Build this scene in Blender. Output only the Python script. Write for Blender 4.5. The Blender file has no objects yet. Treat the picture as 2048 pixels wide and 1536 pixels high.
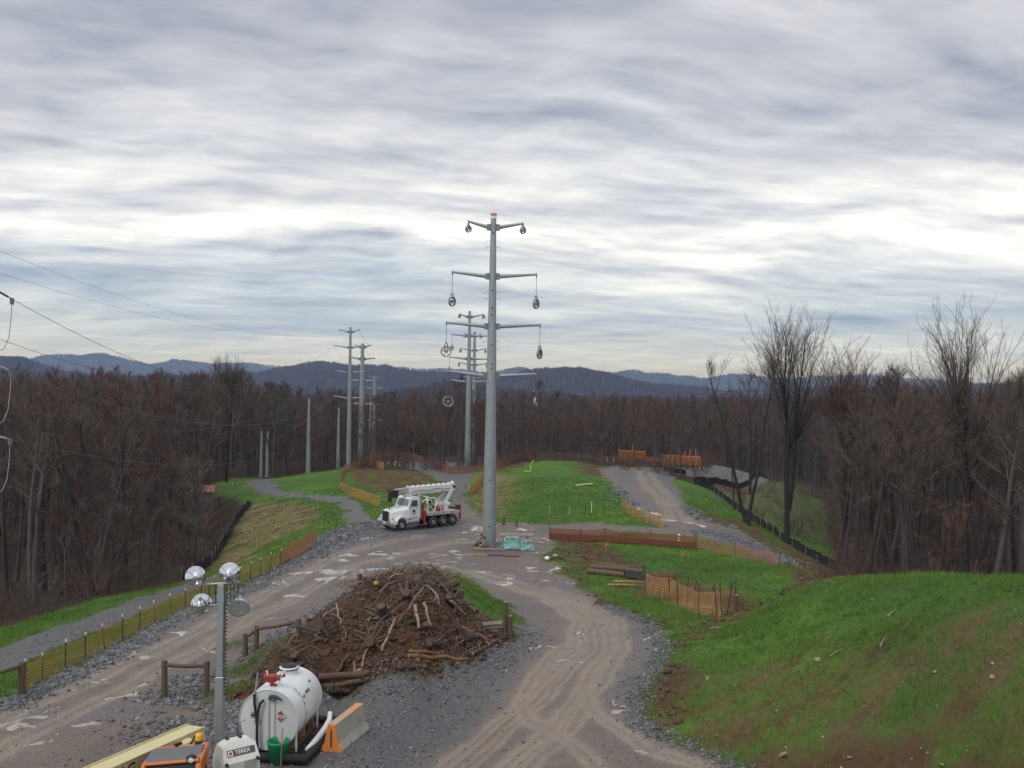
import bpy, math, random
import numpy as np
from mathutils import Vector, Matrix

# ------------------------------------------------------------------ camera, world, sun, exposure
SC = bpy.context.scene
COL = SC.collection
F, CX, CY, CAMZ = 1850.0, 1024.0, 768.0, 10.0
ROLL = math.radians(0.8)
cr, sr = math.cos(ROLL), math.sin(ROLL)
cam_d = bpy.data.cameras.new('camera')
cam = bpy.data.objects.new('camera', cam_d)
COL.objects.link(cam)
cam_d.sensor_width = 36.0
cam_d.lens = 36.0 * F / 2048.0
cam_d.clip_start = 0.2
cam_d.clip_end = 40000.0
cam.matrix_world = Matrix(((cr, -sr, 0, 0), (0, 0, -1, 0), (sr, cr, 0, CAMZ), (0, 0, 0, 1)))
SC.camera = cam

SUN_EL, SUN_AZ = math.radians(52), math.radians(215)   # azimuth measured from +Y clockwise
world = bpy.data.worlds.new('World')
SC.world = world
world.use_nodes = True


class NT:
    """small helper for writing node trees"""
    def __init__(s, tree):
        s.t = tree
        for n in list(tree.nodes):
            tree.nodes.remove(n)

    def n(s, typ, **kw):
        nd = s.t.nodes.new(typ)
        for k, v in kw.items():
            if k.startswith('i_'):
                key = k[2:]
                key = int(key) if key.isdigit() else key.replace('_', ' ')
                s.put(nd.inputs[key], v)
            else:
                setattr(nd, k, v)
        return nd

    def put(s, sock, v):
        if isinstance(v, bpy.types.NodeSocket):
            s.t.links.new(v, sock)
        else:
            if isinstance(v, (tuple, list)) and len(v) == 3 and sock.type == 'RGBA':
                v = (*v, 1.0)
            sock.default_value = v

    def math(s, op, a, b=0.0, c=None, clamp=False):
        nd = s.t.nodes.new('ShaderNodeMath')
        nd.operation = op
        nd.use_clamp = clamp
        s.put(nd.inputs[0], a)
        s.put(nd.inputs[1], b)
        if c is not None:
            s.put(nd.inputs[2], c)
        return nd.outputs[0]

    def mix(s, f, a, b, mode='MIX'):
        nd = s.t.nodes.new('ShaderNodeMix')
        nd.data_type = 'RGBA'
        nd.blend_type = mode
        nd.clamp_factor = True
        s.put(nd.inputs[0], f)
        s.put(nd.inputs[6], a)
        s.put(nd.inputs[7], b)
        return nd.outputs[2]

    def ramp(s, f, stops, interp='LINEAR'):
        nd = s.t.nodes.new('ShaderNodeValToRGB')
        nd.color_ramp.interpolation = interp
        el = nd.color_ramp.elements
        while len(el) > len(stops):
            el.remove(el[-1])
        while len(el) < len(stops):
            el.new(1.0)
        for e, (p, c) in zip(el, stops):
            e.position = p
            e.color = (c, c, c, 1) if isinstance(c, (int, float)) else (*c, 1)
        s.put(nd.inputs[0], f)
        return nd.outputs[0]

    def mrange(s, v, a, b, c=0.0, d=1.0, smooth=False):
        nd = s.t.nodes.new('ShaderNodeMapRange')
        nd.clamp = True
        if smooth:
            nd.interpolation_type = 'SMOOTHSTEP'
        for i, x in enumerate((v, a, b, c, d)):
            s.put(nd.inputs[i], x)
        return nd.outputs[0]

    def noise(s, vec, scale, detail=4.0, rough=0.55, dist=0.0, out=0, **kw):
        nd = s.t.nodes.new('ShaderNodeTexNoise')
        nd.noise_dimensions = kw.get('dims', '3D')
        if vec is not None:
            s.put(nd.inputs['Vector'], vec)
        s.put(nd.inputs['Scale'], scale)
        s.put(nd.inputs['Detail'], detail)
        s.put(nd.inputs['Roughness'], rough)
        s.put(nd.inputs['Distortion'], dist)
        return nd.outputs[out]


# overcast sky: a Nishita sky seen through a nearly closed, layered stratocumulus deck
w = NT(world.node_tree)
sky = w.n('ShaderNodeTexSky', sky_type='NISHITA')
sky.sun_disc = False
sky.sun_elevation = SUN_EL
sky.sun_rotation = SUN_AZ
tc = w.n('ShaderNodeTexCoord')
sep = w.n('ShaderNodeSeparateXYZ', i_0=tc.outputs['Generated'])
zc = w.math('MAXIMUM', sep.outputs[2], 0.0)
den = w.math('ADD', zc, 0.14)
px_ = w.math('DIVIDE', sep.outputs[0], den)
py_ = w.math('DIVIDE', sep.outputs[1], den)
# cloud rolls run roughly along x, turned a little
vec = w.n('ShaderNodeCombineXYZ', i_0=px_, i_1=py_, i_2=20.6).outputs[0]
rot = w.n('ShaderNodeVectorRotate', rotation_type='Z_AXIS', i_Vector=vec, i_Angle=math.radians(-12)).outputs[0]
wob = w.noise(rot, 1.1, 2.0, 0.5, 0.0, 1)
rot = w.n('ShaderNodeVectorMath', operation='ADD', i_0=rot, i_1=w.n('ShaderNodeVectorMath', operation='SCALE', i_0=wob, i_Scale=0.32).outputs[0]).outputs[0]
st1 = w.n('ShaderNodeVectorMath', operation='MULTIPLY', i_0=rot, i_1=(0.62, 1.15, 1.0)).outputs[0]
st2 = w.n('ShaderNodeVectorMath', operation='MULTIPLY', i_0=rot, i_1=(0.95, 1.55, 1.0)).outputs[0]
st3 = w.n('ShaderNodeVectorMath', operation='MULTIPLY', i_0=rot, i_1=(0.55, 1.6, 1.0)).outputs[0]
big = w.noise(st1, 0.75, 1.0, 0.45)
mid = w.noise(st2, 1.45, 4.0, 0.55)
fine = w.noise(st2, 5.0, 6.0, 0.62, 0.3)
dbig = w.math('SUBTRACT', big, 0.5)
dmid = w.math('SUBTRACT', mid, 0.5)
dfin = w.math('SUBTRACT', fine, 0.5)


def relief(scale, shift, detail, st):
    # lit and shaded flanks of the rolls
    o = w.n('ShaderNodeVectorMath', operation='ADD', i_0=st, i_1=(shift * .25, shift, 0.0)).outputs[0]
    return w.math('SUBTRACT', w.noise(st, scale, detail, 0.56), w.noise(o, scale, detail, 0.56))


rel1 = relief(0.95, 0.34, 3.5, st2)
rel2 = relief(2.8, 0.12, 5.0, st2)
rel3 = relief(8.0, 0.05, 4.0, st3)
zz = w.math('ADD', zc, w.math('MULTIPLY', dbig, w.mrange(zc, 0.02, 0.25, 0.05, 0.36)))
zz = w.math('ADD', zz, w.math('MULTIPLY', dmid, w.mrange(zc, 0.0, 0.3, 0.02, 0.13)))
base = w.ramp(zz, [(0.0, (.66, .73, .80)), (0.022, (.67, .735, .80)), (0.042, (.63, .69, .745)), (0.062, (.43, .52, .65)),
                   (0.085, (.58, .655, .73)), (0.12, (.74, .79, .845)), (0.155, (.90, .92, .935)), (0.185, (.98, .985, .99)), (0.215, (.82, .84, .87)),
                   (0.29, (.58, .605, .665)), (0.40, (.425, .45, .525)), (0.6, (.59, .61, .67)), (1.0, (.82, .84, .88))])
amp = w.mrange(zc, 0.0, 0.2, 0.3, 0.65)
add = w.math('ADD', w.math('MULTIPLY', dmid, amp), w.math('MULTIPLY', dfin, 0.18))
add = w.math('ADD', add, w.math('MULTIPLY', rel1, w.mrange(zc, 0.0, 0.15, 0.40, 1.25)))
add = w.math('ADD', add, w.math('MULTIPLY', rel2, w.mrange(zc, 0.0, 0.15, 0.35, 0.85)))
add = w.math('ADD', add, w.math('MULTIPLY', rel3, 0.24))
gain = w.math('ADD', 1.0, add)
gain = w.math('MAXIMUM', gain, 0.3)
tint = w.n('ShaderNodeCombineXYZ', i_0=w.math('POWER', gain, 1.22), i_1=w.math('POWER', gain, 1.08), i_2=w.math('POWER', gain, 0.82)).outputs[0]
cloud = w.n('ShaderNodeVectorMath', operation='MULTIPLY', i_0=base, i_1=tint).outputs[0]
cloud10 = w.n('ShaderNodeVectorMath', operation='SCALE', i_0=cloud, i_Scale=10.0).outputs[0]
cover = w.mrange(mid, 0.28, 0.42, 0.93, 0.99, True)
skycol = w.mix(cover, sky.outputs[0], cloud10)
bg = w.n('ShaderNodeBackground', i_Color=skycol, i_Strength=0.1)
wo = w.n('ShaderNodeOutputWorld', i_Surface=bg.outputs[0])

sun_d = bpy.data.lights.new('sun', 'SUN')
sun_d.energy = 1.5
sun_d.angle = math.radians(20)
sun_d.color = (1.0, 0.97, 0.92)
sun = bpy.data.objects.new('sun', sun_d)
COL.objects.link(sun)
sun_dir = Vector((math.sin(SUN_AZ) * math.cos(SUN_EL), math.cos(SUN_AZ) * math.cos(SUN_EL), math.sin(SUN_EL)))
sun.rotation_euler = sun_dir.to_track_quat('Z', 'Y').to_euler()
sun.location = (0, 0, 60)

SC.view_settings.view_transform = 'Standard'
SC.view_settings.look = 'None'
SC.view_settings.gamma = 1.0
SC.view_settings.exposure = 0.08
SC.view_settings.use_curve_mapping = False
SC.cycles.max_bounces = 5
SC.cycles.diffuse_bounces = 2
SC.cycles.glossy_bounces = 2
SC.cycles.transmission_bounces = 3
SC.cycles.transparent_max_bounces = 8
SC.cycles.volume_bounces = 0
SC.cycles.caustics_reflective = False
SC.cycles.caustics_refractive = False

# ------------------------------------------------------------------ general helpers
R = math.radians
rng = random.Random(11)
nrng = np.random.default_rng(5)


def tag(o, label=None, cat=None, group=None, kind=None):
    for k, v in (('label', label), ('category', cat), ('group', group), ('kind', kind)):
        if v:
            o[k] = v
    return o


def empty(name, loc=(0, 0, 0), rz=0.0, label=None, cat=None, group=None):
    o = bpy.data.objects.new(name, None)
    COL.objects.link(o)
    o.empty_display_size = 0.3
    o.location = loc
    o.rotation_euler = (0, 0, rz)
    return tag(o, label, cat, group)


def link(name, me, parent=None, loc=None):
    o = bpy.data.objects.new(name, me)
    COL.objects.link(o)
    if parent is not None:
        o.parent = parent
    if loc is not None:
        o.location = loc
    return o


def copy_tree(o, parent=None):
    c = o.copy()
    COL.objects.link(c)
    c.parent = parent
    for ch in list(o.children):
        copy_tree(ch, c)
    return c


def basis(d):
    d = Vector(d).normalized()
    a = Vector((0, 0, 1)) if abs(d.z) < 0.9 else Vector((1, 0, 0))
    u = d.cross(a).normalized()
    return d, u, d.cross(u).normalized()


class MB:
    """mesh builder: collects shapes, then links them as one mesh object"""
    def __init__(s):
        s.v, s.f, s.sm = [], [], []

    def add(s, vs, fs, smooth=False):
        b = len(s.v)
        s.v.extend(tuple(p) for p in vs)
        for q in fs:
            s.f.append(tuple(i + b for i in q))
            s.sm.append(smooth)
        return s

    def box(s, c, size, rz=0.0, rx=0.0, ry=0.0, bev=0.0):
        hx, hy, hz = size[0] / 2, size[1] / 2, size[2] / 2
        if bev <= 0:
            pts = [(x, y, z) for z in (-hz, hz) for (x, y) in ((-hx, -hy), (hx, -hy), (hx, hy), (-hx, hy))]
            fs = [(3, 2, 1, 0), (4, 5, 6, 7), (0, 1, 5, 4), (1, 2, 6, 5), (2, 3, 7, 6), (3, 0, 4, 7)]
        else:
            b = min(bev, hx * .95, hy * .95, hz * .95)
            pts, fs = [], []
            ring = [(-hx + b, -hy), (hx - b, -hy), (hx, -hy + b), (hx, hy - b), (hx - b, hy), (-hx + b, hy), (-hx, hy - b), (-hx, -hy + b)]
            ins = [(max(-hx + b, min(hx - b, x)), max(-hy + b, min(hy - b, y))) for x, y in ring]
            for z, rr in ((-hz, ins), (-hz + b, ring), (hz - b, ring), (hz, ins)):
                pts += [(x, y, z) for x, y in rr]
            for k in range(3):
                for i in range(8):
                    j = (i + 1) % 8
                    fs.append((k * 8 + i, k * 8 + j, k * 8 + 8 + j, k * 8 + 8 + i))
            fs.append(tuple(range(7, -1, -1)))
            fs.append(tuple(range(24, 32)))
        m = Matrix.Rotation(rz, 3, 'Z') @ Matrix.Rotation(ry, 3, 'Y') @ Matrix.Rotation(rx, 3, 'X')
        c = Vector(c)
        return s.add([c + m @ Vector(p) for p in pts], fs)

    def rod(s, a, b, r0, r1=None, n=8, cap=True, smooth=True, start=0.0):
        r1 = r0 if r1 is None else r1
        a, b = Vector(a), Vector(b)
        d, u, v = basis(b - a)
        pts = []
        for p, r in ((a, r0), (b, r1)):
            for i in range(n):
                t = start + 2 * math.pi * i / n
                pts.append(p + (u * math.cos(t) + v * math.sin(t)) * r)
        fs = [(i, (i + 1) % n, n + (i + 1) % n, n + i) for i in range(n)]
        s.add(pts, fs, smooth)
        if cap:
            s.add(pts[:n], [tuple(range(n - 1, -1, -1))])
            s.add(pts[n:], [tuple(range(n))])
        return s

    def tube(s, pts, rad, n=6, cap=True, smooth=True):
        pts = [Vector(p) for p in pts]
        k = len(pts)
        if isinstance(rad, (int, float)):
            rad = [rad] * k
        out, up = [], None
        for i, p in enumerate(pts):
            d = (pts[min(i + 1, k - 1)] - pts[max(i - 1, 0)])
            d = d.normalized() if d.length > 1e-9 else Vector((0, 0, 1))
            if up is None:
                _, up, _ = basis(d)
            up = (up - d * up.dot(d))
            up = up.normalized() if up.length > 1e-6 else basis(d)[1]
            v = d.cross(up)
            for j in range(n):
                t = 2 * math.pi * j / n
                out.append(p + (up * math.cos(t) + v * math.sin(t)) * rad[i])
        fs = []
        for i in range(k - 1):
            for j in range(n):
                j2 = (j + 1) % n
                fs.append((i * n + j, i * n + j2, (i + 1) * n + j2, (i + 1) * n + j))
        s.add(out, fs, smooth)
        if cap:
            s.add(out[:n], [tuple(range(n - 1, -1, -1))])
            s.add(out[-n:], [tuple(range(n))])
        return s

    def lathe(s, prof, c=(0, 0, 0), axis=(0, 0, 1), n=24, smooth=True):
        """prof: (radius, height along axis)"""
        d, u, v = basis(axis)
        c = Vector(c)
        pts = []
        for r, h in prof:
            for i in range(n):
                t = 2 * math.pi * i / n
                pts.append(c + d * h + (u * math.cos(t) + v * math.sin(t)) * r)
        fs = []
        for k in range(len(prof) - 1):
            for i in range(n):
                j = (i + 1) % n
                fs.append((k * n + i, k * n + j, (k + 1) * n + j, (k + 1) * n + i))
        return s.add(pts, fs, smooth)

    def prism(s, poly, a, b, mapf):
        """closed polygon (2D) extruded from a to b, mapf(p, q, t) -> 3D"""
        n = len(poly)
        pts = [mapf(p, q, a) for p, q in poly] + [mapf(p, q, b) for p, q in poly]
        fs = [(i, (i + 1) % n, n + (i + 1) % n, n + i) for i in range(n)]
        fs += [tuple(range(n - 1, -1, -1)), tuple(range(n, 2 * n))]
        return s.add(pts, fs)

    def mesh(s, name, mat):
        me = bpy.data.meshes.new(name)
        me.from_pydata([tuple(p) for p in s.v], [], s.f)
        if any(s.sm):
            me.polygons.foreach_set('use_smooth', s.sm)
        me.update()
        if mat:
            me.materials.append(mat)
        return me

    def build(s, name, mat, parent=None, loc=None):
        return link(name, s.mesh(name, mat), parent, loc)


def fixn(o):
    """make normals consistent on a closed mesh"""
    import bmesh
    bm = bmesh.new()
    bm.from_mesh(o.data)
    bmesh.ops.recalc_face_normals(bm, faces=bm.faces)
    bm.to_mesh(o.data)
    bm.free()
    return o


def np_mesh(name, V, T, mat, smooth=False, attrs=None):
    """fast triangle / quad mesh from numpy arrays"""
    me = bpy.data.meshes.new(name)
    V = np.asarray(V, dtype=np.float32)
    T = np.asarray(T, dtype=np.int32)
    k = T.shape[1]
    me.vertices.add(len(V))
    me.vertices.foreach_set('co', V.ravel())
    me.loops.add(T.size)
    me.loops.foreach_set('vertex_index', T.ravel())
    me.polygons.add(len(T))
    me.polygons.foreach_set('loop_start', np.arange(0, T.size, k, dtype=np.int32))
    me.polygons.foreach_set('loop_total', np.full(len(T), k, dtype=np.int32))
    if smooth:
        me.polygons.foreach_set('use_smooth', np.ones(len(T), dtype=bool))
    me.update(calc_edges=True)
    for nm, arr in (attrs or {}).items():
        a = me.attributes.new(nm, 'FLOAT', 'POINT')
        a.data.foreach_set('value', np.asarray(arr, dtype=np.float32))
    if mat:
        me.materials.append(mat)
    return me


# ------------------------------------------------------------------ materials
MATS = {}


def mat(name, col=(.5, .5, .5), rough=0.6, metal=0.0, var=0.25, scale=6.0, bump=0.0, dirt=0.0, dirtcol=(.13, .09, .06), spec=0.5, vcol=None, alpha=None, coat=0.0):
    """procedural paint / wood / metal: base colour with two scales of noise, dirt patches and fine relief"""
    if name in MATS:
        return MATS[name]
    m = bpy.data.materials.new(name)
    m.use_nodes = True
    t = NT(m.node_tree)
    tcn = t.n('ShaderNodeTexCoord')
    obj = tcn.outputs['Object']
    n1 = t.noise(obj, scale, 6.0, 0.6, 0.3)
    n2 = t.noise(obj, scale * 0.23, 3.0, 0.5)
    f = t.math('ADD', t.math('MULTIPLY', n1, 0.6), t.math('MULTIPLY', n2, 0.4))
    dark = tuple(c * (1 - var) for c in col)
    lite = tuple(min(1, c * (1 + var * .6)) for c in col)
    c = t.ramp(f, [(0.3, dark), (0.7, lite)])
    if vcol:
        c = t.mix(t.mrange(t.noise(obj, scale * .6, 4.0, .6), .45, .62, 0, 1, True), c, vcol)
    if dirt > 0:
        dm = t.mrange(t.noise(obj, scale * .4, 7.0, .68), 0.62 - dirt * .35, 0.75, 0, 1, True)
        c = t.mix(t.math('MULTIPLY', dm, min(1, dirt * 1.6)), c, dirtcol)
    p = t.n('ShaderNodeBsdfPrincipled', i_Base_Color=c, i_Metallic=metal)
    t.put(p.inputs['Specular IOR Level'], spec)
    t.put(p.inputs['Coat Weight'], coat)
    t.put(p.inputs['Roughness'], t.mrange(n1, 0.25, 0.75, max(0.02, rough - .08), min(1, rough + .1)))
    if bump > 0:
        bn = t.n('ShaderNodeBump', i_Strength=1.0, i_Distance=bump, i_Height=n1)
        t.put(p.inputs['Normal'], bn.outputs[0])
    t.n('ShaderNodeOutputMaterial', i_Surface=p.outputs[0])
    MATS[name] = m
    return m

# ------------------------------------------------------------------ terrain: heights surveyed at known spots, joined by a smooth surface
def ray(px, py):
    a, b = (px - CX) / F, (CY - py) / F
    return a * cr - b * sr, a * sr + b * cr          # X/d, (z-CAMZ)/d


def at_z(px, py, z):
    u, v = ray(px, py)
    d = (z - CAMZ) / v
    return (u * d, d, z)


def at_d(px, py, d):
    u, v = ray(px, py)
    return Vector((u * d, d, CAMZ + v * d))


CP = [  # spot heights: sight (px, py) with ground height z
    (-80, 1500, 0), (0, 1450, 0), (100, 1420, 0), (200, 1536, 0), (300, 1400, 0), (440, 1300, -.3), (600, 1200, -.9), (700, 1122, -1.5), (850, 1100, -1.7),
    (978, 1092, -1.8), (780, 1060, -1.9), (900, 1045, -1.95), (1100, 1100, -1.7), (1050, 1150, -1.4), (1000, 1195, -1.0), (1200, 1250, -.4),
    (1200, 1350, 0), (1100, 1450, 0), (1000, 1536, 0), (1280, 1300, -.1), (1240, 1420, 0), (700, 1450, 0), (600, 1510, 0), (860, 1345, 0), (400, 1480, 0),
    (330, 1400, -.05), (500, 1330, -.1),
    # debris heap
    (830, 1146, 1.9), (760, 1165, 1.5), (700, 1190, 1.0), (620, 1240, .95), (550, 1295, .75), (500, 1350, .4), (600, 1330, .75), (680, 1290, 1.0), (900, 1152, 1.4), (960, 1185, .6), (1030, 1242, -.25),
    (1010, 1290, -.1), (860, 1220, 1.7), (800, 1250, 1.4), (750, 1300, .8), (680, 1345, .2), (900, 1300, .4), (640, 1372, .05), (500, 1370, .05),
    # left verge, low track, wood edge
    (50, 1385, -.2), (250, 1272, -.9), (400, 1197, -1.3), (500, 1160, -1.6), (630, 1092, -1.9), (0, 1335, -1.9), (200, 1252, -2.3), (400, 1180, -2.7),
    (0, 1255, -3.2), (200, 1195, -4.0), (420, 1142, -4.6), (500, 1012, -4.6), (680, 1012, -2.5), (600, 1075, -2.3), (550, 1095, -2.7), (560, 1040, -3.6),
    (690, 1003, -2.4), (640, 995, -2.9), (560, 988, -3.6), (510, 974, -4.0), (500, 964, -4.3), (560, 966, -3.9), (650, 946, -3.8), (697, 940, -3.7),
    (760, 919, -3.8), (620, 952, -3.9), (440, 975, -4.8),
    # mound and road behind the truck
    (780, 942, -1.5), (740, 1002, -2.2), (850, 962, -2.1), (720, 965, -2.2), (920, 1000, -2.2), (915, 960, -2.4), (935, 937, -2.7), (850, 936, -2.6), (800, 926, -2.6),
    (900, 914, -3.0), (1060, 906, -2.8), (980, 915, -2.7),
    # middle hill
    (1060, 1042, -1.7), (1200, 1042, -1.75), (1000, 1032, -1.6), (1100, 1000, -1.0), (1100, 945, -1.0), (1150, 909, -1.3), (1250, 921, -1.8), (1200, 960, -1.4),
    (1280, 1030, -1.9), (1350, 990, -2.0), (1300, 946, -2.0), (1260, 934, -2.0), (1450, 944, -2.6), (1370, 932, -2.2), (1540, 965, -3.6),
    # right slope, field and hollow
    (1450, 1052, -2.6), (1550, 1110, -3.1), (1650, 1148, -3.4), (1300, 1120, -1.8), (1450, 1150, -2.0), (1250, 1130, -1.6), (1500, 1190, -1.7), (1600, 1172, -2.4),
    (1350, 1185, -1.2), (1300, 1235, -.45), (1180, 1180, -1.0), (1150, 1120, -1.6), (1400, 1070, -2.3), (1420, 1000, -3.0), (1480, 985, -5.2), (1580, 1060, -5.6),
    (1500, 1030, -4.6), (1700, 1130, -6.0), (1600, 990, -6.3),
    # right bank
    (1470, 1222, -.5), (1600, 1178, .8), (1700, 1160, 1.8), (1850, 1150, 2.9), (2048, 1156, 3.8), (2200, 1170, 4.3), (1350, 1300, .15), (1400, 1350, .45), (1500, 1300, .9), (1500, 1450, .3),
    (1700, 1300, 2.0), (1700, 1450, 1.0), (1900, 1300, 3.0), (1900, 1450, 2.0), (2048, 1300, 3.55), (2048, 1450, 2.7), (2048, 1536, 2.1), (1750, 1536, .65),
    (1550, 1530, .1), (1285, 1440, .03), (1310, 1400, .12), (1330, 1500, 0),
]
WP = [  # spots out of sight, in metres
    (-12, 12, 0), (0, 12, 0), (-12, 20, 0), (-4, 18, 0), (4, 18, .1), (10, 14, 1.0), (16, 14, 2.5), (-22, 22, 0), (-30, 14, -.5), (22, 20, 4.4), (0, 50, -.8), (-5, 52, -.8),
    (16, 52, -3.2), (22, 47, -2.2), (30, 42, -1.5), (40, 45, -5), (25, 60, -5.4), (35, 70, -7.5), (60, 60, -9), (60, 90, -9), (45, 130, -10), (90, 130, -11), (60, 200, -13), (110, 90, -12),
    (-40, 60, -7.5), (-60, 80, -11), (-40, 110, -8.5), (-80, 60, -13), (-60, 150, -10), (-100, 150, -11), (-40, 190, -9), (-100, 250, -9), (-60, 250, -12), (-45, 40, -6), (-70, 30, -10),
    (-30, 230, -15), (0, 230, -15), (0, 197, -7), (20, 180, -5), (-20, 190, -7), (40, 205, -11), (30, 245, -15), (-30, 290, -18), (0, 290, -18), (40, 290, -17), (120, 250, -13), (-140, 290, -10),
    (-120, 60, -15), (140, 60, -12), (60, 30, 1), (-60, 12, -4), (50, 14, 4),
]
_P = [at_z(*c) for c in CP] + WP
_px = np.array([p[0] for p in _P]); _py = np.array([p[1] for p in _P]); _pz = np.array([p[2] for p in _P])


def _warp(x, y):
    return 2.2 * x / y, np.log(y)


def _ker(d2):
    return 0.5 * d2 * np.log(d2 + 1e-9)


_A, _B = _warp(_px, _py)
_n = len(_P)
_K = _ker((_A[:, None] - _A[None]) ** 2 + (_B[:, None] - _B[None]) ** 2) + np.eye(_n) * 2e-4
_Q = np.stack([np.ones(_n), _A, _B], 1)
_M = np.block([[_K, _Q], [_Q.T, np.zeros((3, 3))]])
_S = np.linalg.solve(_M, np.concatenate([_pz, np.zeros(3)]))


def vnoise(x, y, seed=0):
    """value noise in the plane, 0..1"""
    xi = np.floor(x).astype(np.int64); yi = np.floor(y).astype(np.int64)
    fx = x - xi; fy = y - yi
    fx = fx * fx * (3 - 2 * fx); fy = fy * fy * (3 - 2 * fy)

    def h(a, b):
        n = (a * 374761393 + b * 668265263 + seed * 1274126177) & 0xffffffff
        n = ((n ^ (n >> 13)) * 1274126177) & 0xffffffff
        return ((n ^ (n >> 16)) & 0xffff) / 65535.0
    return (h(xi, yi) * (1 - fx) + h(xi + 1, yi) * fx) * (1 - fy) + (h(xi, yi + 1) * (1 - fx) + h(xi + 1, yi + 1) * fx) * fy


def fbm(x, y, seed=0, oct=4):
    s, a, t = 0.0, 0.5, 0.0
    for k in range(oct):
        s = s + a * vnoise(x * 2 ** k, y * 2 ** k, seed + k * 7)
        t += a
        a *= .5
    return s / t


RIDGES = [  # distance, depth, tree height, skyline sights
    (1300, 330, 14, [(-400, 800), (0, 790), (200, 800), (420, 800), (560, 792), (700, 795), (800, 790), (880, 772), (960, 774), (1060, 790), (1200, 800), (1400, 805), (1700, 810), (2400, 815)]),
    (2900, 560, 17, [(-500, 705), (0, 714), (50, 719), (110, 738), (250, 752), (420, 746), (520, 740), (570, 730), (640, 719), (690, 727), (770, 733), (840, 742), (900, 748), (1000, 748), (1050, 742), (1130, 737), (1190, 744),
                     (1250, 756), (1330, 770), (1450, 780), (1700, 775), (2000, 768), (2500, 765)]),
    (6500, 900, 17, [(-500, 700), (0, 722), (60, 721), (150, 709), (210, 716), (300, 727), (340, 722), (400, 727), (480, 727), (560, 731), (700, 738), (800, 734), (850, 741), (1000, 745), (1040, 738), (1100, 746), (1230, 750), (1262, 744),
                     (1300, 749), (1350, 754), (1400, 757), (1440, 753), (1500, 752), (1600, 757), (1750, 752), (1900, 762), (2500, 760)]),
]


def far_z(x, y):
    b = np.interp(y, [200, 260, 350, 600, 900, 1100, 1800, 2200, 4000, 5000, 9000, 14000], [-12, -16, -20, -19, -24, -40, -80, -85, -110, -130, -60, 0])
    u = x / y
    z = b + 6 * (fbm(x / 130, y / 130, 3, 3) - .5)
    for dist, wd, th, prof in RIDGES:
        pu = np.array([ray(*p)[0] for p in prof]); pv = np.array([ray(*p)[1] for p in prof])
        zc = CAMZ + np.interp(u, pu, pv) * dist - th * .8 + (fbm(u * 34 + dist, u * 0 + 3.3, 17, 3) - .5) * dist * .0085
        wob = dist * (1 + 0.06 * np.sin(u * 9 + dist))
        g = np.exp(-((y - wob) / wd) ** 2)
        gul = (fbm(x / (dist * .05), y / (dist * .05), 9, 3) - .5) * dist * .016
        z = np.maximum(z, b + (zc - b) * g + gul * np.clip((1 - g) * 4, 0, 1) * (g > .02))
    return z


def H(x, y):
    x = np.atleast_1d(np.asarray(x, dtype=np.float64)); y = np.atleast_1d(np.asarray(y, dtype=np.float64))
    ys = np.clip(y, 8.0, 300.0)
    xs = np.clip(x / y, -1.6, 1.6) * ys
    a, b = _warp(xs, ys)
    out = np.empty(a.shape)
    fa, fb, fo = a.ravel(), b.ravel(), out.ravel()
    for i in range(0, len(fa), 20000):
        sl = slice(i, i + 20000)
        k = _ker((fa[sl, None] - _A[None]) ** 2 + (fb[sl, None] - _B[None]) ** 2)
        fo[sl] = k @ _S[:_n] + _S[_n] + _S[_n + 1] * fa[sl] + _S[_n + 2] * fb[sl]
    out = np.clip(fo.reshape(a.shape), -22, 6)
    t = np.clip((y - 235) / 60, 0, 1)
    t = t * t * (3 - 2 * t)
    return out * (1 - t) + far_z(x, np.maximum(y, 150)) * t if np.any(t > 0) else out


def hz(x, y):
    return float(H(x, y)[0])


_D = np.exp(np.linspace(math.log(13), math.log(330), 700))


def g(px, py):
    """ground point seen along a sight"""
    u, v = ray(px, py)
    zr = CAMZ + v * _D
    h = H(u * _D, _D)
    b = np.nonzero(zr < h)[0]
    if len(b) == 0 or b[0] == 0:
        d = (0 - CAMZ) / v if v < -1e-4 else 300.0
        return (u * d, d, hz(u * d, d))
    i = b[0]
    e0, e1 = zr[i - 1] - h[i - 1], zr[i] - h[i]
    d = _D[i - 1] + (_D[i] - _D[i - 1]) * e0 / (e0 - e1)
    return (u * d, d, CAMZ + v * d)


def gp(pts):
    return [g(*p)[:2] for p in pts]


def poly_sd(X, Y, poly):
    """signed distance, positive inside"""
    P = np.array(poly)
    x0, y0 = P.min(0) - 3; x1, y1 = P.max(0) + 3
    out = np.full(X.shape, -9.0)
    sel = (X > x0) & (X < x1) & (Y > y0) & (Y < y1)
    x, y = X[sel], Y[sel]
    if len(x) == 0:
        return out
    best = np.full(x.shape, 1e9); ins = np.zeros(x.shape, bool)
    for i in range(len(P)):
        ax, ay = P[i]; bx, by = P[(i + 1) % len(P)]
        ex, ey = bx - ax, by - ay
        t = np.clip(((x - ax) * ex + (y - ay) * ey) / (ex * ex + ey * ey + 1e-12), 0, 1)
        best = np.minimum(best, (x - ax - t * ex) ** 2 + (y - ay - t * ey) ** 2)
        c = (ay > y) != (by > y)
        if c.any():
            ins ^= c & (x < (bx - ax) * (y - ay) / (by - ay + 1e-12) + ax)
    d = np.sqrt(best)
    out[sel] = np.where(ins, d, -d)
    return out


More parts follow.
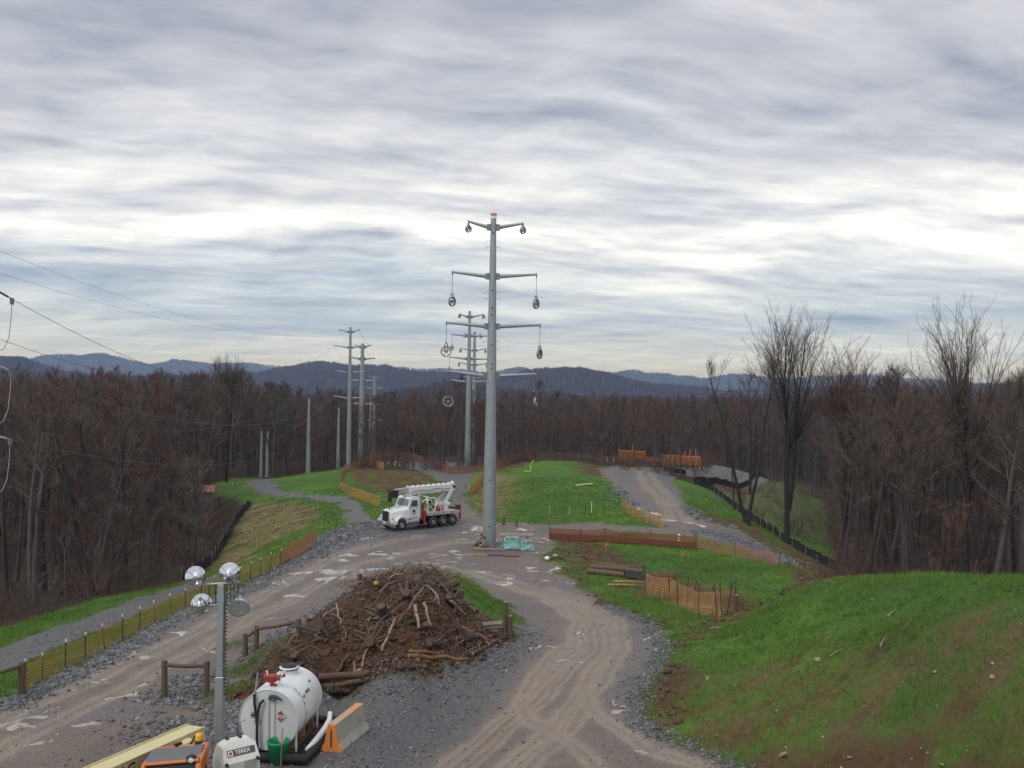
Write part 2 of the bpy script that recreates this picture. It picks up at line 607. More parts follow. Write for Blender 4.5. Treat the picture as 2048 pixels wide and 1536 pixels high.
def line_d(X, Y, pts):
    P = np.array(pts)
    x0, y0 = P.min(0) - 6; x1, y1 = P.max(0) + 6
    out = np.full(X.shape, 99.0)
    sel = (X > x0) & (X < x1) & (Y > y0) & (Y < y1)
    x, y = X[sel], Y[sel]
    best = np.full(x.shape, 1e9)
    for i in range(len(P) - 1):
        ax, ay = P[i]; ex, ey = P[i + 1] - P[i]
        t = np.clip(((x - ax) * ex + (y - ay) * ey) / (ex * ex + ey * ey + 1e-12), 0, 1)
        best = np.minimum(best, (x - ax - t * ex) ** 2 + (y - ay - t * ey) ** 2)
    out[sel] = np.sqrt(best)
    return out


def sstep(a, b, x):
    t = np.clip((x - a) / (b - a), 0, 1)
    return t * t * (3 - 2 * t)


# ---- plan of the site (each outline becomes a polygon on the ground)
PLAN = {
    'road': [
        [(-80, 1480), (0, 1418), (60, 1388), (250, 1288), (400, 1208), (480, 1180), (560, 1135), (640, 1088), (690, 1062), (745, 1046), (790, 1040), (880, 1030), (900, 1000), (885, 965), (850, 945), (790, 932), (760, 924), (830, 922),
         (900, 924), (935, 928), (962, 935), (940, 955), (932, 990), (945, 1020), (985, 1046), (1060, 1048), (1105, 1052), (1110, 1080), (1090, 1112), (1130, 1155), (1200, 1203), (1290, 1240), (1335, 1290), (1300, 1345),
         (1268, 1400), (1275, 1445), (1335, 1485), (1420, 1512), (1530, 1540), (1640, 1640), (1200, 1900), (-200, 1900), (-300, 1620)],
        [(1095, 1050), (1200, 1046), (1320, 1054), (1262, 1015), (1225, 975), (1198, 940), (1232, 931), (1330, 936), (1420, 933), (1480, 941), (1540, 966), (1480, 968), (1400, 955), (1342, 946), (1362, 985), (1372, 1015), (1405, 1038), (1480, 1062),
         (1545, 1098), (1562, 1125), (1540, 1122), (1480, 1092), (1390, 1074), (1250, 1064), (1105, 1068)],
        [(-60, 1320), (0, 1296), (200, 1226), (370, 1168), (445, 1146), (440, 1160), (300, 1217), (150, 1282), (0, 1346), (-60, 1375)],
        [(695, 1046), (748, 1046), (728, 1010), (692, 993), (620, 989), (552, 978), (542, 957), (500, 960), (494, 972), (520, 985), (580, 997), (640, 1001), (675, 1006), (690, 1022)],
    ],
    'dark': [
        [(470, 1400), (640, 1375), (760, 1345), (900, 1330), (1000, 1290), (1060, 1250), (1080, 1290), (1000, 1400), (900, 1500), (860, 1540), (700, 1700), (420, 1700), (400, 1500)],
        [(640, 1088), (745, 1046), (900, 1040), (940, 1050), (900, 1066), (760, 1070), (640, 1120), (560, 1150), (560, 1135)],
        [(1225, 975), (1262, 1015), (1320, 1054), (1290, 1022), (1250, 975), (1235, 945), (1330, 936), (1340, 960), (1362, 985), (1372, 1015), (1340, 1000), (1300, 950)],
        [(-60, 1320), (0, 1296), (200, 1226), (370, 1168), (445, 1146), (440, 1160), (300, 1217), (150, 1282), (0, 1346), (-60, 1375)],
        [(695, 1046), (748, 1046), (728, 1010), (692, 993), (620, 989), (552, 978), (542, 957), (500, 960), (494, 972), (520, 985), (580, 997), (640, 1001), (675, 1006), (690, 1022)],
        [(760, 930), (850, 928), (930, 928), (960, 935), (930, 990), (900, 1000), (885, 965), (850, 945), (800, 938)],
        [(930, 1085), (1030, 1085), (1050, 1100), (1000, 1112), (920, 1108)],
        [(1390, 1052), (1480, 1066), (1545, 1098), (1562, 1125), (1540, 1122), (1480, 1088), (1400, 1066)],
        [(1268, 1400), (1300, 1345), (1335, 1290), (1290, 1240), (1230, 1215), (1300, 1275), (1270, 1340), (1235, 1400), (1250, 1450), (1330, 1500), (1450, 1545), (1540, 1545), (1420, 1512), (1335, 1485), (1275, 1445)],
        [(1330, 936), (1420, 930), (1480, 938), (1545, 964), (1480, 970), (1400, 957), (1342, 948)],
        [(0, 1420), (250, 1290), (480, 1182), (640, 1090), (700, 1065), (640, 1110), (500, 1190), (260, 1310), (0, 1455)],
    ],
    'heap': [[(450, 1405), (500, 1345), (560, 1285), (640, 1230), (720, 1180), (790, 1148), (830, 1142), (880, 1145), (925, 1205), (960, 1235), (1020, 1250), (1030, 1275), (990, 1310), (900, 1335), (800, 1355), (760, 1372), (640, 1385), (560, 1395)]],
    'heapgrass': [[(835, 1142), (870, 1140), (920, 1148), (980, 1185), (1035, 1225), (1045, 1245), (1000, 1255), (955, 1232), (920, 1195), (880, 1165)]],
    'soil': [
        [(690, 942), (760, 922), (800, 925), (860, 945), (890, 968), (870, 985), (800, 990), (740, 985), (710, 965)],
        [(1165, 905), (1185, 905), (1200, 930), (1215, 955), (1180, 950), (1145, 945)],
        [(990, 942), (1030, 925), (1075, 908), (1085, 915), (1050, 930), (1010, 946)],
        [(1095, 1085), (1130, 1068), (1200, 1072), (1215, 1090), (1260, 1120), (1300, 1140), (1200, 1135), (1150, 1140), (1120, 1130)],
        [(1100, 1095), (1150, 1140), (1180, 1180), (1290, 1230), (1380, 1240), (1300, 1262), (1200, 1212), (1130, 1160)],
        [(1268, 1400), (1330, 1320), (1385, 1312), (1400, 1345), (1365, 1400), (1345, 1450), (1300, 1470), (1272, 1445)],
        [(1500, 1205), (1620, 1165), (1625, 1172), (1500, 1222), (1390, 1290), (1340, 1310), (1400, 1255)],
        [(1420, 1518), (1520, 1512), (1700, 1488), (1860, 1480), (2048, 1500), (2120, 1500), (2120, 1640), (1560, 1640)],
        [(1380, 945), (1480, 968), (1520, 975), (1450, 985), (1400, 972), (1350, 955)],
        [(1395, 1020), (1500, 1050), (1600, 1105), (1690, 1155), (1660, 1160), (1560, 1110), (1470, 1068), (1400, 1038)],
    ],
    'straw': [
        [(430, 1150), (425, 1120), (470, 1050), (505, 1008), (545, 1005), (620, 1010), (640, 1030), (600, 1060), (520, 1095), (490, 1140)],
        [(950, 950), (1020, 950), (1030, 1000), (1000, 1035), (965, 1030), (945, 1000)],
        [(1290, 1160), (1380, 1165), (1470, 1195), (1480, 1225), (1380, 1215), (1300, 1190)],
    ],
    'thin': [[(1230, 1440), (1330, 1370), (1500, 1330), (1640, 1300), (1800, 1290), (2120, 1180), (2120, 1640), (1500, 1640)]],
    'field': [[(1395, 965), (1500, 1040), (1600, 1098), (1660, 1090), (1650, 1000), (1610, 975), (1500, 968)]],
}
CLEAR = [(-200, 1360), (-100, 1292), (0, 1256), (200, 1196), (420, 1142), (470, 1060), (500, 1010), (430, 988), (420, 970), (470, 955), (540, 958), (620, 946), (700, 934), (760, 916), (900, 908), (1060, 903), (1150, 906), (1250, 915), (1400, 924), (1560, 962),
         (1620, 978), (1650, 1010), (1655, 1070), (1680, 1145)]
CLEARP = gp(CLEAR) + [(13.5, 48), (24, 42), (40, 30), (40, 8), (-45, 8), (-40, 25)]
PLANP = {k: [gp(p) for p in v] for k, v in PLAN.items()}
TRACKS = [gp(t) for t in (
    [(880, 1540), (980, 1450), (1060, 1385), (1150, 1300), (1150, 1240), (1095, 1195), (990, 1165), (930, 1140)],
    [(1000, 1540), (1100, 1450), (1170, 1370), (1222, 1300), (1215, 1245), (1150, 1205), (1050, 1170), (950, 1140)],
    [(1440, 1540), (1300, 1500), (1195, 1430), (1180, 1370)],
    [(1210, 1540), (1130, 1480), (1060, 1440), (1030, 1412), (1060, 1350), (1130, 1290)],
    [(-40, 1520), (200, 1396), (400, 1292), (560, 1212), (700, 1130), (900, 1085), (1080, 1075)],
    [(-40, 1455), (150, 1372), (330, 1290), (480, 1215), (600, 1150), (680, 1105), (840, 1072)],
    [(930, 1540), (1025, 1450), (1100, 1385), (1182, 1300), (1180, 1240), (1120, 1195)], [(1050, 1540), (1140, 1450), (1205, 1370), (1250, 1300), (1245, 1250), (1180, 1208), (1090, 1172)],
    [(1340, 1040), (1330, 1010), (1290, 970), (1275, 940)], [(1380, 1045), (1350, 1010), (1320, 975), (1300, 945)])]
PUD = [  # puddles: centre sight, half width and half height in the photograph
    (650, 1143, 70, 5), (735, 1143, 55, 8), (670, 1157, 38, 5), (735, 1076, 18, 2.5), (700, 1110, 20, 4), (745, 1090, 10, 3), (720, 1098, 8, 2), (690, 1120, 12, 3), (800, 1127, 14, 2), (815, 1140, 30, 3), (880, 1135, 35, 6), (915, 1117, 14, 2.5),
    (900, 1125, 12, 2), (920, 1080, 7, 2), (905, 1083, 6, 2), (1040, 1058, 12, 3), (1065, 1060, 8, 1.5), (1010, 1165, 22, 3), (1060, 1142, 16, 2), (1082, 1163, 8, 4), (1015, 1150, 8, 2), (970, 1145, 12, 2), (1110, 1140, 4, 9), (1128, 1165, 5, 9), (1100, 1120, 4, 6),
    (500, 1162, 30, 2.5), (560, 1165, 25, 2.5), (590, 1190, 20, 3), (530, 1240, 16, 3), (350, 1265, 30, 4), (290, 1308, 35, 5), (240, 1390, 36, 6), (180, 1365, 36, 4), (270, 1372, 24, 6), (95, 1415, 22, 4), (25, 1445, 36, 9), (155, 1445, 22, 6), (30, 1515, 20, 5),
    (90, 1478, 26, 5), (255, 1440, 14, 4), (280, 1404, 6, 5), (350, 1398, 18, 6), (420, 1295, 20, 3), (215, 1356, 20, 3), (1310, 1028, 20, 3), (1335, 1040, 24, 2.5), (1280, 1018, 6, 3), (1385, 1045, 12, 2), (1405, 1052, 8, 3),
    (1228, 1410, 4, 12), (1303, 1300, 3, 12), (1296, 1272, 8, 4), (1150, 1262, 10, 2), (1080, 1290, 30, 2), (1125, 1318, 24, 2), (1290, 1490, 12, 4), (1180, 1260, 10, 2), (870, 1120, 16, 2), (780, 1115, 10, 2), (760, 1105, 6, 2), (690, 1085, 8, 2),
]
PUDP = []
for (px, py, a, b) in PUD:
    c = g(px, py); l = g(px - a, py); r_ = g(px + a, py); t_ = g(px, py - b); bt = g(px, py + b)
    PUDP.append((c[0], c[1], max(.12, math.hypot(r_[0] - l[0], r_[1] - l[1]) / 2), max(.15, math.hypot(t_[0] - bt[0], t_[1] - bt[1]) / 2), math.atan2(r_[1] - l[1], r_[0] - l[0])))


def masks(X, Y):
    """what covers the ground at each spot"""
    d = np.maximum(Y, 10)
    wa = np.clip(d / 60, .35, 2.2)
    wx = X + (fbm(X / 1.7, Y / 1.7, 21) - .5) * 1.6 * wa ** .5 + (fbm(X / .45, Y / .45, 31, 2) - .5) * .5
    wy = Y + (fbm(X / 1.7, Y / 1.7, 22) - .5) * 1.9 * wa + (fbm(X / .45, Y / .45, 32, 2) - .5) * .5
    o = {}

    def union(k, e):
        s = np.full(X.shape, -9.0)
        for p in PLANP[k]:
            s = np.maximum(s, poly_sd(wx, wy, p))
        return sstep(-e, e, s)
    o['road'] = union('road', .28)
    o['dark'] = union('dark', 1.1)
    o['heap'] = union('heap', .35)
    hg = union('heapgrass', .35)
    o['soil'] = union('soil', .8)
    o['straw'] = union('straw', 1.5)
    o['field'] = union('field', 1.2)
    o['thin'] = union('thin', 1.6)
    o['litter'] = 1 - sstep(-.5, .7, poly_sd(wx, wy, CLEARP))
    heap_only = np.maximum(o['heap'], hg)
    o['road'] = o['road'] * (1 - hg) * (1 - sstep(.45, 1.0, o['heap']))
    o['heap'] = o['heap'] * (1 - hg)
    o['soil'] = np.maximum(o['soil'] * (1 - o['road']), 0) * (1 - hg)
    o['litter'] = o['litter'] * (1 - o['road'])
    tr = np.zeros(X.shape)
    for k, t in enumerate(TRACKS):
        ld = line_d(X + (fbm(X / 3, Y / 3, 51) - .5) * .8, Y, t)
        wdt = .36 if k < 4 or k in (6, 7) else .55
        tr = np.maximum(tr, (.92 * np.exp(-((ld - wdt * .55) / (wdt * .36)) ** 2) + .42 * np.exp(-(ld / (wdt * 1.5)) ** 2)) * (1. if k < 4 else .75))
    o['track'] = np.clip(tr, 0, 1) * o['road']
    pd = np.zeros(X.shape)
    qx = X + (fbm(X / .7, Y / .7, 61) - .5) * 1.7; qy = Y + (fbm(X / .7, Y / .7, 62) - .5) * 2.0
    for (cx, cy, a, b, th) in PUDP:
        dx, dy = qx - cx, qy - cy
        c, s = math.cos(th), math.sin(th)
        e = ((dx * c + dy * s) / a) ** 2 + ((-dx * s + dy * c) / b) ** 2
        pd = np.maximum(pd, 1 - sstep(.35, 1.35, e))
    # small wet spots scattered over the junction
    wet = sstep(.60, .72, fbm(X / 1.3 + 7, Y / 1.5, 71, 4)) * sstep(44, 54, Y) * (1 - sstep(74, 84, Y)) * np.where(X < 2, .85, .35) * (1 - .6 * o['dark'])
    pd = np.maximum(pd, wet * .95)
    o['pud'] = pd * o['road']
    return o


# tessellation: rows closer together near the site
rows = np.concatenate([np.exp(np.arange(math.log(9), math.log(250), .0060)), np.exp(np.arange(math.log(250), math.log(16000), .016))])
cols = np.concatenate([np.arange(-1.5, -.66, .012), np.arange(-.66, .66, .0030), np.arange(.66, 1.5, .012)])
UU, YY = np.meshgrid(cols, rows)
XX = UU * YY
ZZ = H(XX, YY)
near = YY < 320
MK = {k: np.zeros(XX.shape) for k in ('road', 'dark', 'heap', 'soil', 'straw', 'field', 'thin', 'litter', 'track', 'pud')}
mk = masks(XX[near], YY[near])
for k in MK:
    MK[k][near] = mk[k]
MK['litter'][~near] = 1
# relief: ruts, rough soil, tussocky grass, hummocky canopy on the far hills
rough = (fbm(XX / .5, YY / .5, 81, 3) - .5)
rel = rough * (.05 + .10 * MK['soil'] + .25 * MK['heap'] + .05 * MK['straw']) * (1 - .75 * MK['road'])
rel += (fbm(XX / 1.8, YY / 1.8, 82, 3) - .5) * (.10 + .5 * MK['heap'] + .12 * MK['soil']) * (1 - .8 * MK['road'])
rel += (fbm(XX / .8, YY / .8, 86, 3) - .5) * .22 * MK['thin'] + (fbm(XX / 3.5, YY / 3.5, 87, 2) - .5) * .35 * MK['thin']
rel -= .07 * MK['track'] + .03 * MK['pud']
ZZ = ZZ + np.where(near, rel, 0)
ZZ = ZZ + np.where(YY > 900, (fbm(XX / 22, YY / 22, 83, 2) - .5) * 9, 0)
nr, nc = XX.shape
idx = np.arange(nr * nc).reshape(nr, nc)
quads = np.stack([idx[:-1, :-1], idx[:-1, 1:], idx[1:, 1:], idx[1:, :-1]], -1).reshape(-1, 4)


def ground_material():
    m = bpy.data.materials.new('ground')
    m.use_nodes = True
    t = NT(m.node_tree)
    pos = t.n('ShaderNodeTexCoord').outputs['Object']
    A = {k: t.n('ShaderNodeAttribute', attribute_name=k).outputs['Fac'] for k in MK}
    n_lo = t.noise(pos, .09, 3.0, .5)
    n_md = t.noise(pos, .7, 5.0, .6)
    n_hi = t.noise(pos, 5.0, 6.0, .65)
    n_vf = t.noise(pos, 22.0, 4.0, .7)
    # grass
    gr = t.mix(t.mrange(n_md, .35, .65), (.076, .160, .021), (.136, .255, .036))
    gr = t.mix(t.mrange(n_lo, .42, .6), gr, (.075, .150, .032))
    gr = t.mix(t.math('MULTIPLY', t.mrange(n_hi, .35, .62), .45), gr, (.038, .088, .016))
    gr = t.mix(t.math('MULTIPLY', t.mrange(t.noise(pos, .35, 6.0, .65), .58, .7), .55), gr, (.13, .12, .05))
    gr = t.mix(t.mrange(t.noise(pos, 1.6, 5.0, .65), .52, .66, 0, .55), gr, (.042, .090, .020))
    fieldc = t.mix(t.mrange(n_md, .35, .65), (.10, .125, .050), (.075, .10, .040))
    gr = t.mix(A['field'], gr, fieldc)
    # straw mulch
    stc = t.mix(t.mrange(n_hi, .3, .7), (.18, .135, .06), (.27, .215, .11))
    stc = t.mix(t.math('MULTIPLY', t.mrange(t.noise(pos, .5, 4.0, .6), .5, .62), .6), stc, (.075, .05, .03))
    strm = t.math('MULTIPLY', A['straw'], t.mrange(t.noise(pos, .45, 6.0, .62), .32, .52, .30, .97))
    c = t.mix(strm, gr, stc)
    # thin new grass on the bank: brown earth and dead stalks between the shoots, drawn out along the slope
    sv = t.n('ShaderNodeVectorRotate', rotation_type='Z_AXIS', i_Vector=pos, i_Angle=R(-35)).outputs[0]
    sv = t.n('ShaderNodeVectorMath', operation='MULTIPLY', i_0=sv, i_1=(.35, 1.3, 1)).outputs[0]
    thc = t.mix(t.mrange(n_hi, .3, .7), (.105, .068, .036), (.18, .14, .065))
    thc = t.mix(t.mrange(n_md, .45, .65, 0, .6), thc, (.09, .05, .027))
    thm = t.math('MULTIPLY', A['thin'], t.mrange(t.noise(sv, .8, 7.0, .68), .40, .58, .05, .95))
    c = t.mix(thm, c, thc)
    c = t.mix(t.math('MULTIPLY', t.mrange(t.noise(sv, .45, 6.0, .6), .60, .66, 0, .8), t.math('SUBTRACT', 1.0, A['field'])), c, (.075, .048, .028))
    # bare soil, red-brown
    so = t.mix(t.mrange(n_md, .3, .7), (.10, .052, .028), (.16, .088, .050))
    so = t.mix(t.mrange(n_hi, .35, .65, 0, .7), so, (.055, .033, .020))
    som = t.math('MULTIPLY', A['soil'], t.mrange(t.noise(pos, .6, 6.0, .65), .34, .52, .0, 1))
    c = t.mix(som, c, so)
    # leaf litter in the woods
    li = t.mix(t.mrange(n_hi, .3, .7), (.032, .020, .014), (.070, .046, .031))
    li = t.mix(t.math('MULTIPLY', t.mrange(n_lo, .5, .62), .35), li, (.05, .065, .025))
    c = t.mix(A['litter'], c, li)
    # heap of dug earth
    he = t.mix(t.mrange(n_md, .3, .7), (.090, .045, .023), (.165, .082, .041))
    he = t.mix(t.mrange(n_hi, .4, .65, 0, .8), he, (.030, .019, .012))
    c = t.mix(A['heap'], c, he)
    # crushed stone road: muddy fines, grey stone, tan wheel tracks
    vor = t.n('ShaderNodeTexVoronoi', i_Vector=pos, i_Scale=13.0)
    vor2 = t.n('ShaderNodeTexVoronoi', i_Vector=pos, i_Scale=31.0)
    stone = t.mix(t.mrange(t.n('ShaderNodeSeparateColor', i_0=vor.outputs['Color']).outputs[0], .55, 1.0, 0, 1), (.085, .086, .092), (.24, .245, .26))
    stone2 = t.mix(t.mrange(t.n('ShaderNodeSeparateColor', i_0=vor2.outputs['Color']).outputs[0], .2, 1.0, 0, 1), (.075, .074, .078), (.17, .172, .182))
    stone = t.mix(.5, stone, stone2)
    mud = t.mix(t.mrange(n_md, .3, .7), (.138, .102, .082), (.205, .155, .125))
    mud = t.mix(t.mrange(n_hi, .35, .7, 0, .6), mud, (.105, .08, .066))
    pm = t.math('MULTIPLY', t.mrange(t.noise(pos, .25, 5.0, .6, .5), .34, .60, .30, .95), 1.0)
    gv = t.mix(pm, stone, mud)
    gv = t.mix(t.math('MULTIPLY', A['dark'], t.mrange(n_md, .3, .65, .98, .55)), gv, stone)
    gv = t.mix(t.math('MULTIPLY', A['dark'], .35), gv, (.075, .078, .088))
    tan = t.mix(t.mrange(n_hi, .3, .7), (.23, .185, .135), (.31, .255, .195))
    gv = t.mix(t.math('MULTIPLY', A['track'], t.mrange(n_md, .3, .6, .55, .95)), gv, tan)
    c = t.mix(A['road'], c, gv)
    pn = t.math('ADD', A['pud'], t.math('MULTIPLY', t.math('SUBTRACT', t.noise(pos, 2.2, 6.0, .65), .5), .75))
    pud = t.mrange(pn, .40, .72, 0, 1, True)
    damp = t.mrange(pn, .15, .5, 0, 1)
    c = t.mix(t.math('MULTIPLY', damp, .5), c, (.10, .080, .068))
    c = t.mix(pud, c, (.31, .26, .225))
    rgh = t.mix(A['road'], (.9, .9, .9), (.62, .62, .62))
    rgh = t.mix(pud, rgh, (.03, .03, .03))
    # relief
    hgt = t.math('ADD', t.math('MULTIPLY', n_hi, .6), t.math('MULTIPLY', n_vf, .4))
    stn_h = t.math('MULTIPLY', t.math('SUBTRACT', 1.0, vor.outputs['Distance']), t.math('MULTIPLY', A['road'], .9))
    hgt = t.math('ADD', hgt, stn_h)
    dist = t.mrange(A['road'], 0, 1, .16, .05)
    bmp = t.n('ShaderNodeBump', i_Strength=t.mrange(pud, 0, 1, .9, .0), i_Distance=dist, i_Height=hgt)
    p = t.n('ShaderNodeBsdfPrincipled', i_Base_Color=c, i_Roughness=rgh, i_Normal=bmp.outputs[0])
    t.put(p.inputs['Specular IOR Level'], t.mrange(A['road'], 0, 1, .15, .5))
    t.n('ShaderNodeOutputMaterial', i_Surface=p.outputs[0])
    return m


V = np.stack([XX, YY, ZZ], -1).reshape(-1, 3)
ground = link('ground', np_mesh('ground', V, quads, ground_material(), True, {k: v.ravel() for k, v in MK.items()}))
tag(ground, 'rolling construction site ground with gravel roads and green slopes', kind='structure')
# exact finished height (with relief) by bilinear look-up on the tessellation
_lr = np.log(rows)


def top(x, y):
    """finished ground height at a spot"""
    u = x / y
    i = min(max(int(np.searchsorted(rows, y)) - 1, 0), nr - 2)
    j = min(max(int(np.searchsorted(cols, u)) - 1, 0), nc - 2)
    fy = (y - rows[i]) / (rows[i + 1] - rows[i]); fx = (u - cols[j]) / (cols[j + 1] - cols[j])
    return float((ZZ[i, j] * (1 - fx) + ZZ[i, j + 1] * fx) * (1 - fy) + (ZZ[i + 1, j] * (1 - fx) + ZZ[i + 1, j + 1] * fx) * fy)


def topv(x, y):
    u = x / y
    i = np.clip(np.searchsorted(rows, y) - 1, 0, nr - 2); j = np.clip(np.searchsorted(cols, u) - 1, 0, nc - 2)
    fy = (y - rows[i]) / (rows[i + 1] - rows[i]); fx = (u - cols[j]) / (cols[j + 1] - cols[j])
    return (ZZ[i, j] * (1 - fx) + ZZ[i, j + 1] * fx) * (1 - fy) + (ZZ[i + 1, j] * (1 - fx) + ZZ[i + 1, j + 1] * fx) * fy


def G(px, py):
    p = g(px, py)
    return Vector((p[0], p[1], top(p[0], p[1])))

# ------------------------------------------------------------------ bare trees
def bark_material(name, cols, rough=.9):
    m = bpy.data.materials.new(name)
    m.use_nodes = True
    t = NT(m.node_tree)
    rnd = t.n('ShaderNodeObjectInfo').outputs['Random']
    pos = t.n('ShaderNodeTexCoord').outputs['Object']
    c = t.ramp(rnd, [(i / max(1, len(cols) - 1), k) for i, k in enumerate(cols)])
    st = t.n('ShaderNodeVectorMath', operation='MULTIPLY', i_0=pos, i_1=(9, 9, 1.6)).outputs[0]
    n = t.noise(st, 1.0, 5.0, .65)
    c = t.mix(t.mrange(n, .35, .65, .0, .75), c, t.mix(.5, c, (.015, .012, .011)))
    p = t.n('ShaderNodeBsdfPrincipled', i_Base_Color=c, i_Roughness=rough)
    t.put(p.inputs['Specular IOR Level'], .2)
    t.n('ShaderNodeOutputMaterial', i_Surface=p.outputs[0])
    return m


M_TRUNK = bark_material('bark', [(.070, .058, .051), (.115, .10, .09), (.052, .043, .038), (.13, .115, .104), (.075, .061, .053), (.055, .046, .042)])
M_DARK = bark_material('dark_bark', [(.040, .034, .031), (.055, .047, .042)])
M_TWIG = bark_material('twigs', [(.145, .108, .090), (.125, .084, .070), (.150, .122, .098), (.158, .106, .086), (.130, .108, .094), (.165, .104, .084), (.120, .102, .094), (.145, .128, .088)])
M_REDTWIG = bark_material('red_twigs', [(.175, .095, .074), (.15, .085, .068), (.19, .105, .070)])
M_PALE = bark_material('pale_twigs', [(.16, .13, .11), (.19, .155, .13)])


class Tree:
    def __init__(s, seed):
        s.r = random.Random(seed)
        s.trunk, s.crown = MB(), MB()
        s.up, s.sp, s.spread, s.brf, s.tip, s.fan, s.lift = .25, .75, 1.0, (.32, .5), 2, False, .03

    def limb(s, mb, p, d, L, r0, r1, seg, sides, gnarl=.12, lift=.0):
        """a wandering tapered limb; returns its points, directions and radii"""
        pts, dirs, rads = [Vector(p)], [], []
        d = Vector(d).normalized()
        for i in range(seg):
            d = (d + Vector((s.r.gauss(0, gnarl), s.r.gauss(0, gnarl), s.r.gauss(0, gnarl * .6) + lift))).normalized()
            dirs.append(d.copy())
            pts.append(pts[-1] + d * (L / seg))
        dirs.append(d.copy())
        rads = [r0 + (r1 - r0) * (i / seg) for i in range(seg + 1)]
        mb.tube(pts, rads, sides, cap=False)
        return pts, dirs, rads

    def twigs(s, pts, dirs, n, L, r, lo=.15, kids=2):
        k = len(pts) - 1
        mb = s.crown
        for i in range(n):
            t = lo + (1 - lo) * (i + s.r.random()) / n
            a = min(int(t * k), k - 1)
            p = pts[a].lerp(pts[a + 1], t * k - a)
            d0, u, v = basis(dirs[a])
            th = s.r.uniform(0, 6.283)
            d = (d0 + (u * math.cos(th) + v * math.sin(th)) * s.r.uniform(.5, 1.1) * s.sp + Vector((0, 0, s.up))).normalized()
            l = L * s.r.uniform(.55, 1.2)
            q = p + d * l * .5
            d2 = (d + Vector((s.r.gauss(0, .2), s.r.gauss(0, .2), s.r.gauss(0, .15) + .1))).normalized()
            e = q + d2 * l * .5
            mb.tube([p, q, e], [r, r * .75, r * .3], 3, cap=False, smooth=False)
            for _ in range(kids):
                f = q.lerp(e, s.r.uniform(-.6, .8))
                dd = (d2 + Vector((s.r.gauss(0, .5), s.r.gauss(0, .5), s.r.gauss(0, .3) + .15))).normalized()
                mb.tube([f, f + dd * l * s.r.uniform(.35, .7)], [r * .6, r * .25], 3, cap=False, smooth=False)

    def stem(s, p, d, Hh, r, start, R, nb, ntw=9, twl=1.0, twr=.018, gnarl=.035, lean=0, sub=4, ang=(50, 22), sides=7, kids=2, low=0):
        """one trunk with an ascending, rounded crown beginning at a share of its height"""
        seg = 9
        pts, dirs, rads = s.limb(s.trunk, p, d, Hh * (.88 if s.fan else 1.0), r, r * (.05 if s.fan else .12), seg, sides, gnarl)
        for i in range(nb):
            t = start + (1 - start) * ((i + s.r.random() * .8) / nb) ** .9
            t = min(t, .985)
            a = min(int(t * seg), seg - 1)
            q = pts[a].lerp(pts[a + 1], t * seg - a)
            tt = (t - start) / (1 - start)
            th = i * 2.4 + s.r.uniform(-.5, .5)
            an = R_(ang[0] + (ang[1] - ang[0]) * tt + s.r.uniform(-7, 7))
            if s.fan:      # limbs leave low and fan out to a dome
                t = start + (.80 - start) * ((i * .618 + .1) % 1.0) ** 1.2
                a = min(int(t * seg), seg - 1)
                q = pts[a].lerp(pts[a + 1], t * seg - a)
                an = R_(8 + 46 * ((i * .755 + .3) % 1.0))
            dd = Vector((math.cos(th) * math.sin(an), math.sin(th) * math.sin(an), math.cos(an)))
            # the limb reaches out to the rounded outline of the crown
            ch, cz = (1 - start) * Hh * .5, p[2] + (1 + start) * Hh * .5
            Rr = R * s.spread
            ex, ey, ez = q.x - pts[-1].x * .6 - p[0] * .4, q.y - pts[-1].y * .6 - p[1] * .4, q.z - cz
            qa = (dd.x ** 2 + dd.y ** 2) / Rr ** 2 + dd.z ** 2 / ch ** 2
            qb = 2 * ((ex * dd.x + ey * dd.y) / Rr ** 2 + ez * dd.z / ch ** 2)
            qc = (ex ** 2 + ey ** 2) / Rr ** 2 + (ez / ch) ** 2 - 1
            disc = qb * qb - 4 * qa * qc
            L = (-qb + math.sqrt(disc)) / (2 * qa) if disc > 0 else .8
            L = max(.7, L * s.r.uniform(.80, 1.02))
            br = max(.03, rads[a] * s.r.uniform(*s.brf))
            bp, bd, brd = s.limb(s.trunk, q, dd, L, br, .014, 5, 4, .09 if not s.fan else .06, s.lift)
            for j in range(sub):
                t2 = .25 + .7 * (j + s.r.random()) / sub
                b = min(int(t2 * 5), 4)
                q2 = bp[b].lerp(bp[b + 1], t2 * 5 - b)
                d0, u, v = basis(bd[b])
                ph = s.r.uniform(0, 6.283)
                d3 = (d0 + (u * math.cos(ph) + v * math.sin(ph)) * s.r.uniform(.5, .9) + Vector((0, 0, .2))).normalized()
                sp, sd, _ = s.limb(s.crown, q2, d3, min(2.6, L * s.r.uniform(.25, .45)), max(.016, brd[b] * .5), .010, 3, 3, .12, .06)
                s.twigs(sp, sd, ntw, twl, twr, kids=kids)
            s.twigs(bp, bd, ntw, twl * 1.1, twr, lo=.4, kids=kids)
        s.twigs(pts[-3:], dirs[-3:], ntw * s.tip, twl, twr, lo=.2, kids=kids)
        for i in range(low):   # short shoots low on the trunk
            t = s.r.uniform(.12, start)
            a = min(int(t * seg), seg - 1)
            th = s.r.uniform(0, 6.283)
            q = pts[a].lerp(pts[a + 1], t * seg - a)
            bp, bd, _ = s.limb(s.trunk, q, (math.cos(th), math.sin(th), s.r.uniform(.1, .7)), s.r.uniform(.8, 2.6), .03, .01, 3, 3, .15, .05)
            s.twigs(bp, bd, 4, twl * .8, twr, kids=1)


def R_(a):
    return math.radians(a)


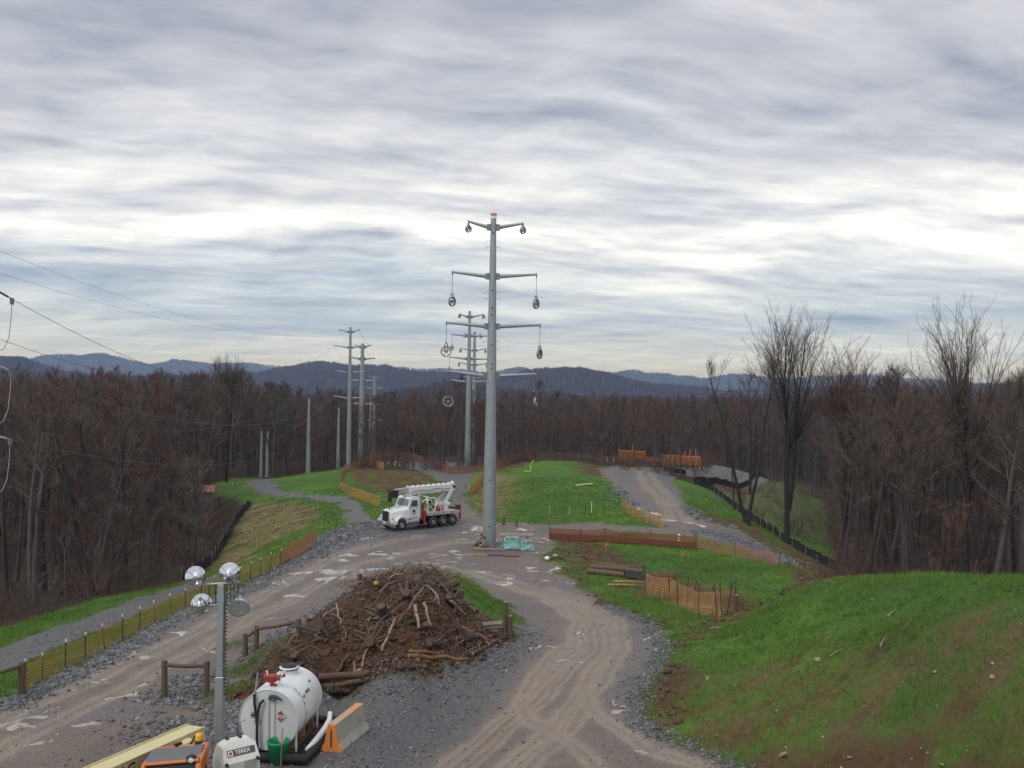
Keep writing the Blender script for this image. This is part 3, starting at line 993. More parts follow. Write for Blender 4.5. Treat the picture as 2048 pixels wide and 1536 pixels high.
# a handful of forest tree forms
FORMS = []
for k in range(9):
    r2 = random.Random(100 + k)
    T = Tree(200 + k)
    Hh = r2.uniform(18, 23)
    T.stem((0, 0, -.6), (r2.gauss(0, .04), r2.gauss(0, .04), 1), Hh + .6, r2.uniform(.16, .29), r2.uniform(.34, .54), r2.uniform(2.6, 4.0), 16, ntw=5, twl=1.0, twr=.020, sub=4, gnarl=.04, low=4, ang=(58, 26))
    if k % 3 == 2:
        T.stem((.25, 0, 1.5), (r2.gauss(0, .12), r2.gauss(0, .12), 1), Hh * .8, .15, .35, 2.8, 9, ntw=5, twl=1.1, twr=.022, sub=3)
    FORMS.append((T.trunk.mesh('trunk', M_TRUNK), T.crown.mesh('crown', M_REDTWIG if k == 4 else M_TWIG)))
# thin understory trees
for k in range(3):
    r2 = random.Random(300 + k)
    T = Tree(310 + k)
    T.stem((0, 0, -.4), (r2.gauss(0, .08), r2.gauss(0, .08), 1), r2.uniform(7, 11), .09, .22, 2.2, 10, ntw=5, twl=.9, twr=.018, sub=3, gnarl=.07, low=5, sides=5)
    FORMS.append((T.trunk.mesh('trunk', M_TRUNK), T.crown.mesh('crown', (M_TWIG, M_PALE, M_REDTWIG)[k])))


FH = [max(max(v.co.z for v in a.vertices), max(v.co.z for v in b.vertices)) for a, b in FORMS]


def merged(name, a, b, keep=1.0, seed=1):
    """trunk and crown in one light mesh for trees that blend into the mass"""
    me = bpy.data.meshes.new(name)
    va = [tuple(v.co) for v in a.vertices]; vb = [tuple(v.co) for v in b.vertices]
    fa = [tuple(p.vertices) for p in a.polygons]; fb = [tuple(i + len(va) for i in p.vertices) for p in b.polygons]
    me.from_pydata(va + vb, [], fa + fb)
    me.materials.append(a.materials[0]); me.materials.append(b.materials[0])
    me.polygons.foreach_set('material_index', [0] * len(fa) + [1] * len(fb))
    me.update()
    return me


def far_form(seed, twigm, n=110, Hh=17.0, R0=5.4, thick=.17):
    """tree as it reads from a long way off: stem, limbs and a haze of coarse twigs"""
    r2 = random.Random(seed)
    tr, cw = MB(), MB()
    tr.tube([(0, 0, -2), (r2.gauss(0, .2), r2.gauss(0, .2), Hh * .5), (r2.gauss(0, .3), r2.gauss(0, .3), Hh * .95)], [.28, .2, .05], 4, cap=False)
    for i in range(n):
        t = r2.uniform(.28, .97)
        z = Hh * t
        tt = (t - .28) / .7
        rad = R0 * (math.sin(math.pi * (.12 + .86 * tt)) ** .6)
        th = r2.uniform(0, 6.283)
        rr = rad * r2.uniform(.1, .8)
        p = Vector((math.cos(th) * rr * .4, math.sin(th) * rr * .4, z - rr * .55))
        q = Vector((math.cos(th) * rr, math.sin(th) * rr, z))
        e = q + Vector((math.cos(th) * .5 + r2.gauss(0, .4), math.sin(th) * .5 + r2.gauss(0, .4), r2.uniform(.5, 1.3)))
        cw.tube([p, q, e], [thick * .8, thick * .7, thick * .25], 3, cap=False, smooth=False)
        for _ in range(5):
            f = p.lerp(q, r2.uniform(.3, 1.0))
            g2 = f + Vector((r2.gauss(0, .7), r2.gauss(0, .7), r2.uniform(.2, 1.2)))
            cw.tube([f, g2], [thick * .5, thick * .15], 3, cap=False, smooth=False)
    return merged('wood_tree', tr.mesh('t', M_TRUNK), cw.mesh('c', twigm))


def mass(name, items, pts, label, ids, sc, rz):
    """one stuff object: forms set out on points with geometry nodes"""
    col = bpy.data.collections.new(name + '_forms')
    for i, me in enumerate(items):
        col.objects.link(bpy.data.objects.new('%s_form_%02d' % (name, i), me))
    me = bpy.data.meshes.new(name)
    P = np.asarray(pts, dtype=np.float32)
    me.vertices.add(len(P))
    me.vertices.foreach_set('co', P.ravel())
    for nm, arr, ty in (('pick', ids, 'INT'), ('size', sc, 'FLOAT'), ('turn', rz, 'FLOAT')):
        a = me.attributes.new(nm, ty, 'POINT')
        a.data.foreach_set('value', np.asarray(arr, dtype=np.int32 if ty == 'INT' else np.float32))
    me.update()
    o = link(name, me)
    tag(o, label, kind='stuff')
    ng = bpy.data.node_groups.new(name, 'GeometryNodeTree')
    ng.interface.new_socket('Geometry', in_out='INPUT', socket_type='NodeSocketGeometry')
    ng.interface.new_socket('Geometry', in_out='OUTPUT', socket_type='NodeSocketGeometry')
    N, L = ng.nodes, ng.links
    gi, go = N.new('NodeGroupInput'), N.new('NodeGroupOutput')
    ci = N.new('GeometryNodeCollectionInfo')
    ci.inputs['Collection'].default_value = col
    ci.inputs['Separate Children'].default_value = True
    ci.inputs['Reset Children'].default_value = True
    ip = N.new('GeometryNodeInstanceOnPoints')
    ip.inputs['Pick Instance'].default_value = True

    def att(nm, ty):
        a = N.new('GeometryNodeInputNamedAttribute')
        a.data_type = ty
        a.inputs['Name'].default_value = nm
        return a.outputs[0]
    cx = N.new('ShaderNodeCombineXYZ')
    L.new(att('turn', 'FLOAT'), cx.inputs[2])
    L.new(gi.outputs[0], ip.inputs['Points'])
    L.new(ci.outputs[0], ip.inputs['Instance'])
    L.new(att('pick', 'INT'), ip.inputs['Instance Index'])
    L.new(cx.outputs[0], ip.inputs['Rotation'])
    L.new(att('size', 'FLOAT'), ip.inputs['Scale'])
    L.new(ip.outputs[0], go.inputs[0])
    md = o.modifiers.new('scatter', 'NODES')
    md.node_group = ng
    return o


def scatter(x0, x1, y0, y1, step, seed, keep):
    """jittered points; keep(x, y) -> bool array"""
    r = np.random.default_rng(seed)
    gx, gy = np.meshgrid(np.arange(x0, x1, step), np.arange(y0, y1, step))
    x = gx.ravel() + r.uniform(-.45, .45, gx.size) * step
    y = gy.ravel() + r.uniform(-.45, .45, gx.size) * step
    k = keep(x, y)
    return x[k], y[k]


FIELDP = PLANP['field'][0]
ROW = [(-24.5, 40), (-24.0, 70), (-23, 100), (-26, 135), (-23, 160), (-36, 160), (-36, 135), (-34, 100), (-31.5, 70), (-31.5, 40)]   # strip kept open under the wires


def woods(x, y):
    s = poly_sd(x, y, CLEARP)
    f = poly_sd(x, y, FIELDP)
    rw = poly_sd(x, y, ROW)
    return (s < -1.0) & (f < -1.5) & (np.abs(x) / y < .72)


wx1, wy1 = scatter(-170, 170, 30, 262, 4.6, 41, woods)
wz1 = H(wx1, wy1)
order = np.argsort(wy1)
wx1, wy1, wz1 = wx1[order], wy1[order], wz1[order]
okm = wy1 > 38
okm &= ~((wx1 > 0) & (wy1 < 62))
wx1, wy1, wz1 = wx1[okm], wy1[okm], wz1[okm]
# canopy height over the site: lower on the windy crest, tall in the hollows
CAN = [(-200, 745), (0, 742), (120, 740), (250, 742), (350, 748), (450, 738), (520, 750), (600, 792), (760, 802), (900, 803), (1060, 794), (1200, 798), (1350, 798), (1440, 790), (1500, 775), (1560, 752), (1640, 732), (1700, 728), (1800, 742), (1900, 732), (2048, 722), (2300, 715)]
_cu = np.array([ray(*p)[0] for p in CAN]); _cv = np.array([ray(*p)[1] for p in CAN])


def canopy(x, y):
    return CAMZ + np.interp(x / y, _cu, _cv) * y


rsc = np.random.default_rng(12)
smax = canopy(wx1, wy1) - wz1 + rsc.normal(-1.0, 1.0, len(wx1))
keep_ = smax > 7.0
wx1, wy1, wz1, smax = wx1[keep_], wy1[keep_], wz1[keep_], smax[keep_]
inview = np.abs(wx1) / wy1 < .585
N_IND = 285
ind = np.nonzero(inview)[0][:N_IND]
rest = np.setdiff1d(np.arange(len(wx1)), ind)
GROUPS = {
    'left': ('bare brown forest tree in the wood left of the low gravel track', 'bare trees of the left wood'),
    'right': ('bare brown forest tree in the wood beyond the right silt fence', 'bare trees of the right wood'),
    'back': ('bare brown forest tree standing behind the crest of the site', 'bare trees behind the crest'),
}
rt = random.Random(77)


def put_tree(x, y, z, form, s, key):
    lab, grp = GROUPS[key]
    e = empty('bare_tree', (x, y, z), rt.uniform(0, 6.283), lab, 'tree', grp)
    e.scale = (s * rt.uniform(1., 1.15), s * rt.uniform(1., 1.15), s)
    link('trunk', FORMS[form][0], e)
    link('crown', FORMS[form][1], e)


inrow = poly_sd(wx1, wy1, ROW)
for i in ind:
    key = 'left' if wx1[i] < -8 and wy1[i] < 165 or wx1[i] < -22 else ('right' if wx1[i] > 12 else 'back')
    f = rt.randrange(9) if rt.random() < .82 and inrow[i] < 0 else 9 + rt.randrange(3)
    s = min(rt.uniform(.85, 1.12), smax[i] / FH[f])
    put_tree(wx1[i], wy1[i], wz1[i], f, s, key)
MERG = [merged('wood_tree', a, b) for a, b in FORMS]
fx, fy = scatter(-420, 420, 262, 620, 6.0, 43, lambda x, y: np.abs(x) / y < .68)
allx = np.concatenate([wx1[rest], fx]); ally = np.concatenate([wy1[rest], fy])
allz = H(allx, ally)
r3 = np.random.default_rng(9)
n_ = len(allx)
pk = np.where(r3.random(n_) < .8, r3.integers(0, 9, n_), r3.integers(9, 12, n_))
mass('forest', MERG, np.stack([allx, ally, allz], 1), 'brown leafless forest filling the low ground behind the site', pk,
     np.clip(np.minimum(r3.uniform(.8, 1.05, n_), (canopy(allx, ally) - allz + r3.normal(-1.4, 2.4, n_)) / np.array(FH)[pk]), .3, 1.2), r3.uniform(0, 6.28, n_))
FAR = [far_form(500 + i, (M_TWIG, M_TWIG, M_REDTWIG, M_TWIG, M_PALE)[i]) for i in range(5)]
fx, fy = scatter(-1000, 1000, 620, 1500, 9.5, 44, lambda x, y: np.abs(x) / y < .66)
f2x, f2y = [], []
for dist, wd in ((2900, 560), (6500, 900)):
    st = 12.0 if dist < 4000 else 26.0
    a, b = scatter(-dist * .64, dist * .64, dist - wd * 1.5, dist + wd * .35, st, 45, lambda x, y: np.abs(x) / y < .64)
    f2x.append(a); f2y.append(b)
fx = np.concatenate([fx] + f2x); fy = np.concatenate([fy] + f2y)
fz = topv(fx, fy)
n_ = len(fx)
mass('distant_woods', FAR, np.stack([fx, fy, fz - 1.5], 1), 'leafless woods covering the blue distant ridges',
     np.where(r3.random(n_) < .06, 2, r3.integers(0, 5, n_) % 5 % 4), r3.uniform(.75, 1.1, n_) * np.where(fy > 4000, 1.5, 1.0), r3.uniform(0, 6.28, n_))

# haze: thin even air over the whole valley
hb = MB()
hb.box((0, 8500, 40), (30000, 19000, 390))
haze = hb.build('haze', None)
hm = bpy.data.materials.new('haze')
hm.use_nodes = True
t = NT(hm.node_tree)
pv = t.n('ShaderNodeVolumePrincipled')
pv.inputs['Color'].default_value = (.33, .54, .98, 1)
pv.inputs['Absorption Color'].default_value = (1, 1, 1, 1)
pv.inputs['Density'].default_value = 1.3e-4
pv.inputs['Anisotropy'].default_value = 0.1
t.n('ShaderNodeOutputMaterial', i_Volume=pv.outputs[0])
haze.data.materials.append(hm)
tag(haze, 'thin blue haze lying over the distant ridges', kind='stuff')
print('TREES', len(ind), len(allx), len(fx))

# ------------------------------------------------------------------ steel transmission poles, stringing blocks, conductors
M_GALV = mat('galvanized_steel', (.30, .325, .335), .55, .35, .18, 1.2, dirt=.15, dirtcol=(.20, .20, .19))
M_GALVD = mat('weathered_fittings', (.20, .21, .215), .6, .4, .2, 5)
M_BLOCK = mat('stringing_block_metal', (.11, .105, .10), .5, .5, .3, 8)
M_ALU = mat('aluminium_wheel', (.34, .33, .32), .5, .4, .3, 8)
M_WIRE = mat('conductor', (.10, .095, .09), .6, .4, .2, 3)
M_WIREL = mat('pale_conductor', (.13, .125, .12), .55, .4, .2, 3)
M_PORC = mat('pale_insulator', (.40, .37, .36), .35, 0, .15, 6)
M_ORANGE = mat('safety_orange', (.62, .20, .035), .6, 0, .2, 5)
M_WHITEP = mat('white_paint', (.74, .75, .74), .4, 0, .06, 3, dirt=.26, dirtcol=(.40, .37, .33))
M_BLACK = mat('black_rubber', (.018, .018, .019), .75, 0, .3, 8)
M_HOLE = mat('dark_bolt_hole', (.03, .03, .032), .8, 0, .2, 8)


def pole(base, topz, r0, r1, arms, label, group='steel transmission poles', sides=12, rungs=(), cap=False, holes=()):
    """arms: (shaft z, [(tip x, tip z), ...] in metres relative to the base)"""
    e = empty('transmission_pole', base, 0, label, 'utility pole', group)
    h = topz - base[2]
    m = MB()
    zs = [0, h * .33, h * .335, h * .66, h * .665, h]
    rr = lambda z: r0 + (r1 - r0) * z / h
    prof = []
    for i, z in enumerate(zs):
        prof.append((rr(z) + (.012 if i in (1, 3) else 0), z))
    m.lathe(prof + [(0.01, h)], n=sides, smooth=False)
    m.build('shaft', M_GALV, e)
    b = MB()
    b.lathe([(r0, .03), (r0 * 1.5, .03), (r0 * 1.5, .10), (r0 * 1.02, .10)], n=24, smooth=False)
    bp = b.build('base_plate', M_GALVD, e)
    for i in range(12):
        a = i * math.pi / 6
        MB().rod((math.cos(a) * r0 * 1.32, math.sin(a) * r0 * 1.32, .02), (math.cos(a) * r0 * 1.32, math.sin(a) * r0 * 1.32, .24), .03, n=6).build('anchor_bolt', M_GALVD, bp)
    tips = []
    for z, ts in arms:
        for (tx, tz) in ts:
            sg = 1 if tx > 0 else -1
            rs = rr(z)
            a = Vector((sg * (rs + .12), 0, z))
            t_ = Vector((tx, 0, tz))
            k = MB()
            k.rod(a, t_, .15 * r0 / .5, .075 * r0 / .5, 8, smooth=False)
            o = k.build('crossarm', M_GALV, e)
            q = MB()
            for s2 in (-1, 1):
                q.box((sg * (rs + .10), s2 * .13 * r0 / .5, z), (.34, .03, .42 * r0 / .5))
            q.box((sg * (rs + .02), 0, z), (.05, .36 * r0 / .5, .46 * r0 / .5))
            q.build('bracket', M_GALVD, o)
            MB().box((tx, 0, tz - .03), (.10, .10, .18 * r0 / .5 + .05)).build('end_plate', M_GALVD, o)
            tips.append(Vector(base) + t_ - Vector((0, 0, .12)))
    for z in rungs:
        for sg in (-1, 1):
            rs = rr(z)
            MB().tube([(sg * rs, -.05, z), (sg * (rs + .22), -.05, z + .03), (sg * (rs + .30), -.05, z - .04), (sg * (rs + .28), -.05, z - .16)], .014, 5).build('step_hook', M_GALVD, e)
    for z in holes:
        rs = rr(z)
        MB().rod((0, -rs * .9, z), (0, -rs - .012, z), .06, n=10).build('bolt_hole', M_HOLE, e)
    if cap:
        MB().rod((0, 0, h - .02), (0, 0, h + .18), r1 * 1.08, n=16, smooth=False).build('cap_band', M_WHITEP, e)
        MB().rod((0, 0, h + .18), (0, 0, h + .36), r1 * 1.15, n=16, smooth=False).build('cap', M_ORANGE, e)
    return e, tips


def pulley(tip, drop, r, turn, label, long=True, mw=None):
    """stringing block hanging from an arm tip"""
    e = empty('stringing_block', tip - Vector((0, 0, drop)), turn, label, 'pulley', 'stringing blocks hanging from the arms')
    m = MB()
    top_z = r * 1.9
    m.rod((0, 0, top_z), (0, 0, drop), .018, n=5)
    m.box((0, 0, drop - .04), (.07, .07, .10))
    m.build('hanger', M_BLOCK, e)
    f = MB()
    for s in (-1, 1):
        f.tube([(0, s * .06, top_z), (r * .35, s * .09, r * 1.1), (r * .30, s * .09, 0)], .026, 4)
        f.tube([(0, s * .06, top_z), (-r * .35, s * .09, r * 1.1), (-r * .30, s * .09, 0)], .026, 4)
        f.tube([(-r * .3, s * .09, 0), (r * .3, s * .09, 0)], .026, 4)
    f.build('frame', M_BLOCK, e)
    w_ = MB()
    ring = [(r * math.cos(a * math.pi / 9), 0, r * math.sin(a * math.pi / 9)) for a in range(19)]
    for s in (-1, 1):
        w_.tube([(x, s * .05, z) for x, y, z in ring], .042, 6, cap=False)
    w_.tube([(x * .93, 0, z * .93) for x, y, z in ring], .03, 5, cap=False)
    for k in range(5):
        a = k * 1.2566 + .4
        w_.rod((0, 0, 0), (r * .95 * math.cos(a), 0, r * .95 * math.sin(a)), .028, n=5)
    w_.rod((0, -.10, 0), (0, .10, 0), .09, n=10)
    w_.build('wheel', mw or M_ALU, e)
    return e


def pole_px(bx, by, tx, ty, wpx, wtop, arms, label, d=None, **kw):
    p = G(bx, by) if d is None else None
    if d is not None:
        u, v = ray(bx, by)
        p = Vector((u * d, d, top(u * d, d)))
    d = p.y
    base = Vector((p.x, p.y, p.z - .03))
    zt = at_d(tx, ty, d).z
    ar = []
    for sy, tips in arms:
        zs = at_d(tx, sy, d).z - base.z
        ar.append((zs, [(at_d(a, b, d).x - base.x, at_d(a, b, d).z - base.z) for a, b in tips]))
    ex = {}
    if 'rung_px' in kw:
        ex['rungs'] = [at_d(tx, y, d).z - base.z for y in kw.pop('rung_px')]
    if 'hole_px' in kw:
        ex['holes'] = [at_d(tx, y, d).z - base.z for y in kw.pop('hole_px')]
    kw.update(ex)
    return pole(base, zt, wpx / F * d / 2, wtop / F * d / 2, ar, label, **kw) + (d,)


PM, TM, dM = pole_px(978, 1092, 992, 437, 28, 11, [
    (455, [(937, 443), (1046, 447)]), (553, [(905, 544), (1073, 549)]), (653, [(893, 645), (1080, 650)]), (752, [(897, 742), (1072, 748)])],
    'tallest grey steel pole with orange cap at the road junction', cap=True, rung_px=(483, 495, 585, 598, 683, 698, 785, 797), hole_px=(467, 582, 617, 630, 690, 728, 737, 960, 1051))
names = ['top left arm', 'top right arm', 'upper left arm', 'upper right arm', 'middle left arm', 'middle right arm', 'lowest left arm', 'lowest right arm']
for i, (cx_, cy_, rp, tn) in enumerate([(937, 458, 6, .5), (1046, 461, 6, .6), (903, 603, 9, .9), (1074, 608, 9, .95), (893, 703, 10, .15), (1079, 708, 9, 1.05), (897, 803, 10, .2), (1070, 804, 9, 1.32)]):
    c = at_d(cx_, cy_, dM)
    pulley(TM[i], TM[i].z - c.z, rp / F * dM, tn, 'stringing pulley hanging from the %s of the tallest pole' % names[i], mw=M_ALU)
P2, T2, d2_ = pole_px(935, 938, 942, 622, 13.5, 5, [(634, [(919, 628), (967, 629)]), (672, [(904, 669), (978, 672)]), (718, [(899, 714), (980, 718)]), (764, [(901, 760), (978, 762)])],
                      'second grey steel pole, standing on the gravel behind the tallest one')
for i, (cx_, cy_, rp) in enumerate([(919, 633, 3), (967, 634, 3), (902, 696, 4.5), (978, 699, 4.5), (898, 741, 4.5), (980, 744, 4.5)]):
    c = at_d(cx_, cy_, d2_)
    pulley(T2[i], T2[i].z - c.z, rp / F * d2_, .5 + .2 * i, 'small stringing pulley on the %s of the second pole' % names[i])
P3, T3, d3_ = pole_px(946, 910, 947, 664, 10, 5, [(672, [(930, 668), (962, 668)]), (701, [(921, 697), (971, 698)]), (730, [(918, 725), (973, 727)]), (756, [(920, 753), (972, 755)])],
                      'third grey steel pole, hidden close behind the second one', d=188)
for i, (cx_, cy_, rp) in enumerate([(930, 672, 2.6), (962, 674, 2.6), (920, 702, 3), (971, 703, 3), (918, 730, 3), (973, 732, 3)]):
    c = at_d(cx_, cy_, d3_)
    pulley(T3[i], T3[i].z - c.z, rp / F * d3_, .4 + .2 * i, 'tiny stringing pulley on the %s of the third pole' % names[i])
PA, TA, dA = pole_px(697, 940, 699, 654, 10.5, 4.5, [(664, [(679, 659), (719, 659)]), (695, [(668, 691), (730, 693)]), (745, [(669, 741), (730, 743)]), (796, [(667, 792), (729, 795)])],
                     'grey steel pole with four pairs of arms, leftmost of the armed poles')
PB, TB, dB = pole_px(722, 921, 725, 687, 14, 6.5, [(694, [(710, 690), (742, 690)]), (718, [(701, 714), (750, 716)]), (762, [(701, 760), (747, 761)]), (808, [(701, 806), (748, 808)])],
                     'thick grey steel pole between the two slimmer armed poles', d=168)
PC, TC, dC = pole_px(747, 919, 749, 752, 9.5, 5.5, [(756, [(741, 753), (760, 752)]), (777, [(731, 775), (767, 776)]), (809, [(729, 807), (768, 808)]), (841, [(729, 840), (768, 841)])],
                     'short armed steel pole at the right end of the left pole group', d=196)
pole_px(740, 920, 741, 794, 9, 3.2, [], 'armless steel pole directly left of the short armed pole', d=190)
pole_px(616, 947, 621, 797, 10, 4, [], 'armless steel pole rising from the green slope, tallest of the bare ones')
pole_px(676, 936, 678, 815, 8, 3.5, [], 'armless steel pole just left of the leftmost armed pole')
pole_px(522, 960, 523, 862, 7, 3.5, [], 'left one of the twin armless steel poles by the track', d=150)
pole_px(534, 960, 536, 862, 7, 4, [], 'right one of the twin armless steel poles by the track', d=148)
# near pole of the energised line, just outside the left edge
dN = 46.0
nb = (-29.2, dN, hz(-29.2, dN) - .05)


def zN(py):
    return at_d(-15, py, dN).z - nb[2]


armsN = [(zN(478), [(-1.9, zN(470)), (1.9, zN(470))]), (zN(576), [(-3.1, zN(567)), (3.1, zN(567))]), (zN(728), [(-3.1, zN(719)), (3.1, zN(719))]), (zN(872), [(-3.1, zN(863)), (3.1, zN(863))])]
PN, TN = pole(nb, nb[2] + zN(455), .5, .2, armsN, 'grey steel pole just outside the left edge carrying the wires')


def sagline(a, b, sag, n=40):
    return [a.lerp(b, t / n) - Vector((0, 0, 4 * sag * (t / n) * (1 - t / n))) for t in range(n + 1)]


names_w = ['topmost thin shield wire', 'second thin shield wire', 'upper far power wire', 'upper near power wire', 'middle far power wire', 'middle near power wire', 'lowest far power wire', 'lowest near power wire']
for i in range(8):
    a, b = TN[i], TA[i]
    sh = i < 2
    sag = (2.4, 2.6, 5.6, 6.0, 6.0, 5.4, 5.6, 5.0)[i]
    pts = sagline(a, b, sag)
    e = empty('power_line', a, 0, names_w[i] + ' sagging across the left wood', 'power line', 'wires of the energised line')
    loc = [p - a for p in pts]
    m = MB()
    m.tube(loc, .008 if sh else .015, 5)
    m.build('conductor', M_WIRE if i in (2, 3) else M_WIREL if not sh else M_WIRE, e)
    if not sh:
        d = (loc[2] - loc[0]).normalized()
        s_ = MB()
        for k in range(14):
            s_.lathe([(.025, 0), (.06, .02), (.06, .035), (.025, .07)], d * (.25 + k * .11), d, 8)
        s_.rod((0, 0, 0), d * 2.0, .024, n=5)
        s_.build('insulator_string', M_PORC if i != 3 else M_WIRE, e)
        c = d * 2.1
        MB().box(c - Vector((0, 0, .12)), (.08, .3, .34)).build('dead_end_clamp', M_GALVD, e)
        j = MB()
        pj = [c + Vector(q) for q in ((0, 0, -.2), (0, -.06, -1.0), (-.02, -.2, -2.0), (-.1, -.5, -2.6), (-.3, -1.0, -2.85), (-.5, -1.7, -2.6), (-.7, -2.3, -2.0))]
        j.tube(pj, .016, 6)
        j.build('jumper_loop', M_PORC if i != 3 else M_WIREL, e)
for i in range(8):
    e = empty('power_line', TA[i], 0, names_w[i] + ' between the leftmost armed pole and the thick pole', 'power line', 'wires between the armed poles')
    MB().tube([p - TA[i] for p in sagline(TA[i], TB[i], .6, 10)], .016, 4).build('conductor', M_WIREL, e)

# ------------------------------------------------------------------ machines and site equipment
M_GLASS = mat('dark_glass', (.05, .065, .07), .08, 0, .2, 2)
M_WSHIELD = mat('windscreen_glass', (.17, .23, .25), .08, 0, .3, 1.5)
M_CHROME = mat('chrome', (.70, .71, .72), .2, 1.0, .06, 3)
M_CHROMED = mat('dull_chrome', (.40, .41, .42), .35, .8, .1, 6)
M_GRILLE = mat('grille', (.10, .07, .07), .4, .6, .3, 8)
M_RED = mat('red_paint', (.30, .035, .03), .5, 0, .2, 5, dirt=.2)
M_ODRUM = mat('orange_red_drum', (.52, .12, .06), .6, 0, .15, 5)
M_DECK = mat('dirty_deck', (.42, .40, .37), .6, 0, .15, 4, dirt=.5, dirtcol=(.20, .17, .14))
M_FRAME = mat('black_frame', (.022, .021, .021), .6, 0, .3, 5, dirt=.3, dirtcol=(.07, .055, .045))
M_TYRE = mat('tyre', (.035, .033, .032), .85, 0, .3, 6, dirt=.45, dirtcol=(.10, .085, .07), bump=.01)
M_CREAM = mat('cream_paint', (.62, .55, .30), .45, 0, .07, 3, dirt=.22, dirtcol=(.36, .31, .17))
M_ORP = mat('orange_machine_paint', (.58, .17, .05), .4, 0, .10, 4, dirt=.14, dirtcol=(.3, .13, .06))
M_ROOF = mat('grey_roof_panel', (.13, .13, .14), .6, 0, .15, 4, dirt=.2, dirtcol=(.2, .19, .18))
M_AMBER = mat('amber_lens', (.75, .38, .01), .2, 0, .1, 6)
M_CLEAR = mat('lamp_lens', (.80, .80, .78), .2, 0, .1, 6)
M_GREENP = mat('green_plastic', (.015, .30, .12), .45, 0, .12, 4)
M_DGREEN = mat('dark_green_nozzle', (.01, .08, .045), .45, 0, .2, 6)
M_CONC = mat('concrete', (.38, .365, .31), .85, 0, .18, 2.5, dirt=.3, dirtcol=(.20, .18, .14), bump=.01)
M_OREND = mat('orange_painted_end', (.75, .25, .05), .6, 0, .10, 4, dirt=.06)
M_TANKW = mat('white_tank_paint', (.76, .77, .77), .32, 0, .04, 1.2, dirt=.13, dirtcol=(.52, .50, .46))
M_TANKF = mat('grey_white_tank_end', (.66, .67, .66), .4, 0, .06, 1.2, dirt=.14, dirtcol=(.50, .48, .42))
M_TEXTB = mat('black_lettering', (.02, .02, .022), .5, 0, .1, 5)
M_TEXTW = mat('white_lettering', (.8, .8, .8), .5, 0, .05, 5)
M_PLAC = mat('placard_red', (.42, .07, .045), .5, 0, .1, 5)
M_REDT = mat('red_lettering', (.45, .03, .03), .5, 0, .1, 5)
M_TERX = mat('dark_grey_decal', (.07, .075, .08), .5, 0, .1, 5)
M_TERW = mat('trailer_white', (.66, .66, .60), .45, 0, .06, 3, dirt=.28, dirtcol=(.36, .33, .27))
M_MAST = mat('mast_steel', (.30, .32, .33), .45, .5, .15, 2, dirt=.2, dirtcol=(.18, .17, .16))
M_WOODL = mat('raw_timber', (.36, .24, .13), .8, 0, .3, 6, bump=.005)
M_WOODG = mat('grey_timber', (.27, .23, .18), .85, 0, .3, 6, bump=.005)
M_WOODB = mat('brown_post', (.125, .085, .055), .85, 0, .3, 7, dirt=.3, dirtcol=(.06, .05, .04), bump=.006)


def words_(txt, size, mt, parent, loc, rot, ext=.002, name='lettering', sx=1.0):
    c = bpy.data.curves.new(name, 'FONT')
    c.body = txt
    c.size = size
    c.extrude = ext
    c.align_x = 'CENTER'
    c.align_y = 'CENTER'
    c.offset = .006 * size
    c.resolution_u = 3
    tmp = bpy.data.objects.new(name, c)
    me = bpy.data.meshes.new_from_object(tmp)
    bpy.data.objects.remove(tmp)
    bpy.data.curves.remove(c)
    me.materials.clear()
    me.materials.append(mt)
    o = link(name, me, parent, loc)
    o.rotation_euler = rot
    o.scale = (sx, 1, 1)
    return o


def wheel(parent, c, r, wdt, side, rim=M_CHROMED, name='wheel', ry=0.0):
    """wheel with axis along local y"""
    e = MB()
    pr = [(r * .46, -wdt / 2), (r * .9, -wdt / 2), (r, -wdt * .36), (r, wdt * .36), (r * .9, wdt / 2), (r * .46, wdt / 2)]
    e.lathe(pr, (0, 0, 0), (0, 1, 0), 24)
    o = e.build(name, M_TYRE, parent, c)
    q = MB()
    s = side
    q.lathe([(r * .48, s * wdt * .49), (r * .45, s * wdt * .36), (r * .40, s * wdt * .25), (r * .28, s * wdt * .22), (r * .25, s * wdt * .42), (.001, s * wdt * .44)], (0, 0, 0), (0, 1, 0), 20)
    q.build('rim', rim, o)
    return o


# ---- boom truck
ft = G(786, 1064)
fwd = Vector((-.76, -.65, 0)).normalized()
rz = math.atan2(fwd.y, fwd.x)
lat = Vector((-fwd.y, fwd.x, 0))      # local +y
# bumper's near corner is local y=+1.22 or -1.22, whichever faces the camera
nearside = 1 if lat.y < 0 else -1
org = Vector((ft.x, ft.y, 0)) - lat * (nearside * 1.22)
rear = org - fwd * 7.6
zf, zr_ = hz(org.x - fwd.x, org.y - fwd.y), hz(rear.x, rear.y)
TR = empty('boom_truck', (org.x, org.y, zf + .02), rz, 'white boom truck with folded crane parked on the gravel junction', 'truck')
TR.rotation_euler = (0, math.atan2(zr_ - zf, 6.6) * 1.0, rz)
TR.scale = (.84, .92, .92)
WH = .50
# chassis rails
m = MB()
for s in (-1, 1):
    m.box((-4.0, s * .42, .86), (7.4, .10, .26))
for x in (-1.2, -2.6, -4.2, -6.0, -7.5):
    m.box((x, 0, .86), (.12, .84, .2))
m.build('chassis', M_FRAME, TR)
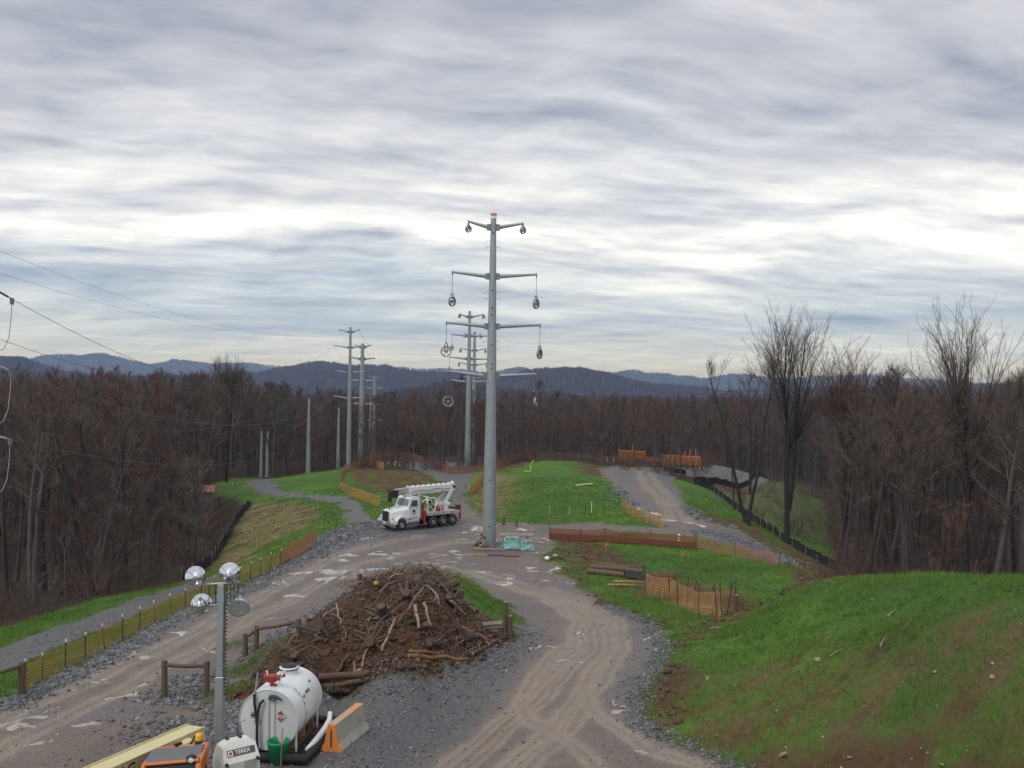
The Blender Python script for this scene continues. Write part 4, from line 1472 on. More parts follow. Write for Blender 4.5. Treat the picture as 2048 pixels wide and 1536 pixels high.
# hood, tapering forward
m = MB()
hp = [(-.30, .95, .80), (-.30, .80, 1.62), (-.30, .55, 1.74), (-.30, -.55, 1.74), (-.30, -.80, 1.62), (-.30, -.95, .80)]
hp2 = [(-1.95, 1.02, .80), (-1.95, .98, 1.80), (-1.95, .70, 1.95), (-1.95, -.70, 1.95), (-1.95, -.98, 1.80), (-1.95, -1.02, .80)]
hp0 = [(-.16, .60, .85), (-.16, .55, 1.55), (-.16, .42, 1.64), (-.16, -.42, 1.64), (-.16, -.55, 1.55), (-.16, -.60, .85)]
m.add(hp0 + hp + hp2, [(i, (i + 1) % 6, 6 + (i + 1) % 6, 6 + i) for i in range(6)] + [(6 + i, 6 + (i + 1) % 6, 12 + (i + 1) % 6, 12 + i) for i in range(6)] + [(5, 4, 3, 2, 1, 0), (12, 13, 14, 15, 16, 17)])
hood = fixn(m.build('hood', M_WHITEP, TR))
m = MB()
m.box((-.13, 0, 1.22), (.12, 1.02, .95), bev=.03)
gr_ = m.build('grille', M_CHROMED, TR)
m = MB()
m.box((-.066, 0, 1.22), (.03, .88, .82))
m.build('grille_mesh', M_GRILLE, gr_)
m = MB()
for k in range(9):
    m.rod((-.045, -.40 + k * .1, .82), (-.045, -.40 + k * .1, 1.62), .012, n=4)
tag(m.build('grille_bar', M_GRILLE, gr_), kind='stuff')
m = MB()
m.box((-.02, 0, .62), (.16, 2.44, .36), bev=.05)
bump_ = m.build('bumper', M_CHROMED, TR)
m = MB()
m.box((.068, 0, .66), (.012, .32, .16))
m.build('number_plate', M_TEXTW, bump_)
for s in (-1, 1):
    m = MB()
    prof = []
    for k in range(9):
        a = math.pi * k / 8
        prof.append((-1.12 + math.cos(a) * .66, .60 + math.sin(a) * .66))
    inner = [(-1.12 + (x + 1.12) * .84, .60 + (z - .6) * .84) for x, z in prof]
    poly = [(-.12, .62), (-.12, 1.0)] + prof[1:] + inner[::-1]
    m.prism(poly, s * .70, s * 1.22, lambda p, q, t_: (p, t_, q))
    fd = fixn(m.build('fender', M_WHITEP, TR))
    m = MB()
    m.lathe([(.001, .05), (.10, .04), (.12, 0), (.12, -.06)], (-.16, s * .86, 1.10), (1, 0, 0), 14)
    hl = m.build('headlight', M_CLEAR, TR)
    m = MB()
    m.lathe([(.12, .02), (.15, .0), (.14, -.12)], (-.16, s * .86, 1.10), (1, 0, 0), 14)
    m.build('headlight_bezel', M_CHROMED, hl)
# cab
m = MB()
cb = lambda x, y, z: (x, y, z)
prof = [(-1.95, .95), (-1.95, 1.98), (-2.22, 2.70), (-2.40, 2.80), (-3.25, 2.80), (-3.32, 2.70), (-3.32, .95)]
m.prism(prof, -1.05, 1.05, lambda p, q, t_: (p, t_ * (1 if q < 2.0 else .93), q))
cab = fixn(m.build('cab', M_WHITEP, TR))
m = MB()
m.add([(-1.950, -.88, 2.05), (-1.950, -.03, 2.05), (-2.166, -.03, 2.62), (-2.166, -.84, 2.62)], [(0, 1, 2, 3)])
m.add([(-1.950, .03, 2.05), (-1.950, .88, 2.05), (-2.166, .84, 2.62), (-2.166, .03, 2.62)], [(0, 1, 2, 3)])
ws = m.build('windscreen', M_WSHIELD, cab)
for s in (-1, 1):
    m = MB()
    m.prism([(-2.10, 1.05), (-2.06, 2.02), (-2.30, 2.62), (-3.05, 2.62), (-3.05, 1.05)], s * 1.055, s * 1.075, lambda p, q, t_: (p, t_ * (1 if q < 2.05 else .945), q))
    dr = fixn(m.build('door', M_WHITEP, TR))
    m = MB()
    m.add([(-2.18, s * 1.08, 2.02), (-2.36, s * 1.025, 2.54), (-2.98, s * 1.025, 2.54), (-2.98, s * 1.08, 2.02)], [(0, 1, 2, 3) if s < 0 else (3, 2, 1, 0)])
    m.build('side_window', M_GLASS, dr)
    m = MB()
    m.box((-2.9, s * 1.10, 1.82), (.16, .04, .05))
    m.build('door_handle', M_CHROMED, dr)
    m = MB()
    m.box((-2.55, s * 1.082, 1.62), (.30, .008, .22))
    m.box((-2.55, s * 1.082, 1.40), (.36, .008, .06))
    m.build('door_decal', M_TEXTB, dr)
    m = MB()
    m.tube([(-2.05, s * 1.06, 2.45), (-1.95, s * 1.38, 2.45), (-1.95, s * 1.38, 1.85), (-2.05, s * 1.06, 1.85)], .016, 5)
    m.box((-1.95, s * 1.38, 2.15), (.05, .18, .42), bev=.015)
    m.build('mirror', M_CHROMED, TR)
    m = MB()
    m.rod((-1.75, s * 1.02, .72), (-3.05, s * 1.02, .72), .30, n=18)
    m.build('fuel_tank', M_CHROMED, TR)
    m = MB()
    m.box((-2.0, s * 1.08, .42), (.5, .3, .05))
    m.box((-2.0, s * 1.16, .98), (.5, .2, .05))
    m.build('cab_step', M_CHROMED, TR)
    m = MB()
    m.rod((-3.42, s * .98, .9), (-3.42, s * .98, 2.75), .07, n=10)
    m.build('exhaust_stack', M_CHROMED, TR)
m = MB()
for k in range(5):
    m.box((-2.45, -.6 + k * .3, 2.83), (.10, .10, .06))
tag(m.build('cab_marker_light', M_AMBER, cab), kind='stuff')
m = MB()
m.box((-2.70, 0, 2.90), (.12, .9, .10), bev=.03)
m.build('light_bar', M_CLEAR, cab)
m = MB()
m.rod((-.35, nearside * .6, 1.62), (-.33, nearside * .6, 2.5), .02, n=5)
m.build('hood_antenna', M_FRAME, TR)
# wheels
for s in (-1, 1):
    wheel(TR, (-1.12, s * 1.03, WH), WH, .32, s).scale = (.92 / .84, 1, 1)
    for x in (-4.80, -6.0, -7.2):
        wheel(TR, (x, s * .95, WH), WH, .56, s).scale = (.92 / .84, 1, 1)
m = MB()
for x in (-1.12, -4.85, -6.0, -7.15):
    m.rod((x, -.9, WH), (x, .9, WH), .09, n=8)
tag(m.build('axle', M_FRAME, TR), kind='stuff')
# pedestal behind the cab, deck, crane
m = MB()
m.box((-3.75, 0, 1.15), (.55, 2.1, .9), bev=.04)
m.box((-3.75, .3, 1.85), (.4, 1.0, .6), bev=.04)
m.build('hydraulic_cabinet', M_RED, TR)
m = MB()
m.box((-6.05, 0, 1.26), (4.1, 2.44, .14), bev=.02)
m.box((-6.05, nearside * 1.2, 1.20), (4.1, .05, .26))
m.build('flat_deck', M_DECK, TR)
m = MB()
m.box((-6.0, 0, 1.09), (3.9, 2.2, .12))
m.build('deck_underframe', M_FRAME, TR)
for s in (-1, 1):
    for x in (-3.75, -8.05):
        m = MB()
        m.box((x, s * 1.16, 1.00), (.20, .16, 1.05), bev=.02)
        m.box((x, s * 1.16, .38), (.34, .34, .05))
        m.build('outrigger', M_RED, TR)
m = MB()
m.box((-8.02, 0, 1.32), (.22, 2.3, .34), bev=.03)
m.box((-8.02, nearside * .9, 1.62), (.3, .5, .3))
m.build('rear_bumper', M_FRAME, TR)
# turret and leaning mast at the rear
m = MB()
m.rod((-6.9, 0, 1.33), (-6.9, 0, 1.70), .52, n=20)
m.box((-6.7, 0, 1.85), (1.5, .95, .3), bev=.04)
for s in (-1, 1):
    m.add([(-6.55, s * .34, 1.95), (-7.05, s * .34, 1.95), (-8.05, s * .34, 3.42), (-7.70, s * .34, 3.42), (-6.55, s * .40, 1.95), (-7.05, s * .40, 1.95), (-8.05, s * .40, 3.42), (-7.70, s * .40, 3.42)],
          [(0, 1, 2, 3), (7, 6, 5, 4), (0, 4, 5, 1), (1, 5, 6, 2), (2, 6, 7, 3), (3, 7, 4, 0)])
tur = fixn(m.build('turret', M_WHITEP, TR))
m = MB()
m.rod((-5.9, .16, 2.0), (-7.2, .16, 3.35), .12, n=12)
m.rod((-5.9, -.16, 2.0), (-7.2, -.16, 3.35), .12, n=12)
m.build('lift_cylinder', M_DECK, tur)
m = MB()
m.rod((-7.9, -.5, 3.40), (-7.9, .5, 3.40), .13, n=12)
m.build('boom_pivot', M_FRAME, tur)


def beam(mb, a, b, w_, h_):
    a, b = Vector(a), Vector(b)
    d = (b - a)
    L = d.length
    mb.box((a + b) / 2, (L, w_, h_), ry=-math.atan2(d.z, math.hypot(d.x, d.y)), rz=0)
    return mb


m = MB()
beam(m, (-8.15, 0, 3.34), (-2.6, 0, 3.32), .56, .60)
bo = m.build('boom', M_WHITEP, TR)
m = MB()
beam(m, (-2.62, 0, 3.36), (-1.15, 0, 3.28), .42, .44)
m.build('boom_inner_section', M_DECK, bo)
m = MB()
beam(m, (-6.6, 0, 3.02), (-2.2, 0, 2.98), .28, .20)
m.build('stowed_jib', M_WHITEP, bo)
m = MB()
for k in range(9):
    x = -7.6 + k * .62
    m.box((x, 0, 3.68 - (x + 8.15) * .004), (.14, .40, .12))
tag(m.build('boom_top_fitting', M_WHITEP, bo), kind='stuff')
m = MB()
m.tube([(-7.9, nearside * .30, 3.30), (-6.8, nearside * .31, 3.22), (-5.8, nearside * .31, 3.34), (-4.8, nearside * .31, 3.18), (-3.8, nearside * .31, 3.28), (-2.7, nearside * .31, 3.14)], .022, 5)
m.build('hydraulic_hose', M_FRAME, bo)
m = MB()
m.box((-.95, 0, 3.10), (.75, .62, .62), bev=.05)
for k in range(3):
    m.rod((-.95 + .25 * (k - 1), -.36, 3.36), (-.95 + .25 * (k - 1), .36, 3.36), .10, n=10)
m.box((-.55, 0, 2.75), (.12, .5, .6))
m.build('boom_head', M_FRAME, bo)
m = MB()
m.rod((-.62, 0, 2.9), (-.50, 0, 1.9), .016, n=5)
m.rod((-.50, 0, 1.92), (-.50, 0, 1.66), .06, n=8)
m.build('hook_line', M_FRAME, bo)
m = MB()
m.lathe([(.001, -.16), (.14, -.16), (.16, -.1), (.16, .1), (.14, .16), (.001, .16)], (-7.95, nearside * .1, 3.72), (0, 1, 0), 14)
m.build('boom_winch', M_WHITEP, bo)
# operator frames and pipework amid the deck
m = MB()
for (a, b) in (((-4.4, .7, 1.33), (-4.4, .7, 2.7)), ((-4.4, -.7, 1.33), (-4.4, -.7, 2.7)), ((-4.4, -.7, 2.7), (-4.4, .7, 2.7)), ((-5.4, .7, 1.33), (-5.4, .7, 2.55)), ((-4.4, .7, 2.65), (-5.4, .7, 2.5)), ((-4.4, .7, 2.0), (-5.4, .7, 1.35)),
               ((-5.4, .7, 2.5), (-6.6, .5, 2.0)), ((-4.4, -.7, 2.65), (-5.6, -.7, 2.4)), ((-5.6, -.7, 1.33), (-5.6, -.7, 2.4)), ((-3.45, .8, 2.2), (-4.4, .7, 2.55)), ((-5.0, nearside * .9, 1.33), (-5.5, nearside * .9, 2.3)), ((-6.0, nearside * .9, 1.33), (-5.5, nearside * .9, 2.3))):
    m.rod(a, b, .055, n=6)
m.box((-4.5, nearside * .85, 2.25), (.5, .3, .35), bev=.03)
m.build('operator_stand', M_WHITEP, TR)
m = MB()
m.box((-4.45, nearside * .9, 2.28), (.3, .35, .28))
m.build('control_box', M_FRAME, TR)
m = MB()
m.rod((-5.55, nearside * .62, 1.62), (-6.25, nearside * .62, 1.62), .24, n=16)
m.build('orange_drum', M_ODRUM, TR)
m = MB()
for k in range(6):
    m.rod((-5.1 - k * .3, nearside * .1 - .05 * k, 1.40), (-5.3 - k * .3, nearside * .2, 1.40 + .16 * (k % 3 + 1)), .09, n=8)
tag(m.build('deck_gear', M_FRAME, TR), kind='stuff')

# ---- light tower
LT = Vector((at_d(440, 1400, 22.4).x, 22.4, 0))
LT.z = top(LT.x, LT.y)
E = empty('light_tower', LT, 0, 'trailer light tower with four chrome floodlights on a steel mast', 'light tower')
mtop = at_d(443, 1168, 22.4).z - LT.z
m = MB()
m.box((0, 0, (.55 + 2.9) / 2), (.21, .21, 2.9 - .55), bev=.02)
ms = m.build('mast_lower_section', M_MAST, E)
for k in range(2):
    MB().rod((.03, -.10, 1.28 - .22 * k), (.03, -.112, 1.28 - .22 * k), .03, n=10).build('bolt_hole', M_HOLE, ms)
m = MB()
m.box((0, 0, (2.9 + mtop) / 2), (.16, .16, mtop - 2.9), bev=.015)
m.build('mast_upper_section', M_MAST, E)
m = MB()
ba, bb = Vector((-.40, 0, mtop - .02)), Vector((.44, 0, mtop + .05))
m.rod(ba, bb, .035, n=6)
xb = m.build('lamp_crossbar', M_MAST, E)
for zc_ in (-.42,):
    MB().rod((-.30, 0, mtop + zc_ - .1), (.34, 0, mtop + zc_ - .04), .022, n=5).build('lower_lamp_bar', M_MAST, E)
for x in (-.30, -.14, .22, .30, .40):
    MB().rod((x, 0, mtop + .02), (x, 0, mtop - .50), .010, n=4).build('lamp_cable', M_FRAME, E)


def flood(px, py, aim, label, front=False):
    c = at_d(px, py, 22.4) - LT
    a = Vector(aim).normalized()
    prof = [(.012, -.20), (.07, -.195), (.10, -.16), (.155, -.10), (.205, -.01), (.235, .09), (.248, .10), (.248, .115)]
    m = MB()
    m.lathe(prof, c, a, 28)
    o = m.build('floodlight', M_CHROME, E)
    o['label'] = label
    m = MB()
    m.lathe([(.24, .108), (.12, .10), (.001, .098)], c, a, 28)
    m.build('lens', M_CLEAR if not front else M_LENS, o)
    m = MB()
    m.lathe([(.001, -.34), (.055, -.34), (.065, -.30), (.065, -.20), (.09, -.17)], c, a, 14)
    m.build('lamp_socket', M_CHROMED, o)
    d_, u, v = basis(a)
    m = MB()
    m.tube([c + u * .12 - d_ * .12, c + u * .10 - d_ * .30, c - d_ * .36, c - u * .10 - d_ * .30, c - u * .12 - d_ * .12], .014, 5)
    bk = c - d_ * .33
    m.rod(bk, Vector((max(-.40, min(.44, bk.x)), 0, (mtop if c.z > mtop - .12 else mtop - .46))), .018, n=5)
    m.build('lamp_bracket', M_MAST, o)


M_LENS = mat('frosted_reflector', (.42, .44, .42), .25, .3, .2, 3)
flood(393, 1153, (-.45, .75, -.12), 'upper left floodlight seen from behind')
flood(459, 1147, (-.25, .9, .0), 'upper right floodlight seen from behind')
flood(402, 1209, (-.22, .95, -.10), 'lower left floodlight seen from behind')
flood(478, 1211, (.22, -.85, -.42), 'lower right floodlight turned towards the camera', True)
m = MB()
pts = []
for k in range(300):
    a = k * .62
    pts.append((.125 + .035 * math.cos(a), -.03 + .035 * math.sin(a), mtop - .06 - k * (mtop - 1.9) / 300 * .82))
m.tube(pts, .011, 3)
m.build('coiled_cable', M_BLACK, E)
# trailer body with faceted hood
B = MB()
rzb = R(38)
mr = Matrix.Rotation(rzb, 3, 'Z')
off = Vector((.46, -.15, 0))
bw, bl = .37, .44


def tb(x, y, z):
    return tuple(off + mr @ Vector((x, y, 0)) + Vector((0, 0, z)))


ring0 = [tb(-bl, -bw, .55), tb(bl, -bw, .55), tb(bl, bw, .55), tb(-bl, bw, .55)]
ring1 = [tb(-bl, -bw, 1.02), tb(bl, -bw, 1.02), tb(bl, bw, 1.02), tb(-bl, bw, 1.02)]
ring2 = [tb(-bl * .92, -bw * .45, 1.34), tb(bl * .92, -bw * .45, 1.34), tb(bl * .92, bw * .6, 1.34), tb(-bl * .92, bw * .6, 1.34)]
ring3 = [tb(-bl * .6, -bw * .25, 1.44), tb(bl * .6, -bw * .25, 1.44), tb(bl * .6, bw * .4, 1.44), tb(-bl * .6, bw * .4, 1.44)]
allr = ring0 + ring1 + ring2 + ring3
fs = []
for k in range(3):
    for i in range(4):
        j = (i + 1) % 4
        fs.append((k * 4 + i, k * 4 + j, k * 4 + 4 + j, k * 4 + 4 + i))
fs += [(3, 2, 1, 0), (12, 13, 14, 15)]
B.add(allr, fs)
body = fixn(B.build('generator_housing', M_TERW, E))
# decal on the sloping front face
p0, p1, p2, p3 = [Vector(q) for q in (ring1[0], ring1[1], ring2[1], ring2[0])]
ux = (p1 - p0).normalized()
nrm = ux.cross((p3 - p0)).normalized()
uy = nrm.cross(ux)
cen = (p0 + p1 + p2 + p3) / 4 + uy * .03
FS = .82


def on_face(x, y, h):
    return cen + ux * x * FS + uy * y * FS + nrm * h


MB().add([on_face(-.40, -.09, .004), on_face(.44, -.09, .004), on_face(.44, .11, .004), on_face(-.40, .11, .004)], [(0, 1, 2, 3)]).build('decal_panel', M_TERX, body)
MB().add([on_face(-.37, -.06, .007), on_face(-.23, -.06, .007), on_face(-.23, .08, .007), on_face(-.37, .08, .007)], [(0, 1, 2, 3)]).build('logo_square', M_TEXTW, body)
MB().add([on_face(-.345, -.035, .010), on_face(-.255, -.035, .010), on_face(-.255, .055, .010), on_face(-.345, .055, .010)], [(0, 1, 2, 3)]).build('logo_mark', M_REDT, body)
rotm = Matrix((ux, uy, nrm)).transposed().to_euler()
words_('TEREX', .135, M_TEXTW, body, on_face(.06, .01, .010), rotm, sx=.95)
MB().box(Vector(tb(.2, -bw - .004, .85)), (.30, .01, .34), rz=rzb).build('side_panel', M_DECK, body)
for (x, y) in ((-.4, -.44), (.36, -.44), (.1, .05), (-.2, .1)):
    MB().box(Vector(tb(x, y, 1.04 if abs(y) > .4 else 1.46)), (.05, .12, .06), rz=rzb).build('latch', M_FRAME, body)
m = MB()
m.tube([Vector(tb(-.50, .15, 1.2)), Vector(tb(-.60, .15, 1.56)), Vector(tb(-.54, .15, 1.66)), Vector(tb(-.46, .15, 1.60))], .022, 6)
m.tube([Vector(tb(.25, .40, 1.2)), Vector(tb(.25, .42, 1.62)), Vector(tb(.30, .42, 1.70)), Vector(tb(.38, .42, 1.68))], .022, 6)
m.tube([Vector(tb(.05, .50, 1.0)), Vector(tb(.05, .50, 1.70)), Vector(tb(-.25, .50, 1.70)), Vector(tb(-.25, .50, 1.0))], .014, 5)
m.tube([Vector(tb(.05, .50, 1.45)), Vector(tb(-.25, .50, 1.45))], .014, 5)
m.build('guard_rail', M_CHROMED, E)
m = MB()
m.box(Vector(tb(0, 0, .48)), (1.3, .8, .12), rz=rzb)
m.box(Vector(tb(-1.0, 0, .46)), (1.2, .10, .10), rz=rzb)
m.build('trailer_frame', M_FRAME, E)
for s in (-1, 1):
    q = Vector(tb(.1, s * .70, .34))
    w_ = wheel(E, q, .32, .20, s)
    w_.rotation_euler = (0, 0, rzb)
    m = MB()
    prof = [(.42 * math.cos(math.pi * k / 8), .42 * math.sin(math.pi * k / 8)) for k in range(9)]
    m.prism(prof + [(p * .88, z * .88) for p, z in prof[::-1]], -.13, .13, lambda p, qz, t_: (p, t_, qz))
    fo = fixn(m.build('wheel_fender', M_FRAME, E, q))
    fo.rotation_euler = (0, 0, rzb)
m = MB()
for (x, y) in ((-.7, .55), (.7, .55), (.7, -.55), (-.7, -.55)):
    q = Vector(tb(x, y, 0))
    m.rod(q, q + Vector((0, 0, .6)), .035, n=6)
    m.box(q + Vector((0, 0, .02)), (.2, .2, .04))
    m.rod(q + Vector((0, 0, .5)), Vector(tb(x * .8, y * .6, .5)), .03, n=5)
m.build('stabilizer_jack', M_MAST, E)

# ---- fuel tank on skids
dT = 24.5
tc0 = at_d(537, 1444, dT)
TK = empty('fuel_tank', (tc0.x, dT, top(tc0.x, dT)), R(-6.0), 'large white cylindrical fuel tank with red hazard diamond', 'fuel tank')
tr, tl, tz = .80, 2.15, tc0.z - TK.location.z
tz = max(tz, tr + .16)
m = MB()
m.lathe([(tr - .0, .06), (tr + .012, .06), (tr + .012, .0), (tr, .0)], (0, 0, tz), (0, 1, 0), 48)
m.lathe([(tr, .05), (tr, tl - .05), (tr * .97, tl), (.001, tl + .03)], (0, 0, tz), (0, 1, 0), 48)
sh = m.build('shell', M_TANKW, TK)
m = MB()
m.lathe([(tr - .004, .02), (tr * .6, .012), (.001, .010)], (0, 0, tz), (0, 1, 0), 48)
ef = m.build('end_plate', M_TANKF, TK)
for y in (.72, 1.45):
    m = MB()
    m.lathe([(tr + .001, y - .02), (tr + .006, y - .012), (tr + .006, y + .012), (tr + .001, y + .02)], (0, 0, tz), (0, 1, 0), 48)
    m.build('weld_seam', M_TANKF, sh)
fr = (R(90), 0, 0)
yF = -.004


def disc_poly(cx, cz, pts, y, name, mt, parent):
    MB().add([(cx + p, y, cz + q) for p, q in pts], [tuple(range(len(pts)))]).build(name, mt, parent)


q = .135 * 1.25
disc_poly(.33, tz + .12, [(0, -q), (q, 0), (0, q), (-q, 0)], yF - .002, 'hazard_placard', M_TEXTW, ef)
disc_poly(.33, tz + .12, [(0, -q * .93), (q * .93, 0), (0, q * .93), (-q * .93, 0)], yF - .005, 'placard_field', M_PLAC, ef)
disc_poly(.33, tz + .12, [(-.115, -.042), (.115, -.042), (.115, .042), (-.115, .042)], yF - .008, 'placard_number_panel', M_TEXTW, ef)
words_('1993', .085, M_TEXTB, ef, (.33, yF - .011, tz + .118), fr)
words_('3', .05, M_TEXTW, ef, (.33, yF - .011, tz + .03), fr)
ov = [(.105 * math.cos(a * math.pi / 12), .058 * math.sin(a * math.pi / 12)) for a in range(24)]
disc_poly(-.30, tz - .06, ov, yF - .002, 'logo_oval', M_REDT, ef)
disc_poly(-.30, tz - .06, [(a * .86, b * .80) for a, b in ov], yF - .005, 'logo_oval_field', M_TEXTW, ef)
words_('EVO', .075, M_REDT, ef, (-.30, yF - .008, tz - .06), fr)
disc_poly(-.40, tz + .12, [(-.08, -.03), (.08, -.03), (.08, .03), (-.08, .03)], yF - .003, 'black_label', M_TEXTB, ef)
words_('FLAMMABLE', .035, M_TEXTB, ef, (-.40, yF - .003, tz + .19), fr)
words_('NO SMOKING', .03, M_TEXTB, ef, (-.40, yF - .003, tz + .06), fr)
# side decals on the shell
def on_shell(a, y):
    return Vector((math.cos(a) * (tr + .004), y, tz + math.sin(a) * (tr + .004)))


def shell_patch(a, y, w_, h_, mt, name, lift=0.0):
    da, P = h_ / tr / 2, []
    for (yy, aa) in ((y - w_ / 2, a - da), (y + w_ / 2, a - da), (y + w_ / 2, a + da), (y - w_ / 2, a + da)):
        v = on_shell(aa, yy)
        v.x += math.cos(aa) * lift; v.z += math.sin(aa) * lift
        P.append(v)
    MB().add(P, [(0, 1, 2, 3)]).build(name, mt, sh)


for (a, y, tx, mt, s) in ((R(33), 1.15, 'DIESEL', M_TEXTB, .12), (R(30), .80, 'FUEL', M_REDT, .10), (R(44), 1.6, 'NO', M_TEXTB, .10)):
    p = on_shell(a, y) + Vector((math.cos(a) * .004, 0, math.sin(a) * .004))
    nx = Vector((math.cos(a), 0, math.sin(a)))
    uxx = Vector((0, 1, 0))
    uyy = nx.cross(uxx)
    words_(tx, s, mt, sh, p, Matrix((uxx, uyy, nx)).transposed().to_euler())
# manhole, pump, hoses, nozzle
m = MB()
m.lathe([(.24, -.05), (.24, .10), (.27, .10), (.27, .15), (.001, .17)], (0, 1.55, tz + tr), (0, 0, 1), 24)
mh = m.build('manhole', M_TANKW, TK)
m = MB()
m.lathe([(.25, .10), (.275, .10), (.275, .135), (.25, .135)], (0, 1.55, tz + tr), (0, 0, 1), 24)
m.lathe([(.10, .18), (.22, .175), (.22, .20), (.001, .21)], (0, 1.55, tz + tr), (0, 0, 1), 24)
m.build('manhole_gasket', M_FRAME, mh)
m = MB()
m.box((-.05, .35, tz + tr + .20), (.26, .20, .20), bev=.03)
m.rod((-.26, .35, tz + tr + .22), (.18, .35, tz + tr + .22), .075, n=12)
m.rod((.16, .35, tz + tr + .26), (.30, .35, tz + tr + .30), .05, n=10)
m.rod((-.05, .35, tz + tr - .02), (-.05, .35, tz + tr + .14), .05, n=10)
m.rod((.02, .33, tz + tr + .02), (.10, .28, tz + tr + .06), .035, n=8)
pu = m.build('pump', M_RED, TK)
m = MB()
m.rod((.14, .33, tz + tr + .10), (.30, .33, tz + tr + .42), .03, n=8)
m.rod((-.17, .35, tz + tr + .28), (-.20, .35, tz + tr + .40), .025, n=6)
m.build('pump_lever', M_TANKW, pu)
m = MB()
m.rod((-.38, -.02, tz + tr * .82), (-.34, .08, tz + tr + .42), .022, n=8)
m.build('vent_pipe', M_CHROMED, TK)
m = MB()
m.tube([(-.38, -.05, tz + tr * .86), (-.36, -.08, tz + .45), (-.31, -.09, tz + .15), (-.28, -.09, tz - .1), (-.27, -.09, tz - .5), (-.25, -.10, tz - tr - .12)], .038, 8)
m.tube([(-.12, -.05, tz + .55), (-.20, -.08, tz + .46), (-.25, -.10, tz + .25), (-.27, -.12, tz + .02), (-.265, -.13, tz - .4), (-.235, -.13, tz - tr - .12)], .034, 8)
m.build('fuel_hose', M_BLACK, TK)
m = MB()
m.rod((0, -.03, tz - tr * .95), (0, -.03, tz + tr * .92), .02, n=8)
m.build('sight_pipe', M_TANKF, TK)
m = MB()
m.rod((.18, -.02, tz - tr * .9), (.18, -.02, tz + tr * .88), .007, n=5)
m.build('grounding_wire', M_FRAME, TK)
m = MB()
m.tube([(.02, -.06, tz + .60), (.12, -.06, tz + .66), (.24, -.06, tz + .64), (.40, -.06, tz + .57)], [.035, .05, .04, .016], 8)
m.tube([(.06, -.06, tz + .55), (.16, -.06, tz + .55), (.22, -.06, tz + .62)], .014, 5)
m.build('nozzle', M_DGREEN, TK)
m = MB()
m.tube([on_shell(R(55), .62), on_shell(R(40), .63), on_shell(R(20), .65), on_shell(R(0), .65), on_shell(R(-20), .67)], .012, 5)
m.build('side_cable', M_FRAME, TK)
for y in (.30, 1.08, 1.85):
    m = MB()
    m.box((0, y, (tz - tr * .55) / 2 + .06), (1.25, .10, tz - tr * .55 + .02))
    m.build('saddle', M_WOODL, TK)
for s in (-1, 1):
    m = MB()
    m.box((s * .62, 1.08, .09), (.14, 2.2, .14))
    m.build('skid', mat('rusty_brown_steel', (.13, .06, .035), .8, .2, .3, 4), TK)
for y in (.12, 1.9):
    m = MB()
    m.rod((.72, y, .12), (.72, y, tz - .25), .03, n=6)
    m.build('side_post', M_TANKW, TK)
# containment berm under the tank
CB = empty('containment_berm', (tc0.x, dT, top(tc0.x, dT)), R(-6.0), 'black spill liner with white edge tube under the fuel tank', 'containment berm')
m = MB()
n_ = 20
prof = []
loop = [(-1.1, -.30), (1.1, -.30), (1.2, 1.1), (1.2, 2.5), (-1.15, 2.5), (-1.15, 1.1)]
m.add([(x, y, .035) for x, y in loop], [tuple(range(len(loop)))])
m.tube([(x, y, .10) for x, y in loop + loop[:1]], .13, 8)
m.build('liner', M_BLACK, CB)
m = MB()
m.tube([(1.0, .1, .20), (1.08, .45, .24), (1.13, .85, .29), (1.16, 1.25, .35), (1.17, 1.6, .45), (1.14, 1.75, .62)], [.04, .075, .09, .09, .08, .06], 10)
m.build('white_edge_tube', M_TANKW, CB)

# ---- green bucket, orange stake, barrier
gb = G(556, 1524)
GB = empty('plastic_bucket', gb, 0, 'green plastic bucket standing in front of the fuel tank', 'bucket')
m = MB()
m.lathe([(.001, .02), (.235, .0), (.245, .30), (.258, .305), (.262, .44), (.275, .45), (.278, .55), (.285, .565), (.275, .575), (.26, .56), (.245, .40), (.225, .05), (.001, .04)], n=28)
m.build('body', M_GREENP, GB)
m = MB()
m.lathe([(.284, .50), (.294, .51), (.294, .56), (.284, .57)], n=28)
m.build('rim', M_GREENP, GB)
os_ = G(561, 1534)
OS = empty('marker_stake', os_, 0, 'thin orange marker stake in front of the green bucket', 'stake')
tp_ = at_d(565, 1456, os_.y - .03) - os_
MB().rod((0, 0, -.1), tp_ * .62, .016, n=6).build('stake', M_WOODL, OS)
MB().rod(tp_ * .62, tp_, .018, n=6).build('painted_tip', M_OREND, OS)
jb = G(662, 1504)
jf = G(719, 1456)
dv = Vector((jf.x - jb.x, jf.y - jb.y, 0))
L = dv.length
JB = empty('jersey_barrier', jb, math.atan2(dv.y, dv.x), 'concrete jersey barrier with bright orange painted end', 'barrier')
prof = [(-.31, 0), (-.31, .06), (-.19, .26), (-.11, .72), (-.09, .74), (.09, .74), (.11, .72), (.19, .26), (.31, .06), (.31, 0)]
slope = (jf.z - jb.z)
m = MB()
m.prism(prof, .05, L, lambda p, q, t_: (t_, p, q + slope * t_ / L - .02))
jbm = fixn(m.build('concrete_body', M_CONC, JB))
m = MB()
m.prism(prof, -.0, .05, lambda p, q, t_: (t_, p * 1.004, q - .02))
je = fixn(m.build('painted_end', M_OREND, JB))
m = MB()
m.box((-.004, 0, .36), (.02, .035, .46))
m.build('end_slot', M_FRAME, je)
m = MB()
m.prism([(-.112, .70), (-.112, .745), (.112, .745), (.112, .70)], .05, L + .005, lambda p, q, t_: (t_, p, q + slope * t_ / L - .017))
fixn(m.build('painted_top_edge', mat('worn_orange_edge', (.62, .26, .09), .7, 0, .1, 6, vcol=(.38, .365, .31)), JB))

